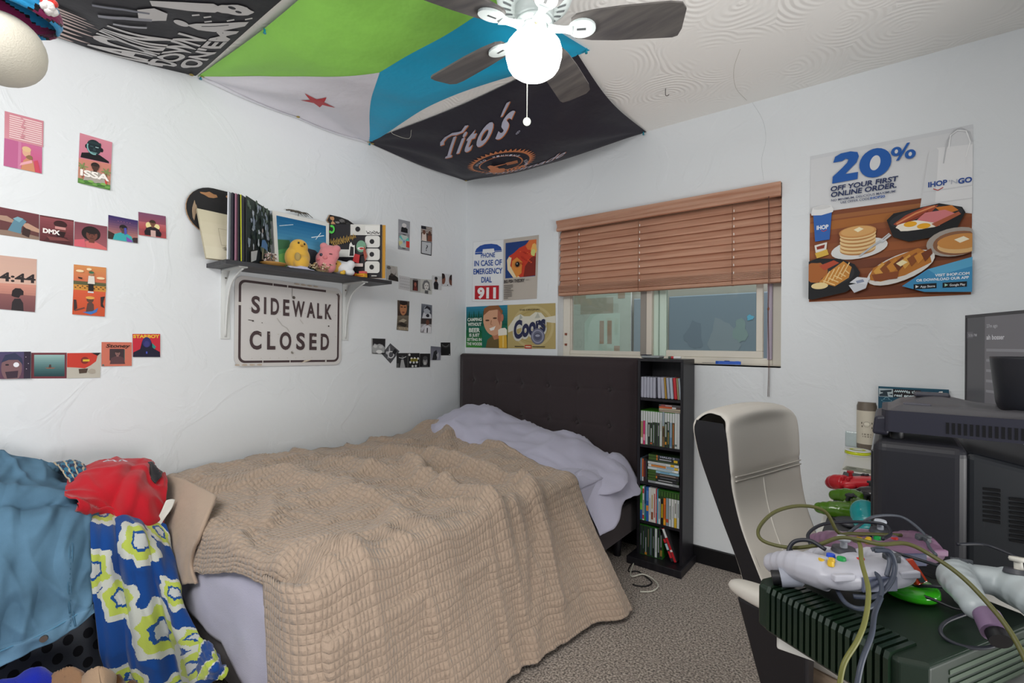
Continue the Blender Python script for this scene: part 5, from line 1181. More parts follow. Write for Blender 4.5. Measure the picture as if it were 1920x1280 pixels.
for k in range(5):
    an = math.radians(31.5 + 72 * k)
    M = Matrix.Translation((FC.x, FC.y, 2.163)) @ Matrix.Rotation(an, 4, 'Z') @ Matrix.Rotation(math.radians(-11), 4, 'X')
    bl_ = MB().prism(BP, 0, 0.006, '#fff', M).build('blade', 'fan_wood', fan, bevel=0.0015)
    q = MB(); q.M = M
    ov = [(0.148 + 0.042 * math.cos(t * PI / 12), 0.034 * math.sin(t * PI / 12)) for t in range(24)]
    q.prism(ov, -0.008, -0.0005, FW); q.M = None
    M2 = Matrix.Translation((FC.x, FC.y, 2.163)) @ Matrix.Rotation(an, 4, 'Z')
    arm = [(0.045, 0.018), (0.07, 0.012), (0.095, 0.010), (0.12, 0.017), (0.12, -0.017), (0.095, -0.010), (0.07, -0.012), (0.045, -0.018)]
    q.prism(arm, -0.004, 0.006, FW, M2 @ Matrix.Translation((0, 0, 0.006)) @ Matrix.Rotation(0.12, 4, 'Y'))
    ir = q.build('blade_iron', 'satin', bl_, bevel=0.003)
    q = MB(); q.M = M; q.bx(0.132, 0.160, -0.004, 0.004, -0.0086, -0.0079, '#4a4d4f'); q.build('screw_slot', 'satin', bl_)
pc = Vector((FC.x, FC.y, 0)) + Vector((-0.03, 0.035, 0))
c0 = atD(1.53, 989, 152); pb = atD(1.53, 988, 221)
mb = MB()
zt = 2.145
mb.tube([Vector((pb.x, pb.y, zt)), Vector((pb.x, pb.y, pb.z))], 0.0012, '#d8dad2', 6, 1, smoothpath=False)
zz = zt
while zz > pb.z:
    mb.ell((pb.x, pb.y, zz), 0.0019, '#dcded6', 6, 4); zz -= 0.0052
mb.tube([Vector((FC.x, FC.y, 2.15)), Vector(((FC.x + pb.x) / 2, (FC.y + pb.y) / 2, 2.15)), Vector((pb.x, pb.y, zt))], 0.0014, '#d8dad2', 6, 4)
ch = mb.build('pull_chain', 'satin', fan)
mb = MB(); q = frame_z(Vector((0.55, -0.75, -0.3))); c_ = Vector((pb.x, pb.y, pb.z - 0.012)); n_ = Vector((0.55, -0.75, -0.3)).normalized()
mb.cyl(c_ - n_ * 0.003, c_ + n_ * 0.003, 0.0125, 0.0125, '#dfe6da', 20); mb.build('pull_fob', 'satin', ch, bevel=0.001)

# ================================================================== bed
def quilt_mat(name, plain=False):
    m, nt, b = nmat(name)
    b.inputs['Base Color'].default_value = (*lin('#ae9987'), 1); b.inputs['Roughness'].default_value = 0.95; b.inputs['Specular IOR Level'].default_value = 0.1; b.inputs['Sheen Weight'].default_value = 0.25
    g = N(nt, 'ShaderNodeNewGeometry')
    nz = N(nt, 'ShaderNodeTexNoise'); nz.inputs['Scale'].default_value = 55; nz.inputs['Detail'].default_value = 4
    nt.links.new(g.outputs['Position'], nz.inputs['Vector'])
    if plain:
        bump(nt, b, nz.outputs[0], 0.25, 0.004)
    else:
        uv = N(nt, 'ShaderNodeUVMap', uv_map='UVMap')
        nd = N(nt, 'ShaderNodeTexNoise'); nd.inputs['Scale'].default_value = 9; nd.inputs['Detail'].default_value = 2
        nt.links.new(uv.outputs[0], nd.inputs['Vector'])
        mx = N(nt, 'ShaderNodeMix', data_type='RGBA', blend_type='LINEAR_LIGHT'); mx.inputs[0].default_value = 0.010
        nt.links.new(uv.outputs[0], mx.inputs[6]); nt.links.new(nd.outputs['Color'], mx.inputs[7])
        sp = N(nt, 'ShaderNodeSeparateXYZ'); nt.links.new(mx.outputs[2], sp.inputs[0])
        def pp(sock, per):
            q = N(nt, 'ShaderNodeMath', operation='PINGPONG'); q.inputs[1].default_value = per / 2; nt.links.new(sock, q.inputs[0])
            d = N(nt, 'ShaderNodeMath', operation='MULTIPLY'); d.inputs[1].default_value = 2 / per; nt.links.new(q.outputs[0], d.inputs[0])
            e = N(nt, 'ShaderNodeMath', operation='POWER'); e.inputs[1].default_value = 0.45; nt.links.new(d.outputs[0], e.inputs[0])
            return e.outputs[0]
        a_, c_ = pp(sp.outputs[0], 0.024), pp(sp.outputs[1], 0.016)
        mn = N(nt, 'ShaderNodeMath', operation='MULTIPLY'); nt.links.new(a_, mn.inputs[0]); nt.links.new(c_, mn.inputs[1])
        bl_ = pp(sp.outputs[0], 0.15)
        m2 = N(nt, 'ShaderNodeMath', operation='MULTIPLY_ADD'); m2.inputs[1].default_value = 1.1; nt.links.new(bl_, m2.inputs[0]); nt.links.new(mn.outputs[0], m2.inputs[2])
        n1 = bump(nt, None, nz.outputs[0], 0.8, 0.008)
        bump(nt, b, m2.outputs[0], 0.75, 0.007, n1)
        mr = N(nt, 'ShaderNodeMapRange'); mr.inputs[3].default_value = 0.80; mr.inputs[4].default_value = 1.0; nt.links.new(mn.outputs[0], mr.inputs[0])
        cm = N(nt, 'ShaderNodeMix', data_type='RGBA', blend_type='MULTIPLY'); cm.inputs[0].default_value = 0.6; cm.inputs[6].default_value = (*lin('#b29d8b'), 1)
        nt.links.new(mr.outputs[0], cm.inputs[7]); nt.links.new(cm.outputs[2], b.inputs['Base Color'])
    MATS[name] = m
quilt_mat('quilted_cotton'); quilt_mat('quilt_lining', True)
def sm(a, b, x):
    t = min(max((x - a) / (b - a), 0), 1); return t * t * (3 - 2 * t)
def interp(tab, x):
    if x <= tab[0][0]: return tab[0][1]
    for (a, p), (b, q) in zip(tab, tab[1:]):
        if x <= b: return p + (q - p) * (x - a) / (b - a)
    return tab[-1][1]
def fbm(x, y, z=0.0, o=3):
    s, a, f = 0, 1, 1
    for _ in range(o):
        s += a * noise.noise(Vector((x * f, y * f, z + 7.3 * f))); a *= 0.5; f *= 2
    return s

CH = '#3a3234'
bed = thing('bed', 'dark upholstered bed frame with a tall buttoned headboard', 'bed', (0.72, -1.05, 0))
HX0, HX1, HZ1 = 0.018, 1.452, 1.108
BTN = [(hx, hz) for hz in (0.915, 0.70) for hx in (0.17, 0.39, 0.61, 0.83, 1.05, 1.27)]
mb = MB(); mb.bx(HX0, HX1, -0.085, -0.016, 0.12, HZ1, CH); mb.build('headboard', 'fabric', bed, bevel=0.022, seg=4)
def hbf(u, v):
    x = HX0 + 0.012 + (HX1 - HX0 - 0.024) * u; z = 0.30 + (HZ1 - 0.012 - 0.30) * v
    e = min(u, 1 - u, (1 - v) * 0.6) ; y = -0.085 - 0.016 * sm(0, 0.035, e)
    for bx_, bz_ in BTN:
        d2 = ((x - bx_) ** 2 + (z - bz_) ** 2); y += 0.014 * math.exp(-d2 / 0.0006)
        y += 0.0035 * math.exp(-(abs(x - bx_) / 0.006) ** 1.2) * math.exp(-((z - bz_) / 0.09) ** 2)
    for bz_ in (0.915, 0.70): y += 0.0022 * math.exp(-(abs(z - bz_) / 0.006) ** 1.2)
    return Vector((x, y, z))
hc = MB().grid(hbf, 200, 110, CH).build('headboard_cushion', 'fabric', bed)
for bx_, bz_ in BTN: MB().ell((bx_, -0.0905, bz_), (0.011, 0.006, 0.011), CH, 12, 8).build('button', 'fabric', hc)
MB().bx(1.405, 1.448, -2.02, -0.086, 0.13, 0.292, CH).build('side_rail', 'fabric', bed, bevel=0.012, seg=3)
MB().bx(0.02, 0.05, -2.0, -0.086, 0.13, 0.292, CH).build('side_rail', 'fabric', bed, bevel=0.012, seg=3)
MB().bx(0.02, 1.448, -2.052, -2.021, 0.09, 0.30, CH).build('foot_rail', 'fabric', bed, bevel=0.010, seg=3)
for lx, ly in ((0.07, -1.95), (1.38, -1.95), (1.38, -0.2), (0.07, -0.2)):
    MB().cyl((lx, ly, 0.13), (lx, ly, 0), 0.026, 0.02, '#17151a', 16).build('leg', 'satin', bed)
MB().bx(0.051, 1.404, -2.02, -0.087, 0.20, 0.235, '#3a3436').build('slat_deck', 'matte', bed)
mt = tag(MB().bx(0.055, 1.398, -2.03, -0.118, 0.238, 0.515, '#8d8d98').build('mattress', 'fabric', bevel=0.05, seg=5), 'grey mattress on the dark bed frame, its side showing by the headboard', 'mattress')

# lavender sheet: top, right side and foot
LAV = '#bab8cb'
def sheet_top(u, v):
    x = 0.03 + 1.385 * u; y = -0.13 - 1.905 * v
    z = 0.523 + 0.006 * fbm(x * 4, y * 4, 1)
    e = sm(0.0, 0.05, 1.41 - x) * sm(0, 0.04, y + 2.045); z -= 0.035 * (1 - e)
    return Vector((x, y, z))
def sheet_foot(u, v):
    x = 0.06 + 1.35 * u
    low = interp([(0.2, 0.33), (0.53, 0.27), (0.68, 0.25), (0.80, 0.222), (0.90, 0.225), (0.97, 0.195), (1.12, 0.185), (1.4, 0.15)], x) + 0.006 * math.sin(x * 27)
    z = 0.49 + (low - 0.49) * v
    return Vector((x, -2.047 - 0.014 * sm(0, 0.3, v) - 0.016 * v * (1 + math.sin(x * 16 + 3 * v)) * 0.6 - 0.004 * fbm(x * 9, z * 9, 4), z))
def sheet_side(u, v):
    y = -0.16 - 1.86 * u; low = 0.34 + 0.02 * math.sin(y * 14)
    return Vector((1.413 + 0.012 * v + 0.008 * math.sin(y * 25) * v, y, 0.49 + (low - 0.49) * v))
mb = MB(); mb.grid(sheet_top, 60, 60, LAV); mb.grid(sheet_foot, 90, 24, LAV); mb.grid(sheet_side, 80, 8, LAV)
tag(mb.build('bed_sheet', 'fabric', solid=0.003), 'lavender bed sheet hanging below the quilt at the bed\'s foot', 'sheet')

# long pillow slumped against the headboard
def pil(u, v):
    a_ = 2 * PI * v
    end = (1 - abs(2 * u - 1) ** 5) ** 0.5 if 0 < u < 1 else 0
    x = 0.07 + 1.42 * u
    cx = x + 0.02 * math.sin(a_)
    drp = sm(0.66, 1.0, u)
    zc = 0.605 + 0.045 * math.exp(-((u - 0.17) / 0.16) ** 2) - 0.105 * drp - 0.055 * sm(0.25, 0.62, u)
    yc = -0.35 - 0.03 * u
    ry, rz_ = 0.235 * (0.25 + 0.75 * end), (0.085 - 0.018 * u) * (0.12 + 0.88 * end)
    c, s = math.cos(a_), math.sin(a_)
    py, pz = ry * math.copysign(abs(c) ** 0.85, c), rz_ * s
    t = 0.30 - 0.10 * u
    y = yc + py * math.cos(t) - pz * math.sin(t); z = zc + py * math.sin(t) + pz * math.cos(t)
    y = min(y, -0.112)
    w_ = 0.010 * fbm(x * 5 + y * 2, y * 7, 2.2) + 0.016 * max(1 - 2.4 * abs(noise.noise(Vector((x * 3.5 + y * 3, y * 9 - x * 3, 6.1)))), 0) ** 2 * sm(-0.2, 0.6, s)
    z += w_ * (0.4 + end)
    lo = 0.53 if u < 0.9 else 0.43
    return Vector((cx, y, max(z, lo + 0.002 * math.sin(9 * x))))
pw = thing('pillow', 'long lavender pillow slumped along the dark headboard', 'pillow', (0.8, -0.3, 0.52))
mb = MB(); mb.grid(pil, 90, 48, LAV); mb.build('pillowcase', 'fabric', pw)
def flap(u, v):
    p = Vector((1.35 + 0.155 * u, -0.165 - 0.46 * v, 0.56 - 0.15 * u ** 1.5 - 0.05 * v - 0.10 * u * v))
    p.z += 0.018 * math.sin(9 * v + 4 * u) + 0.010 * fbm(p.x * 12, p.y * 12, 5); p.x += 0.014 * math.sin(11 * v) * u
    return p
MB().grid(flap, 26, 40, LAV).build('open_end', 'fabric', pw, solid=0.004)

# the quilt
RID = []
for pts, amp, wd in (([(806, 868), (880, 884), (960, 903), (1053, 941)], 0.032, 0.042), ([(768, 880), (790, 905), (850, 927), (931, 951)], 0.030, 0.038), ([(620, 873), (700, 892), (790, 897)], 0.022, 0.045),
                     ([(360, 992), (470, 985), (600, 992), (700, 965)], -0.02, 0.06), ([(390, 915), (520, 905), (650, 925)], 0.022, 0.05), ([(915, 848), (1010, 868), (1085, 882)], 0.022, 0.03), ([(900, 985), (1000, 1010), (1060, 1060)], 0.014, 0.04),
                     ([(505, 1062), (560, 1040), (650, 1040)], 0.03, 0.05), ([(690, 960), (800, 990), (930, 1010)], 0.014, 0.05), ([(560, 940), (680, 935), (760, 945)], 0.014, 0.04), ([(850, 830), (870, 860), (960, 900)], -0.012, 0.04), ([(470, 1000), (520, 1035), (560, 1075)], -0.016, 0.035), ([(720, 850), (820, 860)], 0.018, 0.03), ([(960, 935), (1040, 985), (1100, 1010)], 0.016, 0.03)):
    RID.append(([(p.x, p.y) for p in (onZ(0.57, *q) for q in pts)], amp, wd))
def ridges(x, y):
    s = 0
    for P, amp, wd in RID:
        best = 9
        for (ax, ay), (bx, by) in zip(P, P[1:]):
            dx, dy = bx - ax, by - ay; t = min(max(((x - ax) * dx + (y - ay) * dy) / (dx * dx + dy * dy), 0), 1)
            best = min(best, math.hypot(x - ax - t * dx, y - ay - t * dy))
        s += amp * math.exp(-(best / wd) ** 2)
    return s
YST = [(0.02, -0.52), (0.10, -0.44), (0.18, -0.375), (0.28, -0.39), (0.44, -0.52), (0.62, -0.60), (0.8, -0.635), (1.07, -0.68), (1.38, -0.74), (1.9, -0.66)]
OVH = [(0.0, 0.20), (0.25, 0.14), (0.47, 0.24), (0.83, 0.15), (1.02, 0.09), (1.4, 0.05)]
XH = [(-2.05, 1.50), (-1.75, 1.515), (-1.4, 1.53), (-1.0, 1.60), (-0.6, 1.70)]
XE, ZT, YF, R_ = 1.375, 0.556, -2.03, 0.045
def side_pt(a, y):
    """a: run across the bed from x = 0.025; returns x, z and how far down the side"""
    top = XE - 0.025
    if a <= top: return 0.025 + a, ZT, 0
    q = a - top
    arc = R_ * PI / 2
    if q < arc:
        an = q / R_; return XE + R_ * math.sin(an), ZT - R_ * (1 - math.cos(an)), 0.1 * q / arc
    h = q - arc; Hh = ZT - R_ - 0.018
    k = min(h / Hh, 1)
    return XE + R_ + (interp(XH, y) - XE - R_) * k ** 1.15, ZT - R_ - Hh * k, 0.1 + 0.9 * k
ATOT = XE - 0.025 + R_ * PI / 2 + (ZT - R_ - 0.018)
def quilt(u, v):
    a = ATOT * u
    x0 = side_pt(a, -1.3)[0]
    ys = interp(YST, min(x0, 1.6)); topL = YF - ys
    ov = interp(OVH, x0) if x0 < XE else 0.02
    if x0 > 1.30: ov = ov * (1 - sm(1.30, 1.40, x0)) + 0.165 * sm(1.30, 1.40, x0)
    tl = abs(topL); d = (tl + ov) * v
    y = ys - min(d, tl); x, z, k = side_pt(a, y)
    ex = max(d - tl, 0)
    if ex > 0 and k > 0.03:
        y = YF - 0.055 * math.sin(min(ex / 0.07, 1) * PI / 2); x -= 0.07 * (1 - math.cos(min(ex / 0.07, 1) * PI / 2)) + max(ex - 0.07, 0)
    elif ex > 0:
        rr = 0.03; arc = rr * PI / 2
        if ex < arc: y = YF - rr * math.sin(ex / rr); z -= rr * (1 - math.cos(ex / rr))
        else: y = YF - rr - 0.12 * (ex - arc); z -= rr + (ex - arc)
    fade = 1 - min(ex / 0.05, 1)
    w_ = 1.9 * ridges(x, y) * (1 - k) * fade + 0.024 * fbm(x * 2.0, y * 2.0, 3.1) * (1 - k) * fade + 0.012 * abs(fbm(x * 5, y * 7, 8.8)) * (1 - k * 0.5)
    # soft creases running across the bed, sharper where they meet
    rx, ry = x * 0.8 + y * 0.6, y * 0.8 - x * 0.6
    c1 = 1 - abs(noise.noise(Vector((rx * 2.2, ry * 5.5, 12.0)))) * 2.2
    c2 = 1 - abs(noise.noise(Vector((rx * 5, ry * 11, 17.0)))) * 2.2
    w_ += (0.028 * max(c1, 0) ** 3 + 0.009 * max(c2, 0) ** 2) * fade * sm(0, 0.12, ys - y) * (1 - 0.45 * k) + 0.003 * fbm(x * 22, y * 26 + z * 20, 5.5, 2)
    # rolled head edge by the wall, standing up on the pillow
    w_ += 0.066 * math.exp(-((y - ys + 0.07) / 0.08) ** 2) * sm(0.03, 0.12, x) * (1 - sm(0.36, 0.70, x))
    w_ += 0.035 * sm(-0.75, -0.45, y) * (1 - sm(0.7, 1.2, x)) * (1 - k)
    w_ += 0.02 * math.exp(-((y - ys + 0.03) / 0.05) ** 2) * sm(0.55, 0.7, x) * (1 - k)
    z += max(w_, -0.014) * (1 - min(k * 3, 1))
    if k > 0:
        f = math.sin(y * 7.5 + 1.0) * 0.018 + math.sin(y * 17 + 2.2) * 0.006 + 0.012 * fbm(y * 5, z * 6, 4.4)
        x += f * k + w_ * 0.9 * min(k * 3, 1)
        if z < 0.42 and ex <= 0: x = max(x, 1.458)
        # big curved fold near the head end of the drop
        c_ = -0.80 - 0.10 * (1 - k) ** 2
        x += 0.022 * math.exp(-((y - c_) / 0.045) ** 2) * sm(0.05, 0.5, k) - 0.018 * math.exp(-((y - c_ + 0.10) / 0.05) ** 2) * sm(0.05, 0.5, k)
        x += 0.02 * math.exp(-((y + 1.02 + 0.25 * k) / 0.03) ** 2) * k * 0.7
    return Vector((max(x, 0.004 + 0.02), y, max(z, 0.02)))
def quilt_corner(u, v):
    """the part that drops over the foot beside the right corner and turns round it"""
    x = 1.175 + 0.245 * u
    z = ZT + 0.012 - (ZT - 0.02) * v
    y = YF - 0.022 * sm(0, 0.12, v) - 0.010 * v + 0.007 * math.sin(u * 9 + 1) * v - 0.006 * fbm(x * 8, z * 8, 2)
    x += 0.03 * v * u + 0.008 * v
    if u > 0.8: y += 0.05 * ((u - 0.8) / 0.2) ** 1.5; x -= 0.012 * (u - 0.8) / 0.2
    if v < 0.12: y += 0.02 * (1 - v / 0.12) ; z -= 0.012 * (1 - v / 0.12)
    return Vector((x, y, z))
qt = thing('quilt', 'tan quilted bedspread spread over the bed and down its right side', 'quilt', (0.8, -1.3, 0.55))
mb = MB(); mb.grid(quilt, 260, 250, '#ae9987', uvf=lambda u, v: (ATOT * u, 1.75 * v)); mb.grid(quilt_corner, 50, 90, '#ae9987', uvf=lambda u, v: (1.15 + 0.25 * u, 1.75 + 0.5 * v))
mb.build('cover', 'quilted_cotton', qt, solid=0.012)
# left foot corner folded back, its plain lining outward
FT = [(onY(-2.03, 301, 888), onY(-2.0, 350, 900), onY(-1.99, 408, 934)), (onY(-2.04, 304, 930), onY(-2.05, 345, 950), onY(-2.03, 398, 955)), (onY(-2.075, 312, 990), onY(-2.085, 345, 1010), onY(-2.075, 378, 1005)), (onY(-2.085, 330, 1060), onY(-2.095, 345, 1062), onY(-2.085, 362, 1052)), (onY(-2.085, 345, 1090), onY(-2.09, 352, 1092), onY(-2.08, 372, 1092))]
def bez_grid(rows, cols):
    n, m_ = len(rows), len(rows[0])
    def fn(u, v):
        line = []
        for r_ in rows:
            line.append(cr_eval(r_, u))
        return cr_eval(line, v)
    return fn
def cr_eval(P, t):
    n = len(P) - 1; s = min(max(t, 0), 1) * n; i = min(int(s), n - 1); f = s - i
    p1, p2 = P[i], P[i + 1]; p0 = P[i - 1] if i > 0 else p1 * 2 - p2; p3 = P[i + 2] if i + 2 <= n else p2 * 2 - p1
    return 0.5 * ((2 * p1) + (p2 - p0) * f + (2 * p0 - 5 * p1 + 4 * p2 - p3) * f * f + (3 * p1 - p0 - 3 * p2 + p3) * f ** 3)
g_ = bez_grid(FT, 3)
mb = MB(); mb.grid(lambda u, v: g_(u, v) + Vector((0, -0.004 * fbm(u * 3, v * 5, 1), 0.006 * fbm(u * 4, v * 4, 9))), 24, 40, '#ae9987')
tag(mb.build('folded_corner', 'quilt_lining', qt, solid=0.010), 'smooth folded-back corner')

# ================================================================== narrow bookcase of games beside the bed
CX0, CX1, CY0, CZ1 = 1.492, 1.742, -0.195, 1.110
cs = thing('bookcase', 'tall narrow black bookcase of games between headboard and chair', 'bookcase', (1.617, -0.1, 0))
PT = 0.015
MB().bx(CX0, CX0 + PT, CY0, -0.016, 0.04, CZ1 - PT, '#fff').build('side_panel', 'black_wood', cs, bevel=0.0012)
MB().bx(CX1 - PT, CX1, CY0, -0.016, 0.04, CZ1 - PT, '#fff').build('side_panel', 'black_wood', cs, bevel=0.0012)
MB().bx(CX0, CX1, CY0, -0.016, CZ1 - PT, CZ1, '#fff').build('top_panel', 'black_wood', cs, bevel=0.0012)
MB().bx(CX0 + PT, CX1 - PT, -0.024, -0.017, 0.04, CZ1 - PT, '#fff').build('back_panel', 'black_wood', cs)
MB().bx(1.462, 1.758, -0.258, -0.016, 0.0, 0.04, '#fff').build('base', 'black_wood', cs, bevel=0.003)
LV = [0.895, 0.640, 0.438, 0.226, 0.04]
for z_ in LV[:-1]: MB().bx(CX0 + PT, CX1 - PT, CY0 + 0.004, -0.024, z_ - 0.014, z_, '#fff').build('shelf', 'black_wood', cs, bevel=0.001)
mb = MB(); mb.bx(CX0 + PT + 0.015, CX1 - PT - 0.01, -0.05, -0.03, 0.985, 1.0, '#fff'); mb.build('top_rail', 'black_wood', cs)
IX0, IX1 = CX0 + PT, CX1 - PT
ORD = ['first', 'second', 'third', 'fourth', 'fifth', 'sixth', 'seventh', 'eighth', 'ninth', 'tenth', 'eleventh', 'twelfth', 'thirteenth', 'fourteenth', 'fifteenth', 'sixteenth', 'seventeenth', 'eighteenth']
YF_ = -0.188
def case(nm, cat, label, group, x, wd, z, h, dp, body, bands, lean=0.0, bev=0.0015, round_=False, flat=False):
    """one box; bands: list of (from, to, colour) up the spine, 0 at its foot"""
    M = Matrix.Translation((x, 0, z)) @ Matrix.Rotation(lean, 4, 'Y')
    mb = MB(); mb.M = M
    y0 = YF_
    mb.bx(0, wd, y0, y0 + dp, 0, h, body)
    e = 0.0006
    for q in bands:
        a0, a1, c = q[:3]
        l0, l1 = (q[3], q[4]) if len(q) > 3 else (0.06, 0.94)
        if flat: vs = [(wd * a0, y0 - e, h * l0), (wd * a1, y0 - e, h * l0), (wd * a1, y0 - e, h * l1), (wd * a0, y0 - e, h * l1)]
        else: vs = [(wd * l0, y0 - e, h * a0), (wd * l1, y0 - e, h * a0), (wd * l1, y0 - e, h * a1), (wd * l0, y0 - e, h * a1)]
        e += 0.0003
        mb.add(vs, [(0, 1, 2, 3)], c)
    o = mb.build(nm, 'satin' if not round_ else 'satin')
    if round_:
        md = o.modifiers.new('bevel', 'BEVEL'); md.width = min(0.006, wd * 0.3); md.segments = 3; md.limit_method = 'ANGLE'
    return tag(o, label, cat, group)
# first row: thirteen cartridges
U = 0.22 / 475
ws = [('#a3a4b2', 'grey', 180, 215, 0), ('#a3a4b2', 'grey', 215, 250, 0), ('#a3a4b2', 'grey', 250, 288, 0), ('#a3a4b2', 'grey', 288, 325, 0), ('#a3a4b2', 'grey', 325, 362, 0), ('#a3a4b2', 'grey', 364, 404, -0.03), ('#a3a4b2', 'wide grey', 408, 452, -0.06),
      ('#a5802c', 'narrow gold', 454, 474, -0.08), ('#9a9eae', 'grey', 478, 512, -0.08), ('#a4b0bc', 'pale blue grey', 516, 552, -0.08), ('#b62830', 'red', 556, 594, -0.08), ('#908c66', 'narrow olive', 597, 615, -0.08), ('#9fa9b2', 'pale', 618, 640, -0.08)]
for i, (c, nm, a, b, ln) in enumerate(ws):
    case('game_cartridge', 'game cartridge', '%s game cartridge, %s from the left in the bookcase\'s top row' % (nm, ORD[i]), 'game cartridges on the bookcase\'s top row', IX0 + (a - 180) * U + (0.010 if ln else 0), (b - a) * U * 0.94, LV[0] + 0.001 + (0.0015 if ln else 0), 0.114, 0.072, c, [], ln, round_=True)
# second row: sixteen white topped cases
W_ = '#c4c6c6'; D_ = '#2b2b2d'
row2 = [('white and tan', [(0, .68, '#9c8866'), (.02, .2, '#d6d4cc')]), ('white and hot pink', [(0, .7, '#c2336c'), (.12, .3, '#e88aa8')]), ('all white', [(.3, .62, '#8f9698', .4, .6)]), ('white and black', [(0, .66, D_), (.25, .6, '#b5b5b5', .3, .7)]), ('white and black', [(0, .66, D_), (.1, .5, '#c2c2c2', .3, .7), (.04, .08, '#b5522c')]),
        ('white and black', [(0, .68, '#303032'), (.08, .6, '#8f9698', .3, .7)]), ('white and plain black', [(0, .68, '#29292b')]), ('white and charcoal', [(0, .68, '#37373b'), (.3, .6, '#a9a9ac', .35, .65)]), ('all white', [(.45, .75, '#7d7d80', .4, .6)]), ('grey and brown', [(0, .60, '#75563c'), (.6, 1, '#8f9aa3'), (.3, .55, '#3a2a20', .2, .8)]),
        ('black with an orange dot', [(0, .72, D_), (.3, .66, '#b9bdb9', .3, .7), (.08, .16, '#d08a2a', .2, .8)]), ('white, black and gold', [(0, .74, D_), (.1, .44, '#8a743a', .3, .7), (.5, .72, '#b0b0b0', .3, .7)]), ('white and pale blue', [(0, .72, '#8595a8'), (.05, .3, '#5e7a9c')]), ('white and brown', [(0, .72, '#5e3d2c'), (.1, .68, '#a8683c', .3, .7)]), ('pale grey', [(.06, .12, '#5a6468')]), ('pale grey', [])]
for i, (nm, bd) in enumerate(row2):
    wd = (IX1 - IX0 - 0.006) / 16
    case('game_case', 'game case', '%s game case, %s from the left in the second row' % (nm, ORD[i]), 'game cases in the second row', IX0 + 0.002 + wd * i, wd * 0.95, LV[1] + 0.0008, 0.186, 0.134, '#3a7a1e' if i not in (14, 15) else '#a9b0b0', [(0.015, 0.985, W_)] + bd)
for i, (nm, bd, bc) in enumerate((('tan', [(0, 1, '#8a7f70'), (.05, .95, '#a99c88', .3, .7)], '#57504a'), ('cream', [(0, 1, '#b5aa94'), (.2, .9, '#8f8470', .4, .6)], '#57504a'), ('dark disc case with an orange stripe', [(0, .62, '#c0562c'), (.62, .8, '#c4c4c6'), (.8, 1, '#4a3430')], '#2c2828'), ('dark disc case with a thin red line', [(0.1, .62, '#8c4a4c'), (.3, .6, '#b5b0b0', .3, .7)], '#4c4a4c'))):
    case('disc_case', 'disc case', '%s, %s from the bottom of the small pile' % (nm if 'case' in nm else nm + ' disc case', ORD[i]), 'disc cases lying on the second row', IX0 + 0.104, 0.114, LV[1] + 0.1875 + 0.0100 * i, 0.0096, 0.125, bc, bd, flat=True)
# third row
for i, (nm, c, bd) in enumerate((('pale blue', '#5c6a78', [(0.05, .95, '#7f95a8', .2, .6)]), ('orange', '#3f3834', [(0.02, .98, '#c8622e', .1, .8), (.02, .2, '#c9c9c9', .1, .8)]), ('dark red', '#2c2426', [(.2, .9, '#8c2a2c', .3, .7)]), ('black', '#1f1f21', [(.1, .9, '#3a3a3d', .2, .7)]))):
    case('disc_case', 'disc case', '%s disc case, %s of four upright in the third row' % (nm, ORD[i]), 'upright disc cases in the third row', IX0 + 0.001 + 0.0102 * i, 0.0096, LV[2] + 0.0008, 0.126, 0.125, c, bd)
GRN = '#3f5a24'
stack = [('grey and white', '#1f2f18', [(0, 1, '#8c9094'), (.25, .8, '#c2c4c6', .3, .7)]), ('black', '#1f2f18', [(0, .26, GRN), (.3, .95, '#2c2c30'), (.35, .8, '#b5b5b8', .35, .65)]), ('black', '#1f2f18', [(0, .26, GRN), (.26, .3, '#d07a2c'), (.3, 1, '#28282c'), (.4, .9, '#7a7a80', .4, .6)]), ('brown', '#1f2f18', [(0, .26, GRN), (.26, 1, '#4c403c'), (.4, .9, '#a89a90', .4, .65)]),
         ('pale blue', '#2f6a1e', [(0, .26, GRN), (.26, 1, '#8fb6cc'), (.4, .7, '#5f90b0', .3, .7)]), ('white and sky blue', '#5a6a6c', [(0, 1, '#c9d0d2'), (.3, .8, '#8fb0c4', .3, .7), (.86, .97, '#e2e4e2')]), ('white and orange', '#6a6a60', [(0, 1, '#d2d2cc'), (.1, .58, '#c97a2c', .2, .9), (.6, .84, '#6c9cc0', .3, .8), (.85, .97, '#d8b22c')]), ('white with a yellow end', '#5a6a6c', [(0, 1, '#d0d2d0'), (.06, .6, '#a3a6a8', .35, .6), (.74, .86, '#d8aa24')]),
         ('thin dark green', '#243a1c', [(0, 1, '#33422c'), (.3, .9, '#5e6c54', .4, .6)]), ('black with a yellow end', '#1f2f18', [(0, .26, GRN), (.26, .3, '#d07a2c'), (.3, 1, '#2c2c30'), (.36, .74, '#a9abb0', .3, .7), (.82, .94, '#d8b22c')]), ('dark blue grey HALO', '#1f2f18', [(0, .26, GRN), (.26, .3, '#d07a2c'), (.3, 1, '#3c4250')])]
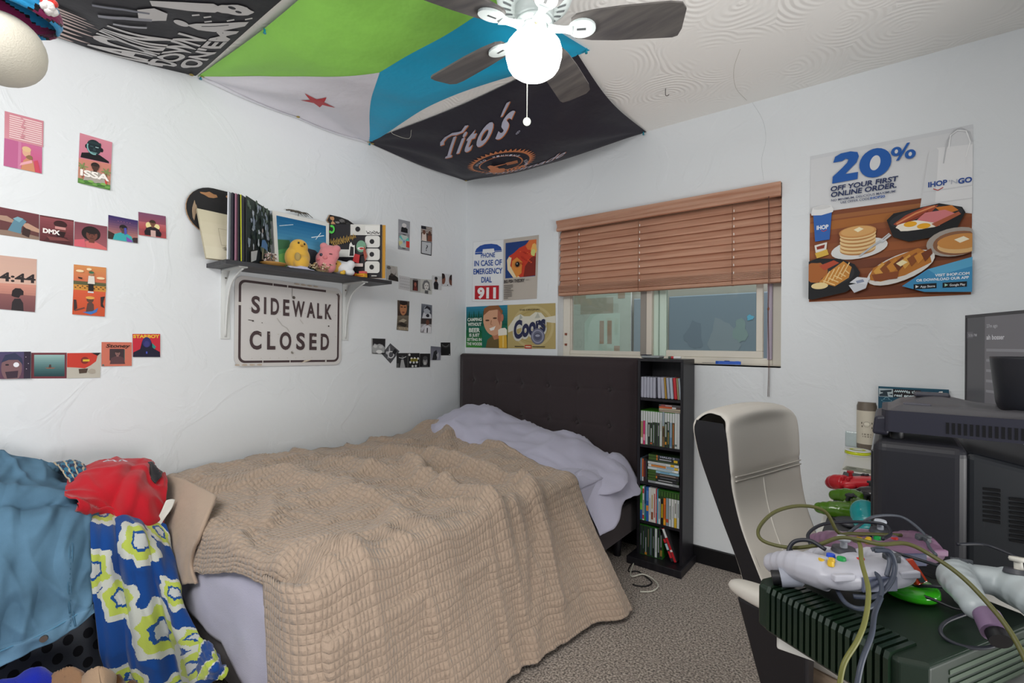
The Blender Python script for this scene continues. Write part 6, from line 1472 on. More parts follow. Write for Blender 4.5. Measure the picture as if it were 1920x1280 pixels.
for i, (nm, bc, bd) in enumerate(stack):
    sx = 0.004 if i in (10, 9) else (0.0 if i % 2 else 0.002)
    hh = 0.0138 if i != 8 else 0.009
    o = case('game_case', 'game case', '%s game case, %s from the bottom of the lying pile' % (nm, ORD[i]), 'game cases lying in the third row', IX0 + 0.044 + sx, 0.168, LV[2] + 0.0008 + 0.0146 * i - (0.005 if i > 8 else 0), hh, 0.13, bc, bd, flat=True)
    if i == 10:
        a = Art(100, 8); a.text('HALO 2', 62, 6.6, 5, '#b9bcc8', wd=46, bold=0.02)
        f_, n_ = quad_fn((0, YF_ - 0.002, hh), (0.168, YF_ - 0.002, hh), (0.168, YF_ - 0.002, 0), (0, YF_ - 0.002, 0))
        q = MB(); q.M = Matrix.Translation((IX0 + 0.044 + sx, 0, LV[2] + 0.0008 + 0.0146 * i - 0.005)); a.put(q, f_)
        q.build('lettering', 'print', o)
# fourth row
row4 = [('green and blue', '#2f8a2c', [(0, 1, '#3f9a38'), (0.02, .3, '#2f4f9a'), (.3, .5, '#7ac048')]), ('white with a red foot', '#c4c4c4', [(0, 1, '#cfcfcd'), (.04, .16, '#b03038'), (.2, .6, '#5a5a5c', .3, .7), (.8, .94, '#c03a3c')]), ('dark teal', '#1c4a6c', [(0, 1, '#1f4a6a'), (.1, .5, '#2f7a8c'), (0, .12, '#3a8a3a')]), ('blue with an orange spot', '#2c5aa0', [(0, 1, '#2f5ea6'), (.3, .46, '#d88a3a'), (.6, .9, '#4f80c0')]), ('white', '#cfcfcf', [(0, 1, '#d2d2d0'), (.2, .7, '#8a8f98', .4, .6)]), ('white and rust', '#cfcfcf', [(0, 1, '#d0ccc4'), (.08, .3, '#8a4a2c'), (.4, .8, '#b59a4a', .3, .7)]),
        ('white with red lettering', '#cfcfcf', [(0, 1, '#d2cfc8'), (.15, .85, '#b2483a', .3, .7)]), ('thin red', '#a82c34', [(0, 1, '#b03040'), (.3, .7, '#d8c9c4', .4, .6)]), ('thin cyan', '#2c86a8', [(0, 1, '#3a98b8')])]
row4x = [('white', [(0, .74, '#c6c9c8'), (.15, .66, '#3c3c40', .4, .65)]), ('black with yellow lettering', [(0, .74, '#1f1d1c'), (.2, .6, '#d9b82c', .3, .75)]), ('orange', [(0, .78, '#d86a24'), (.2, .6, '#8a3a1c', .4, .65), (.02, .16, '#e0a02c')]), ('grey', [(0, .8, '#8c98a4'), (.1, .2, '#b84a3a')]), ('white', [(0, .8, '#c9cccb'), (.2, .6, '#4a4c50', .4, .65)]), ('white', [(0, .8, '#d0d0ce'), (.25, .6, '#9a9c9e', .4, .65)]), ('yellow footed', [(0, .8, '#cccdca'), (0, .28, '#d0a830'), (.4, .7, '#4a4a4a', .4, .65)]), ('white', [(0, .8, '#c4c8ca'), (.3, .7, '#7a7e82', .4, .65)])]
xx = IX0 + 0.001
for i, (nm, bc, bd) in enumerate(row4):
    wd = (0.0138, 0.0104, 0.0104, 0.0146, 0.0134, 0.0126, 0.0138, 0.0066, 0.0064)[i]
    case('game_case', 'game case', '%s game case, %s from the left in the fourth row' % (nm, ORD[i]), 'game cases in the fourth row', xx, wd * 0.96, LV[3] + 0.0008, 0.184, 0.134, bc, bd); xx += wd
for i, (nm, bd) in enumerate(row4x):
    wd = (IX1 - xx - 0.002) / 8
    case('game_case', 'game case', 'green topped %s game case, %s from the left in the fourth row' % (nm, ORD[9 + i]), 'game cases in the fourth row', xx + wd * i, wd * 0.95, LV[3] + 0.0008, 0.184, 0.134, '#2f6a1e', [(.02, .98, '#2c3a20'), (.82, .96, '#4a7a30', .35, .65)] + bd)
# fifth row
for i in range(9):
    c, bd = (('#2a2c30', [(.3, .7, '#8a8f98', .35, .6)]), ('#24262a', [(.2, .8, '#6f7580', .4, .6)]), ('#2c2e34', [(.1, .6, '#b5bac0', .35, .6), (.02, .1, '#c07a2c')]), ('#26282c', [(.3, .9, '#7a6a50', .35, .65)]), ('#2a2d34', [(.05, .95, '#55606c', .2, .8)]), ('#202226', [(.3, .7, '#9a9ca0', .4, .6)]), ('#b0b4b8', [(.05, .95, '#c2c5c8'), (.2, .7, '#7a8088', .4, .6)]), ('#222428', [(.2, .7, '#b0b2b6', .35, .65)]), ('#26282a', [(.1, .3, '#8a6a30'), (.4, .8, '#8c9094', .35, .65)]))[i]
    nm = ('black', 'black', 'black with an orange foot', 'black and brown', 'slate', 'black', 'pale grey', 'black', 'black with a tan band')[i]
    case('game_case', 'game case', '%s game case, %s from the left in the bottom row' % (nm, ORD[i]), 'game cases in the bottom row', IX0 + 0.001 + 0.0141 * i, 0.0133, LV[4] + 0.0008, 0.160, 0.13, '#2a6a1c', [(0.015, .985, c)] + bd)
for i, (nm, bd) in enumerate((('upper red and white', [(0, 1, '#b8242c'), (.72, .98, '#d2d4d4'), (.3, .36, '#e0d0cc')]), ('lower black, white and red', [(0, 1, '#2c2a2c'), (.1, .3, '#c02a32'), (.34, .52, '#b5c6d0'), (.55, .66, '#c02a32')]))):
    x_ = IX0 + 0.1575 - 0.016 * i
    case('game_case', 'game case', '%s game case leaning at right of the bottom row' % nm, 'leaning game cases', x_ + 0.034, 0.0138, LV[4] + 0.004, 0.176, 0.13, '#3a3a3c', bd, lean=-0.40)

# on top of the bookcase and headboard
gz = thing('handheld_console', 'grey and dark blue handheld gadget lying on top of the bookcase edge', 'gadget', (1.53, -0.11, CZ1))
MB().bx(1.497, 1.60, -0.165, -0.085, CZ1 + 0.002, CZ1 + 0.016, '#8b8f92').build('body', 'satin', gz, bevel=0.006, seg=3)
MB().bx(1.493, 1.53, -0.16, -0.09, CZ1 + 0.0165, CZ1 + 0.021, '#1d2238').build('cover', 'satin', gz, bevel=0.002)
for q in (1.505, 1.55): MB().cyl((q, -0.14, CZ1), (q, -0.14, CZ1 + 0.0025), 0.006, 0.006, '#d0d0d0', 10).build('foot', 'satin', gz)
mk = thing('marker_pen', 'short white marker with a red band lying on top of the bookcase', 'marker', (1.67, -0.13, CZ1))
MB().cyl((1.668, -0.13, CZ1 + 0.0075), (1.705, -0.125, CZ1 + 0.0075), 0.0075, 0.0075, '#dcdcdc', 14).build('barrel', 'satin', mk)
MB().cyl((1.655, -0.132, CZ1 + 0.0075), (1.6679, -0.13, CZ1 + 0.0075), 0.0074, 0.0076, '#c02a34', 14).build('band', 'satin', mk)
MB().cyl((1.640, -0.134, CZ1 + 0.0075), (1.6549, -0.132, CZ1 + 0.0075), 0.0066, 0.0073, '#4a5a50', 14).build('cap', 'satin', mk)
# blue cutter on the window sill
ct = thing('box_cutter', 'blue box cutter lying on the window sill right of the bookcase', 'knife', (1.9, 0.02, WZ0))
MB().prism([(1.845, 0.004), (1.862, -0.002), (1.955, 0.0), (1.972, 0.006), (1.970, 0.022), (1.95, 0.026), (1.87, 0.026), (1.85, 0.020)], WZ0 + 0.0015, WZ0 + 0.018, '#2f5fc2').build('handle', 'satin', ct, bevel=0.004, seg=3)
MB().prism([(1.775, 0.010), (1.846, 0.006), (1.846, 0.019), (1.79, 0.018)], WZ0 + 0.006, WZ0 + 0.0078, '#6d6f73').build('blade', 'metal', ct)
MB().bx(1.89, 1.915, 0.008, 0.018, WZ0 + 0.0181, WZ0 + 0.021, '#1c2c5a').build('slider', 'satin', ct, bevel=0.001)
MB().bx(1.945, 1.962, 0.004, 0.02, WZ0 + 0.0181, WZ0 + 0.0195, '#5d8ae0').build('grip_patch', 'satin', ct, bevel=0.001)
# cables on the carpet by the bookcase foot
def cable(nm, pts, r_, col, label, cat='cable', mat='satin', parent=None, sub=8):
    q = MB(); q.tube(pts, r_, col, 8, sub); o = q.build(nm, mat, parent)
    return tag(o, label, cat) if label else o
g0 = lambda x, y, z=0.006: onZ(z, x, y)
cable('floor_cable', [Vector((1.475, -0.10, 0.006)), g0(1178, 1068), g0(1196, 1071), g0(1214, 1083), g0(1222, 1092), g0(1212, 1098), g0(1196, 1098), g0(1186, 1095)], 0.0032, '#17161a', 'black cable looped on the carpet beside the bookcase base')
cable('floor_cable', [Vector((1.47, -0.14, 0.006)), g0(1182, 1078, 0.008), g0(1205, 1076, 0.014), g0(1224, 1085, 0.008), g0(1234, 1098), g0(1222, 1108), g0(1200, 1109)], 0.0034, '#c9c7ba', 'cream cable looped on the carpet beside the bookcase base')
MB
bxp = tag(MB().bx(1.456, 1.488, -0.075, -0.02, 0.335, 0.40, '#a5762e').build('cardboard_box', 'matte'), 'small tan box wedged between headboard and bookcase', 'box') if False else None

# ================================================================== desk and chair
DZ = 0.722
dk = thing('desk', 'white topped desk along the right, crowded with game consoles', 'desk', (2.9, -0.92, 0))
MB().bx(2.44, 3.37, -1.83, -0.016, DZ - 0.026, DZ, '#d6d4ce').build('tabletop', 'satin', dk, bevel=0.003)
for lx, ly in ((2.66, -1.70), (3.30, -1.70), (3.30, -0.12), (2.56, -0.12)):
    MB().bx(lx - 0.02, lx + 0.02, ly - 0.02, ly + 0.02, 0, DZ - 0.026, '#c9c7c2').build('leg', 'satin', dk, bevel=0.003)
MB().bx(3.29, 3.31, -1.68, -0.14, 0.40, DZ - 0.026, '#c9c7c2').build('back_panel', 'satin', dk)

chair = thing('office_chair', 'white leather office chair with black sides, half under the desk', 'chair', (2.56, -1.18, 0), math.radians(-17.6))
WL, WB2 = '#cbc6be', '#15151a'
FRP = [(-0.315, 1.005), (-0.288, 0.985), (-0.276, 0.93), (-0.270, 0.85), (-0.266, 0.78), (-0.245, 0.68), (-0.205, 0.58), (-0.165, 0.50), (-0.14, 0.44)]
BKP = [(-0.20, 0.40), (-0.245, 0.48), (-0.262, 0.56), (-0.310, 0.68), (-0.350, 0.78), (-0.385, 0.87), (-0.402, 0.94), (-0.395, 0.985), (-0.36, 1.008)]
LOOP = catmull([Vector((p[0], 0, p[1])) for p in FRP + BKP + [FRP[0]]], 5)[:-1]
CENT = sum(LOOP, Vector()) / len(LOOP)
WIDTH = lambda z: 0.176 + 0.022 * sm(0.5, 0.95, z) - 0.02 * sm(0.96, 1.01, z)
NB_ = [(-1, 0.80), (-0.995, 0.90), (-0.97, 0.965), (-0.92, 0.99), (-0.8, 1), (-0.4, 1), (0, 1), (0.4, 1), (0.8, 1), (0.92, 0.99), (0.97, 0.965), (0.995, 0.90), (1, 0.80)]
mb = MB(); vs = []
spine = lambda z: interp([(0.40, -0.17), (0.5, -0.205), (0.58, -0.235), (0.68, -0.278), (0.78, -0.308), (0.87, -0.328), (1.01, -0.34)], z)
for yy, k in NB_:
    for q in LOOP:
        z = CENT.z + (q.z - CENT.z) * (1 - (1 - k) * 0.12) - 0.014 * yy * yy * sm(0.9, 1.0, q.z)
        sx = spine(q.z); x = sx + (q.x - sx) * k
        if q.x > sx: x += -0.022 * (1 - yy * yy) * sm(0.5, 0.6, z) * (1 - sm(0.95, 1.0, z)) + (0.004 * math.exp(-(yy / 0.03) ** 2) * -1 if z < 0.79 else 0)
        if q.x > sx: x -= 0.006 * math.exp(-((z - 0.822 + 0.012 * (1 - yy * yy)) / 0.006) ** 2)
        vs.append((x, yy * WIDTH(q.z), z))
n = len(LOOP); fs = []
for j in range(len(NB_) - 1):
    for k in range(n): fs.append((j * n + k, j * n + (k + 1) % n, (j + 1) * n + (k + 1) % n, (j + 1) * n + k))
mb.add(vs, fs, WL, True)
br_ = mb.build('backrest', 'leather', chair, world=False, sub=1)
for sgn in (-1, 1):
    mb = MB(); ring = []
    for q in LOOP:
        z = CENT.z + (q.z - CENT.z) * 0.975; sx = spine(q.z); x = sx + (q.x - sx) * 0.81
        ring.append((x, sgn * (WIDTH(q.z) + 0.0025), z - 0.014 * sm(0.9, 1.0, q.z)))
    c_ = len(ring); nf = c_ // 2
    # strip between the front edge and the back edge so that the panel shades smoothly
    zs_ = [0.43 + 0.56 * k / 24 for k in range(25)]
    def edge(z_, front):
        best = None
        for i_ in range(c_):
            a_, b_ = ring[i_], ring[(i_ + 1) % c_]
            if (a_[2] - z_) * (b_[2] - z_) <= 0 and abs(a_[2] - b_[2]) > 1e-9:
                t_ = (z_ - a_[2]) / (b_[2] - a_[2]); x_ = a_[0] + t_ * (b_[0] - a_[0])
                if best is None or (front and x_ > best) or (not front and x_ < best): best = x_
        return best
    st_ = [(edge(z_, True), edge(z_, False), z_) for z_ in zs_]
    st_ = [e_ for e_ in st_ if e_[0] is not None and e_[1] is not None and e_[0] - e_[1] > 0.004]
    yy_ = lambda z_: sgn * (WIDTH(z_) + 0.0025)
    vs = [(x_, yy_(z_), z_) for e0, e1, z_ in st_ for x_ in (e0, e1)]
    mb.add(vs, [(2 * k, 2 * k + 1, 2 * k + 3, 2 * k + 2) for k in range(len(st_) - 1)], WB2, True)
    mb.add(ring + [(x, y - sgn * 0.02, z) for x, y, z in ring], [(k, (k + 1) % c_, c_ + (k + 1) % c_, c_ + k) for k in range(c_)], WB2, True)
    tag(mb.build('side_shell', 'satin', chair, world=False), 'black side panel')
fx = lambda z, yy: interp([(0.44, -0.14), (0.50, -0.165), (0.58, -0.205), (0.68, -0.245), (0.78, -0.266), (0.85, -0.270), (0.93, -0.276)], z) - 0.022 * (1 - yy * yy) * sm(0.5, 0.6, z)
for dz in (0, -0.012):
    mb = MB(); mb.tube([(fx(0.822 + dz - 0.012 * (1 - y_ * y_), y_) + 0.001, y_ * 0.19, 0.822 + dz - 0.012 * (1 - y_ * y_)) for y_ in (-0.97, -0.7, -0.35, 0, 0.35, 0.7, 0.97)], 0.0022, '#bdb8b0', 6, 4)
    mb.build('seam', 'leather', br_, world=False)
mb = MB(); mb.tube([(fx(z_, 0.0) - 0.002, 0.0, z_) for z_ in (0.79, 0.7, 0.6, 0.52)], 0.002, '#d8d4cc', 6, 4); mb.build('seam', 'leather', br_, world=False)
def rbox(mb, x0, x1, y0, y1, z0, z1, col): mb.bx(x0, x1, y0, y1, z0, z1, col); return mb
rbox(MB(), -0.15, 0.27, -0.235, 0.235, 0.425, 0.495, WL).build('seat', 'leather', chair, world=False, bevel=0.032, seg=5)
rbox(MB(), -0.19, 0.25, -0.22, 0.22, 0.385, 0.424, '#a8937e').build('seat_base', 'leather', chair, world=False, bevel=0.015, seg=3)
for sgn in (-1, 1):
    q = MB(); q.ell((-0.055, sgn * 0.30, 0.584), (0.16, 0.034, 0.022), WL, 24, 12, pw=0.7)
    arm = q.build('armrest', 'leather', chair, world=False)
    q = MB(); q.hull8([(-0.115, sgn * 0.285 - 0.014, 0.30), (-0.03, sgn * 0.285 - 0.014, 0.30), (-0.03, sgn * 0.285 + 0.014, 0.30), (-0.115, sgn * 0.285 + 0.014, 0.30)], [(-0.185, sgn * 0.30 - 0.022, 0.568), (-0.02, sgn * 0.30 - 0.022, 0.568), (-0.02, sgn * 0.30 + 0.022, 0.568), (-0.185, sgn * 0.30 + 0.022, 0.568)], '#1b191d')
    q.bx(-0.12, 0.0, min(sgn * 0.20, sgn * 0.30), max(sgn * 0.20, sgn * 0.30), 0.355, 0.384, '#1b191d')
    q.build('arm_support', 'satin', chair, world=False, bevel=0.008, seg=3)
MB().cyl((0.02, 0, 0.10), (0.02, 0, 0.385), 0.028, 0.024, '#1a1a1d', 20).build('gas_column', 'satin', chair, world=False)
for k in range(5):
    an = 2 * PI * k / 5 + 0.3; c, s = math.cos(an), math.sin(an)
    q = MB(); q.cyl((0.02 + 0.02 * c, 0.02 * s, 0.105), (0.02 + 0.28 * c, 0.28 * s, 0.075), 0.026, 0.016, '#1a1a1d', 12)
    lg = q.build('base_leg', 'satin', chair, world=False)
    q = MB(); d_ = Vector((-s, c, 0)); p_ = Vector((0.02 + 0.275 * c, 0.275 * s, 0.028))
    q.cyl(p_ - d_ * 0.02, p_ + d_ * 0.02, 0.028, 0.028, '#101012', 16); q.cyl(p_ + Vector((0, 0, 0.02)), p_ + Vector((0, 0, 0.05)), 0.006, 0.006, '#101012', 8)
    q.build('caster', 'satin', lg, world=False)

# ---- things at the back of the desk
def onT(px, py, z=DZ): return onZ(z, px, py)
pf_ = onT(1601, 838); 
pb_ = thing('perfume_bottle', 'clear glass perfume bottle with a silver cap on the desk corner', 'perfume', tuple(pf_))
x, y = pf_.x, pf_.y
MB().bx(x - 0.033, x + 0.033, y - 0.014, y + 0.014, DZ + 0.001, DZ + 0.074, '#dfe6e4').build('bottle', 'window_glass', pb_, bevel=0.006, seg=3)
MB().bx(x - 0.026, x + 0.026, y - 0.010, y + 0.010, DZ + 0.004, DZ + 0.05, '#e2dfd0').build('liquid', 'window_glass', pb_)
q = MB(); q.cyl((x, y, DZ + 0.074), (x, y, DZ + 0.080), 0.010, 0.010, '#6f7072', 16); q.cyl((x, y, DZ + 0.080), (x, y, DZ + 0.100), 0.0085, 0.0075, '#4c4d50', 16); q.build('cap', 'satin', pb_)
pc_ = onT(1625, 841)
cn = thing('candle_jar', 'tall cylindrical jar with a cream printed label beside the teal board', 'jar', tuple(pc_))
L2 = lambda prof, nm, col, mat='satin', par=cn: (lambda q: (q.lathe(prof, tuple(Vector((pc_.x, pc_.y, DZ))), col, 32), q.build(nm, mat, par))[1])(MB())
L2([(0, 0.001), (0.036, 0.001), (0.038, 0.006), (0.038, 0.195), (0.034, 0.208), (0.034, 0.212), (0, 0.212)], 'body', '#6e6459')
lb = L2([(0.0385, 0.025), (0.0385, 0.175)], 'label', '#cdc5b4')
q = MB()
def onl(an, z, r_=0.0389): return Vector((pc_.x + r_ * math.cos(an), pc_.y + r_ * math.sin(an), DZ + z))
A0 = math.atan2(CAM.y - pc_.y, CAM.x - pc_.x)
for k in range(14):
    t = 2 * PI * k / 14; pts = [onl(A0 + (0.012 + 0.0) * math.cos(t) / 0.038 + dx / 0.038, 0.115 + 0.012 * math.sin(t) + dz) for dx, dz in ((-.001, -.001), (.001, -.001), (.001, .001), (-.001, .001))]
    q.add(pts, [(0, 1, 2, 3)], '#5a5248')
for k in range(9):
    for (a0, z0, s_) in ((-0.42 + 0.1 * k, 0.07, .0035), (-0.36 + 0.09 * k, 0.06, .0025)):
        if k % 3 != 1: q.add([onl(A0 + a0 + dx, z0 + dz) for dx, dz in ((-.03, -s_), (.03, -s_), (.03, s_), (-.03, s_))], [(0, 1, 2, 3)], '#6a6154')
for a0, z0 in ((-0.5, 0.12), (0.5, 0.12), (-0.45, 0.105), (0.5, 0.10)): q.add([onl(A0 + a0 + dx, z0 + dz) for dx, dz in ((-.05, -.004), (.05, -.004), (.05, .004), (-.05, .004))], [(0, 1, 2, 3)], '#5a5248')
q.add([onl(A0 + 0.28 * math.cos(t * .6), 0.117 + 0.007 * math.sin(t * .6), 0.0391) for t in range(10)], [tuple(range(10))], '#e2dccb')
q.build('print', 'print', lb)
ps = onT(1608, 852)
sp_ = thing('ribbon_spool', 'flat spool of shiny yellow ribbon with a white face, on the desk', 'ribbon', tuple(ps))
q = MB(); q.lathe([(0, 0.001), (0.047, 0.001), (0.048, 0.003), (0.047, 0.004), (0.044, 0.004)], tuple(ps), '#d8d8d4', 36); q.build('lower_disc', 'satin', sp_)
q = MB(); q.lathe([(0.044, 0.004), (0.0465, 0.006), (0.0465, 0.015), (0.044, 0.017)], tuple(ps), '#c3cc1c', 36); q.build('ribbon', 'gloss', sp_)
q = MB(); q.lathe([(0.044, 0.017), (0.048, 0.018), (0.048, 0.021), (0.03, 0.0215), (0.03, 0.0212), (0, 0.0212)], tuple(ps), '#dcdcd8', 36); q.lathe([(0.018, 0.0216), (0.029, 0.0217)], tuple(ps), '#b5bd2c', 30); q.build('upper_disc', 'satin', sp_)
q = MB(); c_ = onT(1640, 849)
q.tube([c_ + Vector((0.022 * math.cos(t * .628), 0.013 * math.sin(t * .628), 0.003)) for t in range(11)], 0.003, '#1c1c1e', 8, 4); tag(q.build('black_ring', 'satin'), 'small black ring lying beside the ribbon spool', 'ring')
# teal board of stickers
a = Art(128, 154); a.rect(0, 0, 128, 154, '#12465c'); a.rect(0, 0, 128, 2, '#2a5a6c')
a.rect(28, 5, 79, 24, '#19151b'); a.rect(1, 5, 28, 24, '#a9b6ba')
for q_ in (((3, 10), (26, 7), (25, 12), (5, 14)), ((9, 13), (17, 13), (19, 23), (7, 23)), ((2, 19), (8, 16), (8, 23), (2, 23)), ((19, 18), (27, 16), (27, 20))): a.poly(q_, '#20303a')
a.text('is the', 65, 13, 6.2, '#cfe0e4', wd=22, bold=0.02); a.text('real enemy', 53, 22, 6.2, '#cfe0e4', wd=45, bold=0.02)
a.text('Ponday', 41, 13, 6, '#cfe0e4', wd=20, bold=0.02) if False else None
for k in range(6): a.line([(31 + 3.6 * k, 12), (33 + 3.6 * k, 7), (35 + 3.6 * k, 12.4), (36 + 3.6 * k, 8)], 1.3, '#cfe0e4')
a.line([(30, 10.6), (54, 8.8)], 1, '#cfe0e4')
for rx, ry, cy, a0, a1 in ((10, 3, 33, 0, 360), (5.5, 6, 31, 180, 360), (7, 7, 37, 0, 180)): a.ring(16, cy, rx, ry, 0.8, '#86b5c2', a0=a0, a1=a1)
a.poly(rrect(34, 30, 70, 46, 4), '#c9beac'); a.poly([(37, 40), (43, 36), (46, 41), (40, 43)], '#c97a34'); a.poly([(47, 38), (53, 33), (60, 36), (58, 42), (50, 42)], '#33302c')
a.poly([(107, 22), (107, 12), (111, 6), (117, 5), (117, 10), (126, 20), (126, 24)], '#dcdcd8'); a.poly([(109, 20), (110, 10), (113, 7), (115, 11), (113, 20)], '#c8552c'); a.poly([(80, 20), (88, 14), (98, 17), (96, 22)], '#cfdadc')
c0, c1, c2 = onY(-0.012, 1647, 724), onY(-0.012, 1779, 728), onY(-0.03, 1648, 872)
bt = DZ + 0.001
tb = sheet('sticker_board', a, (c0, Vector((c1.x, -0.012, c0.z)), Vector((c1.x, -0.06, bt)), Vector((c0.x, -0.06, bt))), 'dark teal board with stickers leaning on the wall behind the console', 'board', back='#0f3446', th=0.007)
# monitor, facing the chair
MP = onY(-0.10, 1811, 591); MD = Vector((0.37, -0.929, 0)).normalized(); MN = Vector((-0.929, -0.37, 0)).normalized()
MW, MH = 0.62, 0.37
mo = thing('monitor', 'wide thin monitor showing a grey chat window, at the right edge', 'monitor', (MP.x + MD.x * MW / 2, MP.y + MD.y * MW / 2, DZ))
Mm = Matrix(((MD.x, -MN.x, 0, MP.x), (MD.y, -MN.y, 0, MP.y), (0, 0, 1, MP.z - MH), (0, 0, 0, 1)))
q = MB(); q.M = Mm; q.bx(0, MW, 0, 0.022, 0, MH, '#34343a'); q.build('housing', 'satin', mo, bevel=0.004)
q = MB(); q.M = Mm; q.bx(0, MW, -0.003, 0.0, 0, 0.018, '#3a3a3e'); q.bx(0, MW, -0.003, 0, MH - 0.011, MH, '#4a494c'); q.bx(0, 0.009, -0.003, 0, 0.018, MH - 0.011, '#3c3b3e'); q.bx(MW - 0.009, MW, -0.003, 0, 0.018, MH - 0.011, '#3a3a3e'); q.build('bezel', 'satin', mo, bevel=0.001)
attr_mat('screen', 0.25, 0.3)
nt_ = MATS['screen'].node_tree; bs_ = nt_.nodes['Principled BSDF']; vc_ = [n_ for n_ in nt_.nodes if n_.bl_idname == 'ShaderNodeVertexColor'][0]
nt_.links.new(vc_.outputs[0], bs_.inputs['Emission Color']); bs_.inputs['Emission Strength'].default_value = 0.35
a = Art(602, 341); a.rect(0, 0, 602, 341, '#5b5a5d'); a.rect(0, 0, 108, 341, '#4a494c'); a.rect(0, 55, 38, 80, '#57565a'); a.rect(108, 0, 602, 341, '#636165')
a.text('27m ago', 118, 42, 12, '#9b9a9e', al='l'); a.text('ah bosser', 118, 86, 17, '#b5b4b8', al='l', bold=0.02); a.text('5:06 PM', 12, 74, 11, '#8f8e92', al='l')
for k in range(5): a.rect(118, 120 + 38 * k, 118 + (200, 320, 160, 280, 240)[k], 130 + 38 * k, '#79787c')
f_, n_ = quad_fn(Mm @ Vector((0.009, -0.0005, MH - 0.011)), Mm @ Vector((MW - 0.009, -0.0005, MH - 0.011)), Mm @ Vector((MW - 0.009, -0.0005, 0.018)), Mm @ Vector((0.009, -0.0005, 0.018)))
q = MB(); a.put(q, f_, 0.0002); q.build('screen', 'screen', mo)
q = MB(); q.M = Mm; q.bx(MW / 2 - 0.03, MW / 2 + 0.03, 0.022, 0.04, DZ - (MP.z - MH) + 0.012, 0.2, '#2c2c30'); q.build('stand_neck', 'satin', mo, bevel=0.004)
q = MB(); q.M = Mm; q.bx(MW / 2 - 0.12, MW / 2 + 0.12, -0.07, 0.09, DZ - (MP.z - MH), DZ - (MP.z - MH) + 0.012, '#2c2c30'); q.build('stand_foot', 'satin', mo, bevel=0.004)

# ================================================================== tube television, console, controllers
tv = thing('television', 'black tube television on the desk, seen from its vented side', 'television', (2.77, -1.22, DZ))
TX0, TX1, TY0, TY1, TZ1 = 2.556, 2.705, -1.452, -0.99, 0.995
BK = '#202026'
MB().bx(TX0, TX1, TY0, TY1, DZ + 0.004, TZ1, BK).build('front_shell', 'satin', tv, bevel=0.022, seg=5)
q = MB()
q.hull8([(TX1 - 0.006, TY0 + 0.006, DZ + 0.004), (3.03, TY0 + 0.05, DZ + 0.004), (3.03, TY1 - 0.05, DZ + 0.004), (TX1 - 0.006, TY1 - 0.006, DZ + 0.004)],
        [(TX1 - 0.006, TY0 + 0.006, TZ1 - 0.008), (3.03, TY0 + 0.07, TZ1 - 0.085), (3.03, TY1 - 0.07, TZ1 - 0.085), (TX1 - 0.006, TY1 - 0.006, TZ1 - 0.008)], '#15181d')
q.build('rear_shell', 'satin', tv, bevel=0.012, seg=3)
q = MB(); q.bx(TX0 - 0.004, TX0 + 0.004, TY0 + 0.04, TY1 - 0.04, DZ + 0.05, TZ1 - 0.03, '#17181c'); q.build('screen', 'gloss', tv, bevel=0.003)
# vents on the near side of the rear shell
q = MB()
def side_y(x): return TY0 + 0.006 + (x - TX1 + 0.006) / (3.03 - TX1 + 0.006) * 0.052
for cx, z1, n in ((2.735, TZ1 - 0.075, 8), (2.772, TZ1 - 0.088, 10), (2.812, TZ1 - 0.10, 14), (2.855, TZ1 - 0.115, 14)):
    for k in range(n):
        z = z1 - 0.0085 * k
        y_ = side_y(cx) - 0.0012
        q.bx(cx - 0.012, cx + 0.012, y_ - 0.0004, y_ + 0.004, z - 0.0024, z + 0.0024, '#07070a')
q.build('vents', 'matte', tv)
tv_foot = [MB().bx(fx_ - 0.02, fx_ + 0.02, fy_ - 0.02, fy_ + 0.02, DZ, DZ + 0.005, '#101012').build('foot', 'matte', tv) for fx_, fy_ in ((2.6, -1.41), (2.6, -1.03), (2.95, -1.34), (2.95, -1.09))]

# cartridge console on the television
CZ0 = TZ1 + 0.004
Mc = Matrix.Translation((2.566, -1.438, CZ0)) @ Matrix.Rotation(0.0, 4, 'Z')
gc = thing('game_console', 'charcoal cartridge console standing on the tube television', 'game console', (2.70, -1.33, CZ0))
CC = '#272733'
q = MB(); q.M = Mc; q.prism([(0.012, 0.0), (0.262, 0.0), (0.272, 0.01), (0.272, 0.19), (0.012, 0.19), (0.004, 0.17), (0.004, 0.02)], 0.012, 0.056, CC); q.build('lower_shell', 'satin', gc, bevel=0.006, seg=3)
q = MB(); q.M = Mc
def dome(u, v):
    x = 0.014 + 0.25 * u; y = 0.004 + 0.18 * v
    h = 0.056 + 0.012 * sm(0, 0.10, u) * sm(0, 0.12, v) * sm(0, 0.1, 1 - u) * sm(0, 0.12, 1 - v)
    h += 0.014 * math.exp(-((x - 0.10) / 0.05) ** 2) * sm(0.25, 0.6, v)
    h -= 0.007 * math.exp(-(((x - 0.175) / 0.03) ** 2 + ((y - 0.08) / 0.03) ** 2) ** 2)
    return Vector((x, y, h))
q.grid(dome, 60, 44, '#4b4a4e'); q.build('top_shell', 'satin', gc)  # top coloured lighter than the sides to paint in its reflected light
q = MB(); q.M = Mc; q.hull8([(-0.012, 0.012, 0.002), (0.016, 0.008, 0.002), (0.016, 0.182, 0.002), (-0.012, 0.178, 0.002)], [(-0.008, 0.012, 0.04), (0.016, 0.006, 0.045), (0.016, 0.184, 0.045), (-0.008, 0.178, 0.04)], CC); q.build('front_lip', 'satin', gc, bevel=0.006, seg=3)
q = MB(); q.M = Mc
for k in range(14): q.bx(0.105 + 0.0086 * k, 0.1095 + 0.0086 * k, -0.0008, 0.003, 0.018, 0.040, '#0b0b0f')
q.build('vents', 'matte', gc)
q = MB(); q.M = Mc; q.bx(0.04, 0.085, 0.03, 0.052, 0.066, 0.071, '#4a4a54'); q.build('power_switch', 'satin', gc, bevel=0.002)
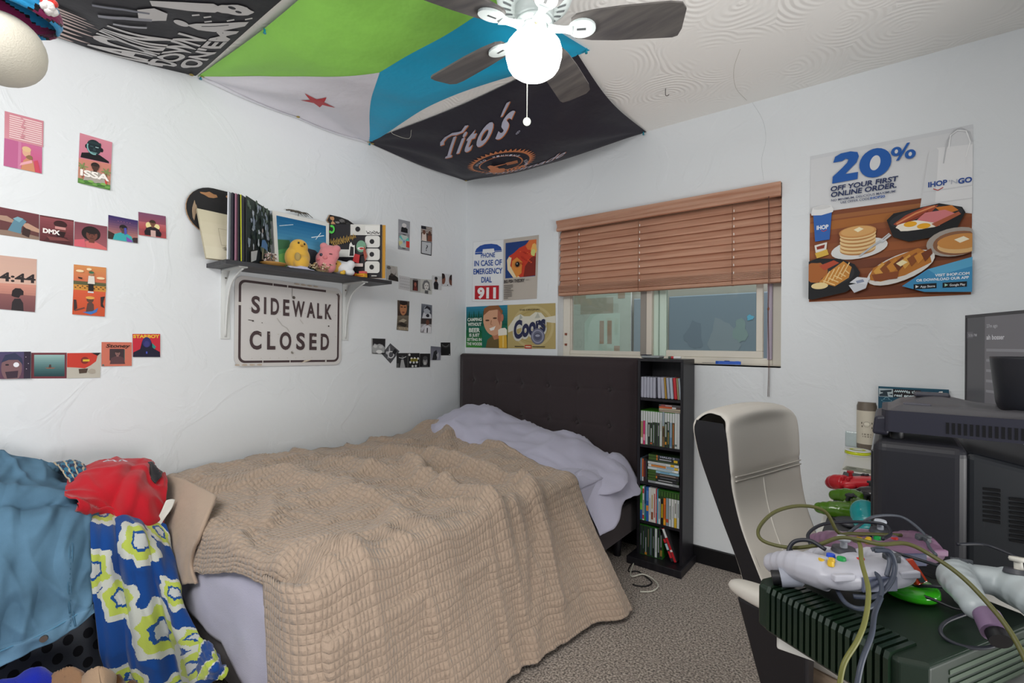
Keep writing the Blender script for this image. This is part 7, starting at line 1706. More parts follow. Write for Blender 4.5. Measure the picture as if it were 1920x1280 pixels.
q = MB(); q.M = Mc; q.bx(0.06, 0.12, 0.115, 0.15, 0.078, 0.088, '#3a3a44'); q.build('cartridge_flap', 'satin', gc, bevel=0.004)
a = Art(30, 10); a.rect(0, 0, 30, 10, '#4a4a5c'); a.poly([(3, 8), (6, 2), (9, 8)], '#b5b5c4'); a.text('TRISTAR', 19.5, 4.8, 2.6, '#b5b5c4', wd=16) if False else a.rect(11, 2.4, 28, 4.2, '#8c8c9c'); a.rect(11, 5.6, 26, 7.2, '#9a9aac')
f_, n_ = quad_fn(Mc @ Vector((0.232, -0.0004, 0.048)), Mc @ Vector((0.259, -0.0004, 0.048)), Mc @ Vector((0.259, -0.0004, 0.037)), Mc @ Vector((0.232, -0.0004, 0.037)))
q = MB(); a.put(q, f_, 0.0002, 0.0002); q.build('sticker', 'print', gc)
for fx_, fy_ in ((0.03, 0.03), (0.24, 0.03), (0.24, 0.16), (0.03, 0.16)):
    q = MB(); q.M = Mc; q.cyl((fx_, fy_, -0.004), (fx_, fy_, 0.013), 0.012, 0.012, '#17171b', 12); q.build('foot', 'satin', gc)
# black tumbler on the console
kc = Mc @ Vector((0.272, 0.112, 0.058)); r0 = 0.084
q = MB(); q.lathe([(0, 0.0), (r0 - 0.012, 0.0), (r0 - 0.004, 0.006), (r0, 0.02), (r0 + 0.009, 0.108), (r0 + 0.009, 0.112), (r0 + 0.006, 0.112), (r0 - 0.003, 0.02), (0, 0.012)], tuple(kc), '#1d1e25', 48)
tag(q.build('tumbler', 'satin'), 'wide black cup standing on the charcoal console', 'cup')

# the ribbed green box console at the near end of the desk
P0, E1, E2 = Vector((2.612, -1.962, 0)), Vector((-0.868, 0.497, 0)).normalized(), Vector((0.497, 0.868, 0)).normalized()
Mx = Matrix(((E1.x, E2.x, 0, P0.x), (E1.y, E2.y, 0, P0.y), (0, 0, 1, DZ), (0, 0, 0, 1)))     # x along the ribbed side, y inward
xb = thing('box_console', 'dark green ribbed box console at the near end of the desk', 'game console', (2.57, -1.78, DZ))
GX = '#15251a'; LX, LY, HX = 0.236, 0.285, 0.082
q = MB(); q.M = Mx
c8 = lambda z, i: [(0.022 + i, i, z), (LX - 0.012 - i, i, z), (LX - i, 0.02 + i, z), (LX - i, LY - 0.02, z), (LX - 0.02, LY - i, z), (0.02, LY - i, z), (i, LY - 0.02, z), (i, 0.022 + i, z)]
lv_ = [(0.006, 0.010), (0.018, 0.0), (HX - 0.004, 0.0), (HX, 0.004)]
vs = [p for z, i in lv_ for p in c8(z, i)]
q.add(vs, [(8 * j + k, 8 * j + (k + 1) % 8, 8 * j + 8 + (k + 1) % 8, 8 * j + 8 + k) for j in range(3) for k in range(8)] + [tuple(range(7, -1, -1)), tuple(range(24, 32))], GX)
q.build('body', 'satin', xb, bevel=0.002)
q = MB(); q.M = Mx
NR = 19
for k in range(NR):
    x0 = 0.030 + (LX - 0.058) * k / NR; w_ = (LX - 0.058) / NR * 0.62
    prof = [(0.002, 0.014), (-0.007, 0.020), (-0.007, HX - 0.004), (-0.003, HX + 0.004), (0.050, HX + 0.004), (0.053, HX - 0.002), (0.010, HX - 0.006)]
    n = len(prof); vs = [(x0, y, z) for y, z in prof] + [(x0 + w_, y, z) for y, z in prof]
    q.add(vs, [tuple(range(n))[::-1], tuple(range(n, 2 * n))] + [(i, (i + 1) % n, n + (i + 1) % n, n + i) for i in range(n)], '#18291c')
q.build('ribs', 'gloss', xb)
q = MB(); q.M = Mx
for k in range(5): q.bx(-0.0012, 0.002, 0.06, LY - 0.05, 0.022 + 0.010 * k, 0.0275 + 0.010 * k, '#3a4a3a')
q.build('front_slots', 'satin', xb)
q = MB(); q.M = Mx; q.bx(0.02, LX - 0.02, 0.02, LY - 0.02, 0, 0.0065, '#101210'); q.build('base', 'matte', xb)

# ---- controllers
def T3(loc, yaw, pitch=0.0, roll=0.0, s=1.0):
    return Matrix.Translation(loc) @ Matrix.Rotation(yaw, 4, 'Z') @ Matrix.Rotation(pitch, 4, 'X') @ Matrix.Rotation(roll, 4, 'Y') @ Matrix.Scale(s, 4)
def tint(o, name, col, rough=0.35, trans=0.0):
    m, nt, b = nmat(name); b.inputs['Base Color'].default_value = (*lin(col), 1); b.inputs['Roughness'].default_value = rough; b.inputs['Transmission Weight'].default_value = trans
    o.data.materials.clear(); o.data.materials.append(m)
def part(par, nm, M, fn, mat='satin', **k):
    q = MB(); q.M = M; fn(q); return q.build(nm, mat, par, **k)
def trident(name, label, M, col, matname, stick, dpad='#4a4d52', trans=0.0, port='#5c6278'):
    loc = M.translation
    t = thing(name, label, 'game controller', tuple(loc))
    def body(q):
        q.ell((0, 0.018, 0), (0.078, 0.030, 0.019), col, 28, 14, pw=0.75)
        for sx in (-1, 1):
            q.tube([(sx * 0.052, 0.018, 0), (sx * 0.066, -0.010, -0.002), (sx * 0.070, -0.045, -0.010), (sx * 0.072, -0.078, -0.024)], [0.024, 0.0235, 0.022, 0.020, 0.018, 0.016], col, 14, 6)
            q.ell((sx * 0.072, -0.078, -0.024), 0.016, col, 14, 10)
        q.tube([(0, 0.014, -0.002), (0, -0.02, -0.004), (0, -0.06, -0.014), (0, -0.088, -0.026)], [0.026, 0.025, 0.022, 0.0185, 0.016], col, 14, 6); q.ell((0, -0.088, -0.026), 0.0155, col, 14, 10)
    b = part(t, 'body', M, body, 'satin', remesh=0.0026, smoothit=4)
    tint(b, matname, col, 0.35, trans)
    part(t, 'stick_base', M, lambda q: q.cyl((0, -0.016, 0.018), (0, -0.016, 0.024), 0.017, 0.015, '#3f4046', 20))
    part(t, 'stick', M, lambda q: (q.cyl((0, -0.016, 0.024), (0, -0.016, 0.034), 0.005, 0.0045, stick, 14), q.lathe([(0, 0.034), (0.0085, 0.034), (0.0095, 0.037), (0.0085, 0.040), (0.006, 0.0385), (0, 0.0385)], (0, -0.016, 0), stick, 20)))
    part(t, 'd_pad', M, lambda q: (q.bx(-0.063, -0.039, 0.010, 0.018, 0.016, 0.0245, dpad), q.bx(-0.055, -0.047, 0.002, 0.026, 0.016, 0.0243, dpad)), bevel=0.001)
    part(t, 'start_button', M, lambda q: q.cyl((0, 0.014, 0.018), (0, 0.014, 0.0215), 0.0062, 0.0055, '#c8322c', 14))
    part(t, 'a_button', M, lambda q: q.cyl((0.036, 0.002, 0.016), (0.036, 0.002, 0.0225), 0.0062, 0.0055, '#2a4fc8', 14))
    part(t, 'b_button', M, lambda q: q.cyl((0.029, 0.014, 0.016), (0.029, 0.014, 0.0225), 0.0062, 0.0055, '#1f9a4c', 14))
    for dx, dy in ((0, 0.008), (0, -0.008), (0.008, 0), (-0.008, 0)):
        part(t, 'c_button', M, lambda q: q.cyl((0.054 + dx, 0.016 + dy, 0.0155), (0.054 + dx, 0.016 + dy, 0.0225), 0.0047, 0.004, '#d8b02a', 12))
    part(t, 'expansion_port', M, lambda q: q.bx(-0.026, 0.026, 0.045, 0.0495, -0.012, 0.008, port), bevel=0.001)
    for sx in (-1, 1): part(t, 'shoulder_button', M, lambda q: q.bx(sx * 0.05 - 0.016, sx * 0.05 + 0.016, 0.038, 0.046, 0.002, 0.012, col), bevel=0.002)
    return t
def wire(par, pts, r_, col, nm='cable', sub=8):
    q = MB(); q.tube([atD(d, x, y) for x, y, d in pts], r_, col, 8, sub); return q.build(nm, 'satin', par)
TOPX = DZ + HX + 0.004
def gp(px, py, z): return onZ(z, px, py)
# grey controller on the ribbed box, its cable side toward the room
g1 = trident('game_controller', 'grey three pronged controller on the ribbed console, with yellow buttons and tangled grey cable', T3(gp(1598, 1064, 0.850), YAW + PI + 0.10, 0.02, 0.0, 1.02), '#b3b3bd', 'grey_plastic', '#b9bcc4')
g2 = trident('game_controller', 'see-through purple three pronged controller behind the grey one by the television', T3(gp(1664, 1024, 0.832), YAW + PI + 0.02, 0.0, 0, 1.02), '#8d6a86', 'purple_plastic', '#b5bac4', trans=0.35, port='#454a66')
g3 = trident('game_controller', 'pale grey three pronged controller at the right edge with its prongs toward the camera', T3(gp(1903, 1098, 0.850), YAW - 0.42, -0.24, 0, 1.02), '#a9b1b4', 'pale_grey_plastic', '#c9c6bc')
GC, OC, DC = '#3c4250', '#54532a', '#24262e'
wire(g2, [(1690, 1003, .86), (1600, 1000, .84), (1572, 998, .83), (1546, 958, .84), (1500, 948, .85), (1452, 960, .85), (1423, 990, .84), (1430, 1013, .82), (1478, 1026, .79), (1530, 1022, .76), (1572, 1008, .74), (1608, 1011, .72), (1650, 1020, .70), (1700, 1019, .69), (1748, 1042, .67), (1800, 1078, .64), (1850, 1128, .61), (1895, 1185, .58), (1935, 1260, .55)], 0.0030, OC)
wire(g2, [(1600, 1012, .74), (1612, 1020, .715), (1616, 1055, .665), (1628, 1105, .62), (1623, 1158, .595), (1608, 1200, .578), (1582, 1245, .57), (1572, 1300, .565)], 0.0029, '#6a6a34')
wire(g1, [(1634, 1070, .70), (1648, 1082, .685), (1653, 1108, .67), (1642, 1132, .655), (1615, 1141, .65), (1588, 1132, .665), (1572, 1110, .70), (1562, 1085, .73)], 0.0031, GC)
wire(g1, [(1652, 1120, .66), (1640, 1150, .62), (1634, 1190, .59), (1616, 1240, .57), (1604, 1300, .56)], 0.0030, GC)
wire(g1, [(1562, 1090, .74), (1525, 1088, .76), (1497, 1066, .765), (1478, 1040, .77), (1488, 1016, .775), (1518, 1013, .765), (1548, 1030, .745)], 0.0030, DC)
wire(g1, [(1640, 1032, .70), (1668, 1034, .695), (1678, 1062, .69), (1668, 1095, .68), (1640, 1118, .675), (1600, 1118, .685)], 0.0032, GC)
wire(g1, [(1634, 1030, .715), (1655, 1028, .71), (1668, 1050, .70), (1662, 1080, .69)], 0.0032, '#565b68')
wire(g1, [(1548, 1078, .75), (1518, 1072, .77), (1492, 1050, .775), (1482, 1028, .775)], 0.0026, DC)
wire(g3, [(1655, 1010, .80), (1670, 1000, .83), (1655, 982, .86), (1600, 978, .88), (1545, 982, .87), (1516, 1000, .85), (1520, 1022, .82)], 0.0028, DC)
wire(g3, [(1590, 1000, .86), (1610, 985, .88), (1640, 968, .90), (1690, 969, .90), (1730, 998, .86), (1742, 1025, .82), (1755, 1040, .78)], 0.0026, '#4a4f58')
wire(g3, [(1672, 1034, .78), (1720, 1048, .76), (1765, 1062, .73), (1800, 1070, .71)], 0.0026, DC)
wire(g3, [(1700, 1098, .74), (1750, 1099, .71), (1800, 1103, .69), (1830, 1108, .68)], 0.0024, DC)
wire(g3, [(1690, 1105, .73), (1740, 1120, .705), (1790, 1140, .68), (1815, 1142, .67)], 0.0022, '#16181c')
wire(g3, [(1795, 1020, .80), (1850, 1022, .80), (1920, 1052, .76), (1950, 1080, .74)], 0.0026, DC)
wire(g2, [(1812, 1150, .655), (1775, 1165, .648), (1763, 1182, .638), (1778, 1200, .628), (1815, 1213, .618), (1855, 1213, .612), (1882, 1200, .612), (1884, 1185, .616), (1872, 1172, .62)], 0.0024, DC)
# plugs
def plug(par, a, b, col, r_=0.0125):
    pa, pb2 = atD(*a), atD(*b); d_ = (pb2 - pa).normalized()
    q = MB(); q.cyl(pa, pb2, r_, r_ * 1.08, col, 20); q.cyl(pa - d_ * 0.004, pa, r_ * 0.75, r_, col, 20); o = q.build('plug', 'satin', par, bevel=0.001)
    q = MB(); q.cyl(pb2, pb2 + d_ * 0.012, r_ * 0.8, r_ * 0.8, '#131316', 16); q.build('plug_tip', 'satin', o)
plug(g1, (.755, 1500, 1082), (.765, 1463, 1082), '#9da0ac', 0.0135)
plug(g2, (.622, 1850, 1152), (.600, 1868, 1186), '#76607c', 0.0145)
# small translucent cartridges among the cables
oc = thing('memory_card', 'bright orange see-through card standing between grey and pale controllers', 'memory card', tuple(gp(1722, 1096, TOPX)))
q = MB(); p_ = [atD(.735, 1692, 1050), atD(.735, 1712, 1046), atD(.72, 1742, 1090), atD(.72, 1722, 1098)]
nn = (p_[1] - p_[0]).cross(p_[3] - p_[0]).normalized() * 0.010
q.hull8(p_, [x + nn for x in p_], '#d2451c'); q.build('case', 'clear', oc, bevel=0.002)
q = MB(); pm = (p_[0] + p_[1] + p_[2] + p_[3]) / 4; ax = (p_[2] - p_[1]).normalized(); ay = (p_[1] - p_[0]).normalized()
f0 = -nn.normalized() * 0.0006 if (pm - nn - CAM).length < (pm - CAM).length else nn + nn.normalized() * 0.0006
q.add([pm + f0 + ax * sx + ay * sy for sx, sy in ((0.004, -0.004), (0.016, -0.004), (0.016, 0.004), (0.004, 0.004))], [(0, 1, 2, 3)], '#2a3a3c'); q.build('window', 'print', oc)
gl_ = gp(1705, 1113, TOPX)
q = MB(); q.lathe([(0, 0.001), (0.034, 0.001), (0.037, 0.005), (0.036, 0.014), (0.030, 0.018), (0, 0.018)], tuple(gl_), '#3fc022', 32)
tag(q.build('green_disc', 'clear'), 'neon green see-through round lid on the ribbed console', 'lid')

# pads lying on the desk beyond the television's edge
c = [onT(1572, 884), onT(1600, 889)]
q = MB(); q.bx(2.452, 2.80, -1.28, c[0].y, DZ + 0.0005, DZ + 0.0035, '#25262b'); tag(q.build('desk_mat', 'fabric', bevel=0.001), 'dark desk mat under the game pads', 'mat')
a = Art(150, 64); a.rect(0, 0, 150, 64, '#a9a894'); a.ring(75, 32, 72, 29, 1.6, '#5f6152', 4); a.rect(6, 6, 144, 58, '#7f8274'); a.rect(9, 9, 141, 55, '#8d8f80'); a.ell(75, 32, 20, 22, '#b5b3a0'); a.ell(75, 32, 12, 16, '#75776a')
for x_ in (24, 126): a.ell(x_, 32, 12, 12, '#6c6e60')
k0, k1 = onT(1586, 872), onT(1642, 880)
dv = Vector((1, -0.12, 0)).normalized(); dn = Vector((-dv.y, dv.x, 0))
b0 = onT(1587, 874); b0.z = DZ + 0.0015
sheet('banknote', a, (b0, b0 + dv * 0.156, b0 + dv * 0.156 - dn * 0.066, b0 - dn * 0.066), 'grey green paper banknote lying flat on the desk', 'banknote', back='#a9a894', th=0.0006)
def gamepad(label, M, col, mname, cols, trans=0.0, nm='game_pad', sticks='#1c1c20', extra=None, rough=0.3):
    t = thing(nm, label, 'game controller', tuple(M.translation))
    def body(q):
        q.ell((0, 0.012, 0.0), (0.066, 0.034, 0.019), col, 26, 14, pw=0.8)
        for sx in (-1, 1):
            q.tube([(sx * 0.046, 0.014, 0), (sx * 0.060, -0.012, -0.003), (sx * 0.066, -0.040, -0.012), (sx * 0.063, -0.060, -0.022)], [0.026, 0.025, 0.0225, 0.019, 0.0165], col, 14, 6); q.ell((sx * 0.063, -0.060, -0.022), 0.016, col, 12, 10)
    b = part(t, 'body', M, body, 'satin', remesh=0.0028, smoothit=4); tint(b, mname, col, rough, trans)
    for sx, sy in ((-0.042, 0.018), (0.020, -0.010)):
        part(t, 'thumbstick', M, lambda q: (q.cyl((sx, sy, 0.015), (sx, sy, 0.028), 0.006, 0.005, sticks, 14), q.cyl((sx, sy, 0.028), (sx, sy, 0.033), 0.0098, 0.0092, sticks, 18)), bevel=0.0008)
    part(t, 'd_pad', M, lambda q: (q.bx(-0.031, -0.009, -0.0135, -0.0065, 0.016, 0.022, '#2b2b30'), q.bx(-0.0235, -0.0165, -0.021, 0.001, 0.016, 0.0218, '#2b2b30')), bevel=0.0008)
    for (dx, dy), c_ in zip(((0, 0.011), (0, -0.011), (0.011, 0), (-0.011, 0)), cols):
        part(t, 'face_button', M, lambda q: q.cyl((0.043 + dx, 0.020 + dy, 0.0135), (0.043 + dx, 0.020 + dy, 0.0225), 0.0052, 0.0046, c_, 12))
    for sx in (-1, 1): part(t, 'trigger', M, lambda q: q.ell((sx * 0.045, 0.044, -0.002), (0.018, 0.010, 0.010), col if not trans else '#2a3a20', 14, 8))
    return t
XC = ['#d8b02a', '#3f9a48', '#c8402c', '#3f6fd0']
gamepad('glossy red game pad on the dark mat, furthest from the camera', T3(gp(1612, 903, 0.752), YAW + PI - 0.25, 0.0, 0.1), '#b8202a', 'red_plastic', ['#b8202a'] * 4, sticks='#9c1820')
gamepad('glossy black game pad with coloured buttons, touching the red one', T3(gp(1648, 922, 0.760), YAW + PI + 0.55, 0.1, 0.0), '#1c181b', 'black_plastic', XC, rough=0.2)
gamepad('see-through lime green game pad with its grips toward the desk\'s left edge', T3(gp(1598, 946, 0.765), YAW + 0.72 + PI, -0.25, 0.1, 0.92), '#4f7a1c', 'lime_plastic', ['#d8702a', '#3f9a48', '#3f6fd0', '#c8402c'], trans=0.3, rough=0.12)
tp = thing('game_pad', 'teal see-through controller grip poking out beside the television', 'game controller', tuple(gp(1636, 985, DZ + 0.004)))
def tb_(q):
    c_ = gp(1630, 992, 0.765)
    q.tube([c_ + Vector((-0.01, 0.03, 0.028)), c_ + Vector((-0.004, 0.0, 0.012)), c_ + Vector((0.004, -0.03, -0.02))], [0.030, 0.028, 0.025, 0.020], '#1c8f92', 16, 8); q.ell(c_ + Vector((-0.01, 0.03, 0.028)), 0.030, '#1c8f92', 16, 12); q.ell(c_ + Vector((0.004, -0.03, -0.02)), 0.02, '#1c8f92', 16, 12)
tbo = part(tp, 'body', None, tb_, remesh=0.003, smoothit=4); tint(tbo, 'teal_plastic', '#178a8e', 0.25, 0.2)
c_ = gp(1612, 998, 0.775); part(tp, 'stick', None, lambda q: (q.cyl(c_ + Vector((0, 0, -0.02)), c_, 0.006, 0.0055, '#8c98a4', 14), q.cyl(c_, c_ + Vector((0, 0, 0.006)), 0.0115, 0.011, '#9aa6b0', 18)), bevel=0.001)
ms_ = thing('computer_mouse', 'dark grey mouse on the mat beside the teal controller', 'mouse', tuple(gp(1600, 985, DZ + 0.004)))
c_ = gp(1596, 984, DZ + 0.0035)
part(ms_, 'shell', None, lambda q: q.ell(c_ + Vector((0, 0, 0.014)), (0.036, 0.056, 0.0145), '#3f3f44', 26, 14), mat='satin')
part(ms_, 'wheel', None, lambda q: q.cyl(c_ + Vector((-0.004, 0.03, 0.025)), c_ + Vector((0.004, 0.03, 0.025)), 0.006, 0.006, '#17171a', 14))

# ================================================================== laundry at the foot of the bed
def PX(x, y, ax, val): return onX(val, x, y) if ax == 'X' else (onY(val, x, y) if ax == 'Y' else onZ(val, x, y))
def rows(R): return [[PX(*q) for q in r_] for r_ in R]
hp = thing('laundry_hamper', 'grey plastic laundry hamper with oval holes under the denim jacket', 'hamper', (0.33, -2.42, 0))
HXA, HXB, HYA, HYB, HZT = 0.10, 0.56, -2.66, -2.20, 0.52
q = MB()
for x0, x1, y0, y1 in ((HXB - 0.004, HXB, HYA, HYB), (HXA, HXA + 0.004, HYA, HYB), (HXA, HXB, HYB - 0.004, HYB), (HXA, HXB, HYA, HYA + 0.004)): q.bx(x0, x1, y0, y1, 0.004, HZT, '#41454e')
q.bx(HXA, HXB, HYA, HYB, 0, 0.005, '#41454e'); q.build('basket', 'satin', hp, bevel=0.0015)
for sd in (0, 1):
    q = MB()
    for r_ in range(9):
        for k in range(9):
            c0_ = (HXA if sd else HYA) + 0.045 + 0.048 * k + (0.024 if r_ % 2 else 0); cz_ = 0.06 + 0.047 * r_
            if c0_ > (HXB if sd else HYB) - 0.02: continue
            ring_ = [(c0_ + 0.013 * math.cos(t * .524), cz_ + 0.017 * math.sin(t * .524)) for t in range(12)]
            q.add([((a_, HYB + 0.0006, b_) if sd else (HXB + 0.0006, a_, b_)) for a_, b_ in ring_], [tuple(range(12))], '#14141a')
    tag(q.build('holes', 'matte', hp), kind='stuff')
q = MB()
for a_, b_ in (((HXA - .006, HYA - .006), (HXB + .006, HYA + .006)), ((HXA - .006, HYB - .006), (HXB + .006, HYB + .006)), ((HXA - .006, HYA), (HXA + .006, HYB)), ((HXB - .006, HYA), (HXB + .006, HYB))): q.bx(a_[0], b_[0], a_[1], b_[1], HZT, HZT + 0.014, '#4a4e57')
q.build('rim', 'satin', hp, bevel=0.002)
def cloth(R, nu, nv, wob, sc=7, seed=0, fold=None, kx=0):
    g = bez_grid(rows(R), 4)
    def fn(u, v):
        p = g(u, v)
        e = 1e-3; du = g(min(u + e, 1), v) - g(max(u - e, 0), v); dv = g(u, min(v + e, 1)) - g(u, max(v - e, 0)); n_ = du.cross(dv)
        n_ = n_.normalized() if n_.length > 1e-12 else Vector((1, 0, 0))
        if n_.dot(CAM - p) < 0: n_ = -n_
        w_ = wob * (fbm(p.x * sc + seed, p.y * sc, p.z * sc) + 0.9 * max(1 - 2.6 * abs(noise.noise(Vector((u * 3.2 + seed, v * 4.5 - u * 2, seed * 2.1)))), 0) ** 2)
        if fold: w_ += fold(u, v)
        return p + n_ * w_
    return fn
# flowered fleece blanket
BR = [[(168, 952, 'X', .40), (215, 950, 'X', .42), (265, 962, 'X', .42), (312, 985, 'Y', -2.10)],
      [(170, 1010, 'X', .58), (222, 1005, 'X', .59), (275, 1010, 'X', .60), (322, 1050, 'Y', -2.11)],
      [(176, 1090, 'X', .61), (232, 1090, 'X', .64), (290, 1085, 'X', .66), (338, 1120, 'Y', -2.12)],
      [(186, 1180, 'X', .62), (248, 1185, 'X', .67), (312, 1175, 'X', .70), (362, 1180, 'Y', -2.12)],
      [(200, 1250, 'X', .62), (262, 1262, 'X', .68), (335, 1250, 'X', .74), (390, 1232, 'Y', -2.13)],
      [(225, 1300, 'X', .62), (285, 1310, 'X', .70), (360, 1300, 'X', .78), (416, 1266, 'Y', -2.13)]]
MOT = [(.56, .235, 1.0), (.60, .615, 1.25), (.25, .47, .85), (.02, .34, .9), (.90, .42, .7), (.16, .05, .9), (.84, .10, .7), (.22, .86, .9), (.86, .82, .9), (.60, .93, .8), (.99, .66, .6)]
def flower(u, v):
    ju = 0.02 * fbm(u * 9, v * 22, 3.3); 
    for i, (mu, mv, s_) in enumerate(MOT):
        du, dv = (u - mu) / (0.235 * s_), (v - mv) / (0.105 * s_)
        r_ = math.hypot(du, dv); an = math.atan2(dv, du)
        r_ *= 1 - 0.10 * math.sin(5 * an + i * 1.7) - 0.05 * math.sin(11 * an + i)
        r_ += ju * 3
        if r_ < 0.30: return '#b6b9b8'
        if r_ < 0.42: return '#1c4a8a'
        if r_ < 0.74: return '#aebc52'
        if r_ < 1.0: return '#bdc0b8'
    return '#164284'
fl_ = lambda u, v: 0.014 * math.sin(u * 15 + 2 * v) * (0.3 + v) + 0.010 * math.sin(u * 33 + 5 * v) * (0.2 + 0.8 * v) - 0.02 * math.exp(-((u - 0.33) / 0.05) ** 2) * sm(0.1, 0.5, v)
fb = thing('fleece_blanket', 'blue fleece blanket with lime and white flowers hanging at the bed\'s foot', 'blanket', (0.66, -2.2, 0))
q = MB(); q.grid(cloth(BR, 100, 160, 0.006, 8, 3, fl_), 150, 220, flower); q.build('cloth', 'fabric', fb, solid=0.006)
# its twisted end on the floor
TW = [[(372, 1196, 'Y', -2.14), (388, 1206, 'Y', -2.13), (396, 1214, 'Y', -2.12)], [(378, 1225, 'Y', -2.15), (398, 1236, 'Y', -2.16), (408, 1246, 'Y', -2.13)], [(372, 1250, 'Y', -2.16), (400, 1250, 'Y', -2.17), (420, 1258, 'Y', -2.14)], [(378, 1272, 'Y', -2.16), (402, 1268, 'Y', -2.16), (418, 1268, 'Y', -2.14)]]
q = MB(); q.grid(cloth(TW, 30, 40, 0.006, 20, 9), 30, 40, lambda u, v: ('#b9cc48' if math.sin(9 * u + 7 * v) > 0.45 else '#c6c9c2' if math.sin(9 * u + 7 * v) > 0.1 else '#164284')); q.build('twisted_end', 'fabric', fb, solid=0.005)
# denim jacket
JR = [[(-90, 880, 'X', .05), (-20, 872, 'X', .06), (55, 868, 'X', .07), (118, 888, 'X', .10), (160, 905, 'X', .14)],
      [(-90, 868, 'X', .20), (-20, 862, 'X', .21), (50, 866, 'X', .22), (112, 890, 'X', .25), (150, 925, 'X', .27)],
      [(-100, 905, 'X', .36), (-20, 900, 'X', .37), (50, 908, 'X', .38), (120, 925, 'X', .36), (160, 945, 'X', .31)],
      [(-100, 975, 'X', .50), (-20, 968, 'X', .51), (50, 962, 'X', .51), (120, 955, 'X', .48), (174, 958, 'X', .43)],
      [(-100, 1085, 'X', .605), (-20, 1080, 'X', .61), (50, 1072, 'X', .605), (120, 1060, 'X', .60), (176, 1050, 'X', .585)],
      [(-100, 1200, 'X', .63), (-20, 1178, 'X', .635), (50, 1160, 'X', .63), (120, 1130, 'X', .625), (174, 1105, 'X', .605)],
      [(-100, 1290, 'X', .645), (-20, 1255, 'X', .645), (50, 1222, 'X', .64), (120, 1185, 'X', .63), (172, 1146, 'X', .61)]]
jk = thing('denim_jacket', 'faded blue denim jacket draped over the laundry hamper', 'jacket', (0.5, -2.45, 0.2))
def jf(u, v):
    s_ = 0.022 * math.sin(9 * v + 4 * u) * (1 - v) + 0.010 * max(1 - 3 * abs(noise.noise(Vector((u * 4, v * 6 + u * 3, 2.2)))), 0)
    s_ += 0.020 * math.exp(-((v - 0.36 - 0.06 * u) / 0.035) ** 2) - 0.022 * math.exp(-((v - 0.43 - 0.05 * u) / 0.03) ** 2)
    s_ += 0.004 if v > 0.925 else 0
    s_ += 0.0035 * math.sin(26 * u + 10 * v) * sm(0.4, 0.7, v)
    return s_
jfn = cloth(JR, 120, 140, 0.010, 5, 1, jf)
q = MB(); q.grid(jfn, 130, 150, lambda u, v: '#54758d' if v < 0.93 else '#5e8099'); q.build('cloth', 'denim', jk, solid=0.005)
for pts in ([(0.80, 0.50), (0.795, 0.62), (0.80, 0.75), (0.815, 0.9), (0.82, 0.99)], [(0.775, 0.50), (0.77, 0.62), (0.775, 0.75), (0.79, 0.9)]):
    q = MB(); q.tube([jfn(*p) + Vector((0.0045, -0.001, 0.001)) for p in pts], 0.0026, '#456880', 6, 6); q.build('seam', 'denim', jk)
q = MB(); q.tube([jfn(u, 0.928) + Vector((0.004, -0.001, 0)) for u in (0.02, 0.2, 0.4, 0.6, 0.8, 0.98)], 0.0026, '#54809c', 6, 6); q.build('hem_seam', 'denim', jk)
q = MB()
for k in range(26): 
    v_ = 0.52 + 0.018 * k
    q.add([jfn(0.787 + du + 0.01 * max(0, v_ - .75), v_ + dv) + Vector((0.0075, -0.001, 0)) for du, dv in ((-0.004, -.003), (0.004, -.003), (0.004, .003), (-0.004, .003))], [(0, 1, 2, 3)], '#3f6580')
q.build('stitching', 'matte', jk)
p = jfn(0.60, 0.955); q = MB(); q.cyl(p + Vector((0.002, 0, 0)), p + Vector((0.009, -0.002, 0.001)), 0.010, 0.009, '#6a5f58', 16); q.build('button', 'metal', jk)
# checked shirt peeping out
CR = [[(100, 868, 'X', .10), (135, 864, 'X', .12), (165, 880, 'X', .15)], [(112, 880, 'X', .24), (142, 876, 'X', .25), (172, 892, 'X', .27)], [(130, 905, 'X', .33), (152, 905, 'X', .33), (178, 910, 'X', .33)]]
q = MB(); q.grid(cloth(CR, 24, 24, 0.006, 12, 6), 40, 40, lambda u, v: ('#20304c' if (int(u * 9) % 2) ^ (int(v * 9) % 2) else '#2c6a86') if int(u * 18) % 4 else '#b5a68c')
tag(q.build('checked_shirt', 'fabric', solid=0.004), 'dark blue checked shirt showing between the denim jacket and red shirt', 'shirt')
# red shirt
RR = [[(138, 890, 'X', .10), (185, 868, 'X', .11), (235, 862, 'X', .12), (275, 868, 'X', .14), (292, 885, 'X', .18)],
      [(124, 905, 'X', .33), (185, 880, 'X', .30), (240, 872, 'X', .31), (285, 880, 'X', .32), (304, 898, 'X', .33)],
      [(122, 930, 'X', .47), (185, 918, 'X', .43), (240, 915, 'X', .45), (285, 915, 'X', .45), (314, 925, 'X', .44)],
      [(140, 948, 'X', .52), (195, 957, 'X', .48), (245, 966, 'X', .49), (280, 972, 'X', .49), (306, 968, 'X', .47)],
      [(150, 948, 'X', .50), (198, 960, 'X', .44), (245, 972, 'X', .45), (275, 980, 'X', .45), (298, 985, 'X', .43)]]
rs = thing('red_shirt', 'bright red shirt crumpled on top of the laundry beside the quilt', 'shirt', (0.35, -2.22, 0.6))
rf = lambda u, v: 0.014 * math.sin(9 * u - 6 * v) * math.sin(PI * v) + 0.016 * math.exp(-((u - 0.55 + 0.5 * (v - 0.5)) / 0.06) ** 2) * math.sin(PI * v) - 0.014 * math.exp(-((u - 0.42 + 0.5 * (v - 0.5)) / 0.05) ** 2) * math.sin(PI * v)
rfn = cloth(RR, 80, 80, 0.011, 8, 12, rf)
q = MB(); q.grid(rfn, 100, 90, '#b61f2b'); q.build('cloth', 'fabric', rs, solid=0.005)
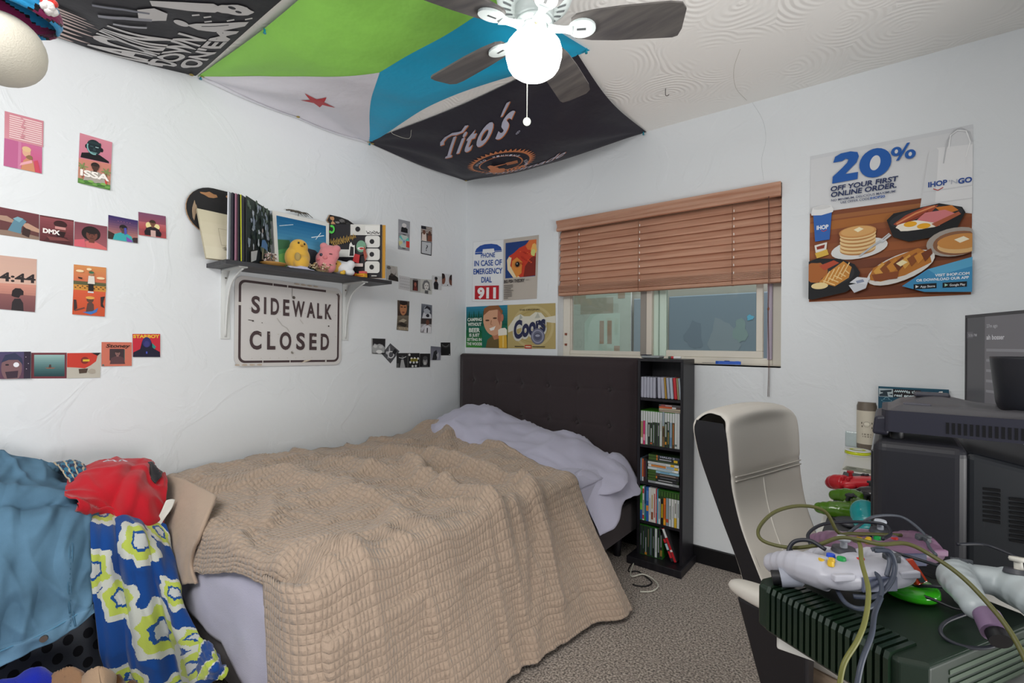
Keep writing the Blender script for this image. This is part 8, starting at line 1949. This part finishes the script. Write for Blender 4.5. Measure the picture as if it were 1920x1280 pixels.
q = MB(); q.grid(lambda u, v: rfn(0.70 + 0.26 * u, 0.16 + (0.30 - 0.10 * u) * v * math.sin(PI * min(max(u, 0.02), 0.98)) + 0.02) + Vector((0.012, -0.004, 0.010)), 20, 10, '#1f1d22'); q.build('collar_opening', 'fabric', rs, solid=0.002)
q = MB()
for pts in ([(0.30, 0.16), (0.36, 0.06)], [(0.36, 0.06), (0.40, 0.17)], [(0.33, 0.12), (0.39, 0.12)], [(0.43, 0.15), (0.46, 0.07), (0.51, 0.11)]):
    q.tube([rfn(*p) + Vector((0.004, -0.002, 0.004)) for p in pts], 0.004, '#c9c2cc', 6, 6)
q.build('print', 'fabric', rs)
WT = [[(312, 938, 'X', .46), (328, 936, 'X', .46)], [(302, 958, 'X', .48), (318, 958, 'X', .485)], [(288, 976, 'X', .485), (300, 986, 'X', .49)]]
q = MB(); g3_ = bez_grid(rows(WT), 2); q.grid(lambda u, v: g3_(u, v) + Vector((0.008, -0.003, 0.004 * math.sin(6 * v + 3 * u))), 10, 24, '#d9d8d2'); q.build('white_trim', 'fabric', rs, solid=0.004)
# heaps of clothes on the floor before the hamper
def heap(nm, label, cat, px, py, X, rad, hh, col, seed):
    c = onX(X, px, py)
    def fn(u, v):
        a_ = 2 * PI * u; r_ = v
        x = c.x + rad[0] * r_ * math.cos(a_) * (1 + 0.15 * math.sin(3 * a_ + seed)); y = c.y + rad[1] * r_ * math.sin(a_) * (1 + 0.15 * math.cos(2 * a_ + seed))
        z = hh * (1 - r_ ** 2.4) + 0.016 * fbm(x * 9, y * 9, seed) * (1 - r_) + 0.022 * max(1 - 2.5 * abs(noise.noise(Vector((x * 11, y * 13, seed)))), 0) ** 2 * (1 - r_ * r_) - 0.02
        return Vector((x, y, max(z, 0.003)))
    q = MB(); q.grid(fn, 60, 30, col); return tag(q.build(nm, 'fabric', solid=0.004), label, cat)
heap('blue_shirt', 'royal blue garment heaped on the floor before the hamper', 'clothes', 30, 1300, 0.74, (0.16, 0.17), 0.285, '#18279c', 2)
heap('brown_shirt', 'tan brown garment heaped on the floor beside the royal blue one', 'clothes', 122, 1300, 0.78, (0.15, 0.11), 0.27, '#8a6a50', 5)
heap('beige_towel', 'beige cloth heaped on the floor between tan and dark brown garments', 'clothes', 180, 1310, 0.82, (0.15, 0.085), 0.27, '#a58b72', 8)
heap('dark_brown_shirt', 'dark brown garment on the floor next to the flowered blanket', 'clothes', 232, 1320, 0.88, (0.15, 0.07), 0.235, '#57391f', 11)

# knit capped plush hanging at the upper left
kc_ = atD(0.92, 4, 92); kh = atD(0.92, 8, 10)
kt = thing('knit_plush', 'cream plush toy in a striped knit cap hanging by the concert flag', 'plush toy', tuple(kc_))
q = MB(); q.ell(kc_, (0.068, 0.064, 0.066), '#c9c4b6', 28, 18); q.build('body', 'fabric', kt)
q = MB(); ca = (kh - kc_).normalized(); xa, ya, _ = frame_z(ca)
nU, nV = 60, 36
def cap(u, v):
    a_ = 2 * PI * u; th = v * PI * 0.62
    r_ = 0.078 * (1 + 0.012 * math.sin(30 * v * 2) + 0.014 * math.sin(a_ * 26 + v * 40))
    return kh + (xa * math.cos(a_) + ya * math.sin(a_)) * (r_ * math.sin(th)) + ca * (0.6 * r_ * math.cos(th))
def capc(u, v):
    k = math.sin(u * 2 * PI * 5 + v * 13) + 0.5 * math.sin(v * 21)
    return '#1a1a20' if -0.15 < k < 0.2 or (u * 2 * PI) % 6.28 < 0.5 else ('#2a8cc0' if k >= 0.25 else '#7c2450')
q.grid(cap, nU, nV, capc); q.build('knit_cap', 'fabric', kt, solid=0.004)
q = MB(); pp_ = atD(0.92, 92, 12); rd = random.Random(4)
for k in range(26):
    d_ = Vector((rd.uniform(-1, 1), rd.uniform(-1, 1), rd.uniform(-1, 1))).normalized()
    q.ell(pp_ + d_ * 0.010, (0.007, 0.007, 0.007), '#c23a34' if d_.z > 0 else '#d8d4d2', 8, 6)
q.build('pompom', 'fabric', kt)
q = MB(); top = Vector((kh.x, kh.y, 2.439)); q.tube([kh + ca * 0.03, (kh + top) / 2, top], 0.0012, '#3a3a3c', 6, 6); q.build('hanging_cord', 'matte', kt)
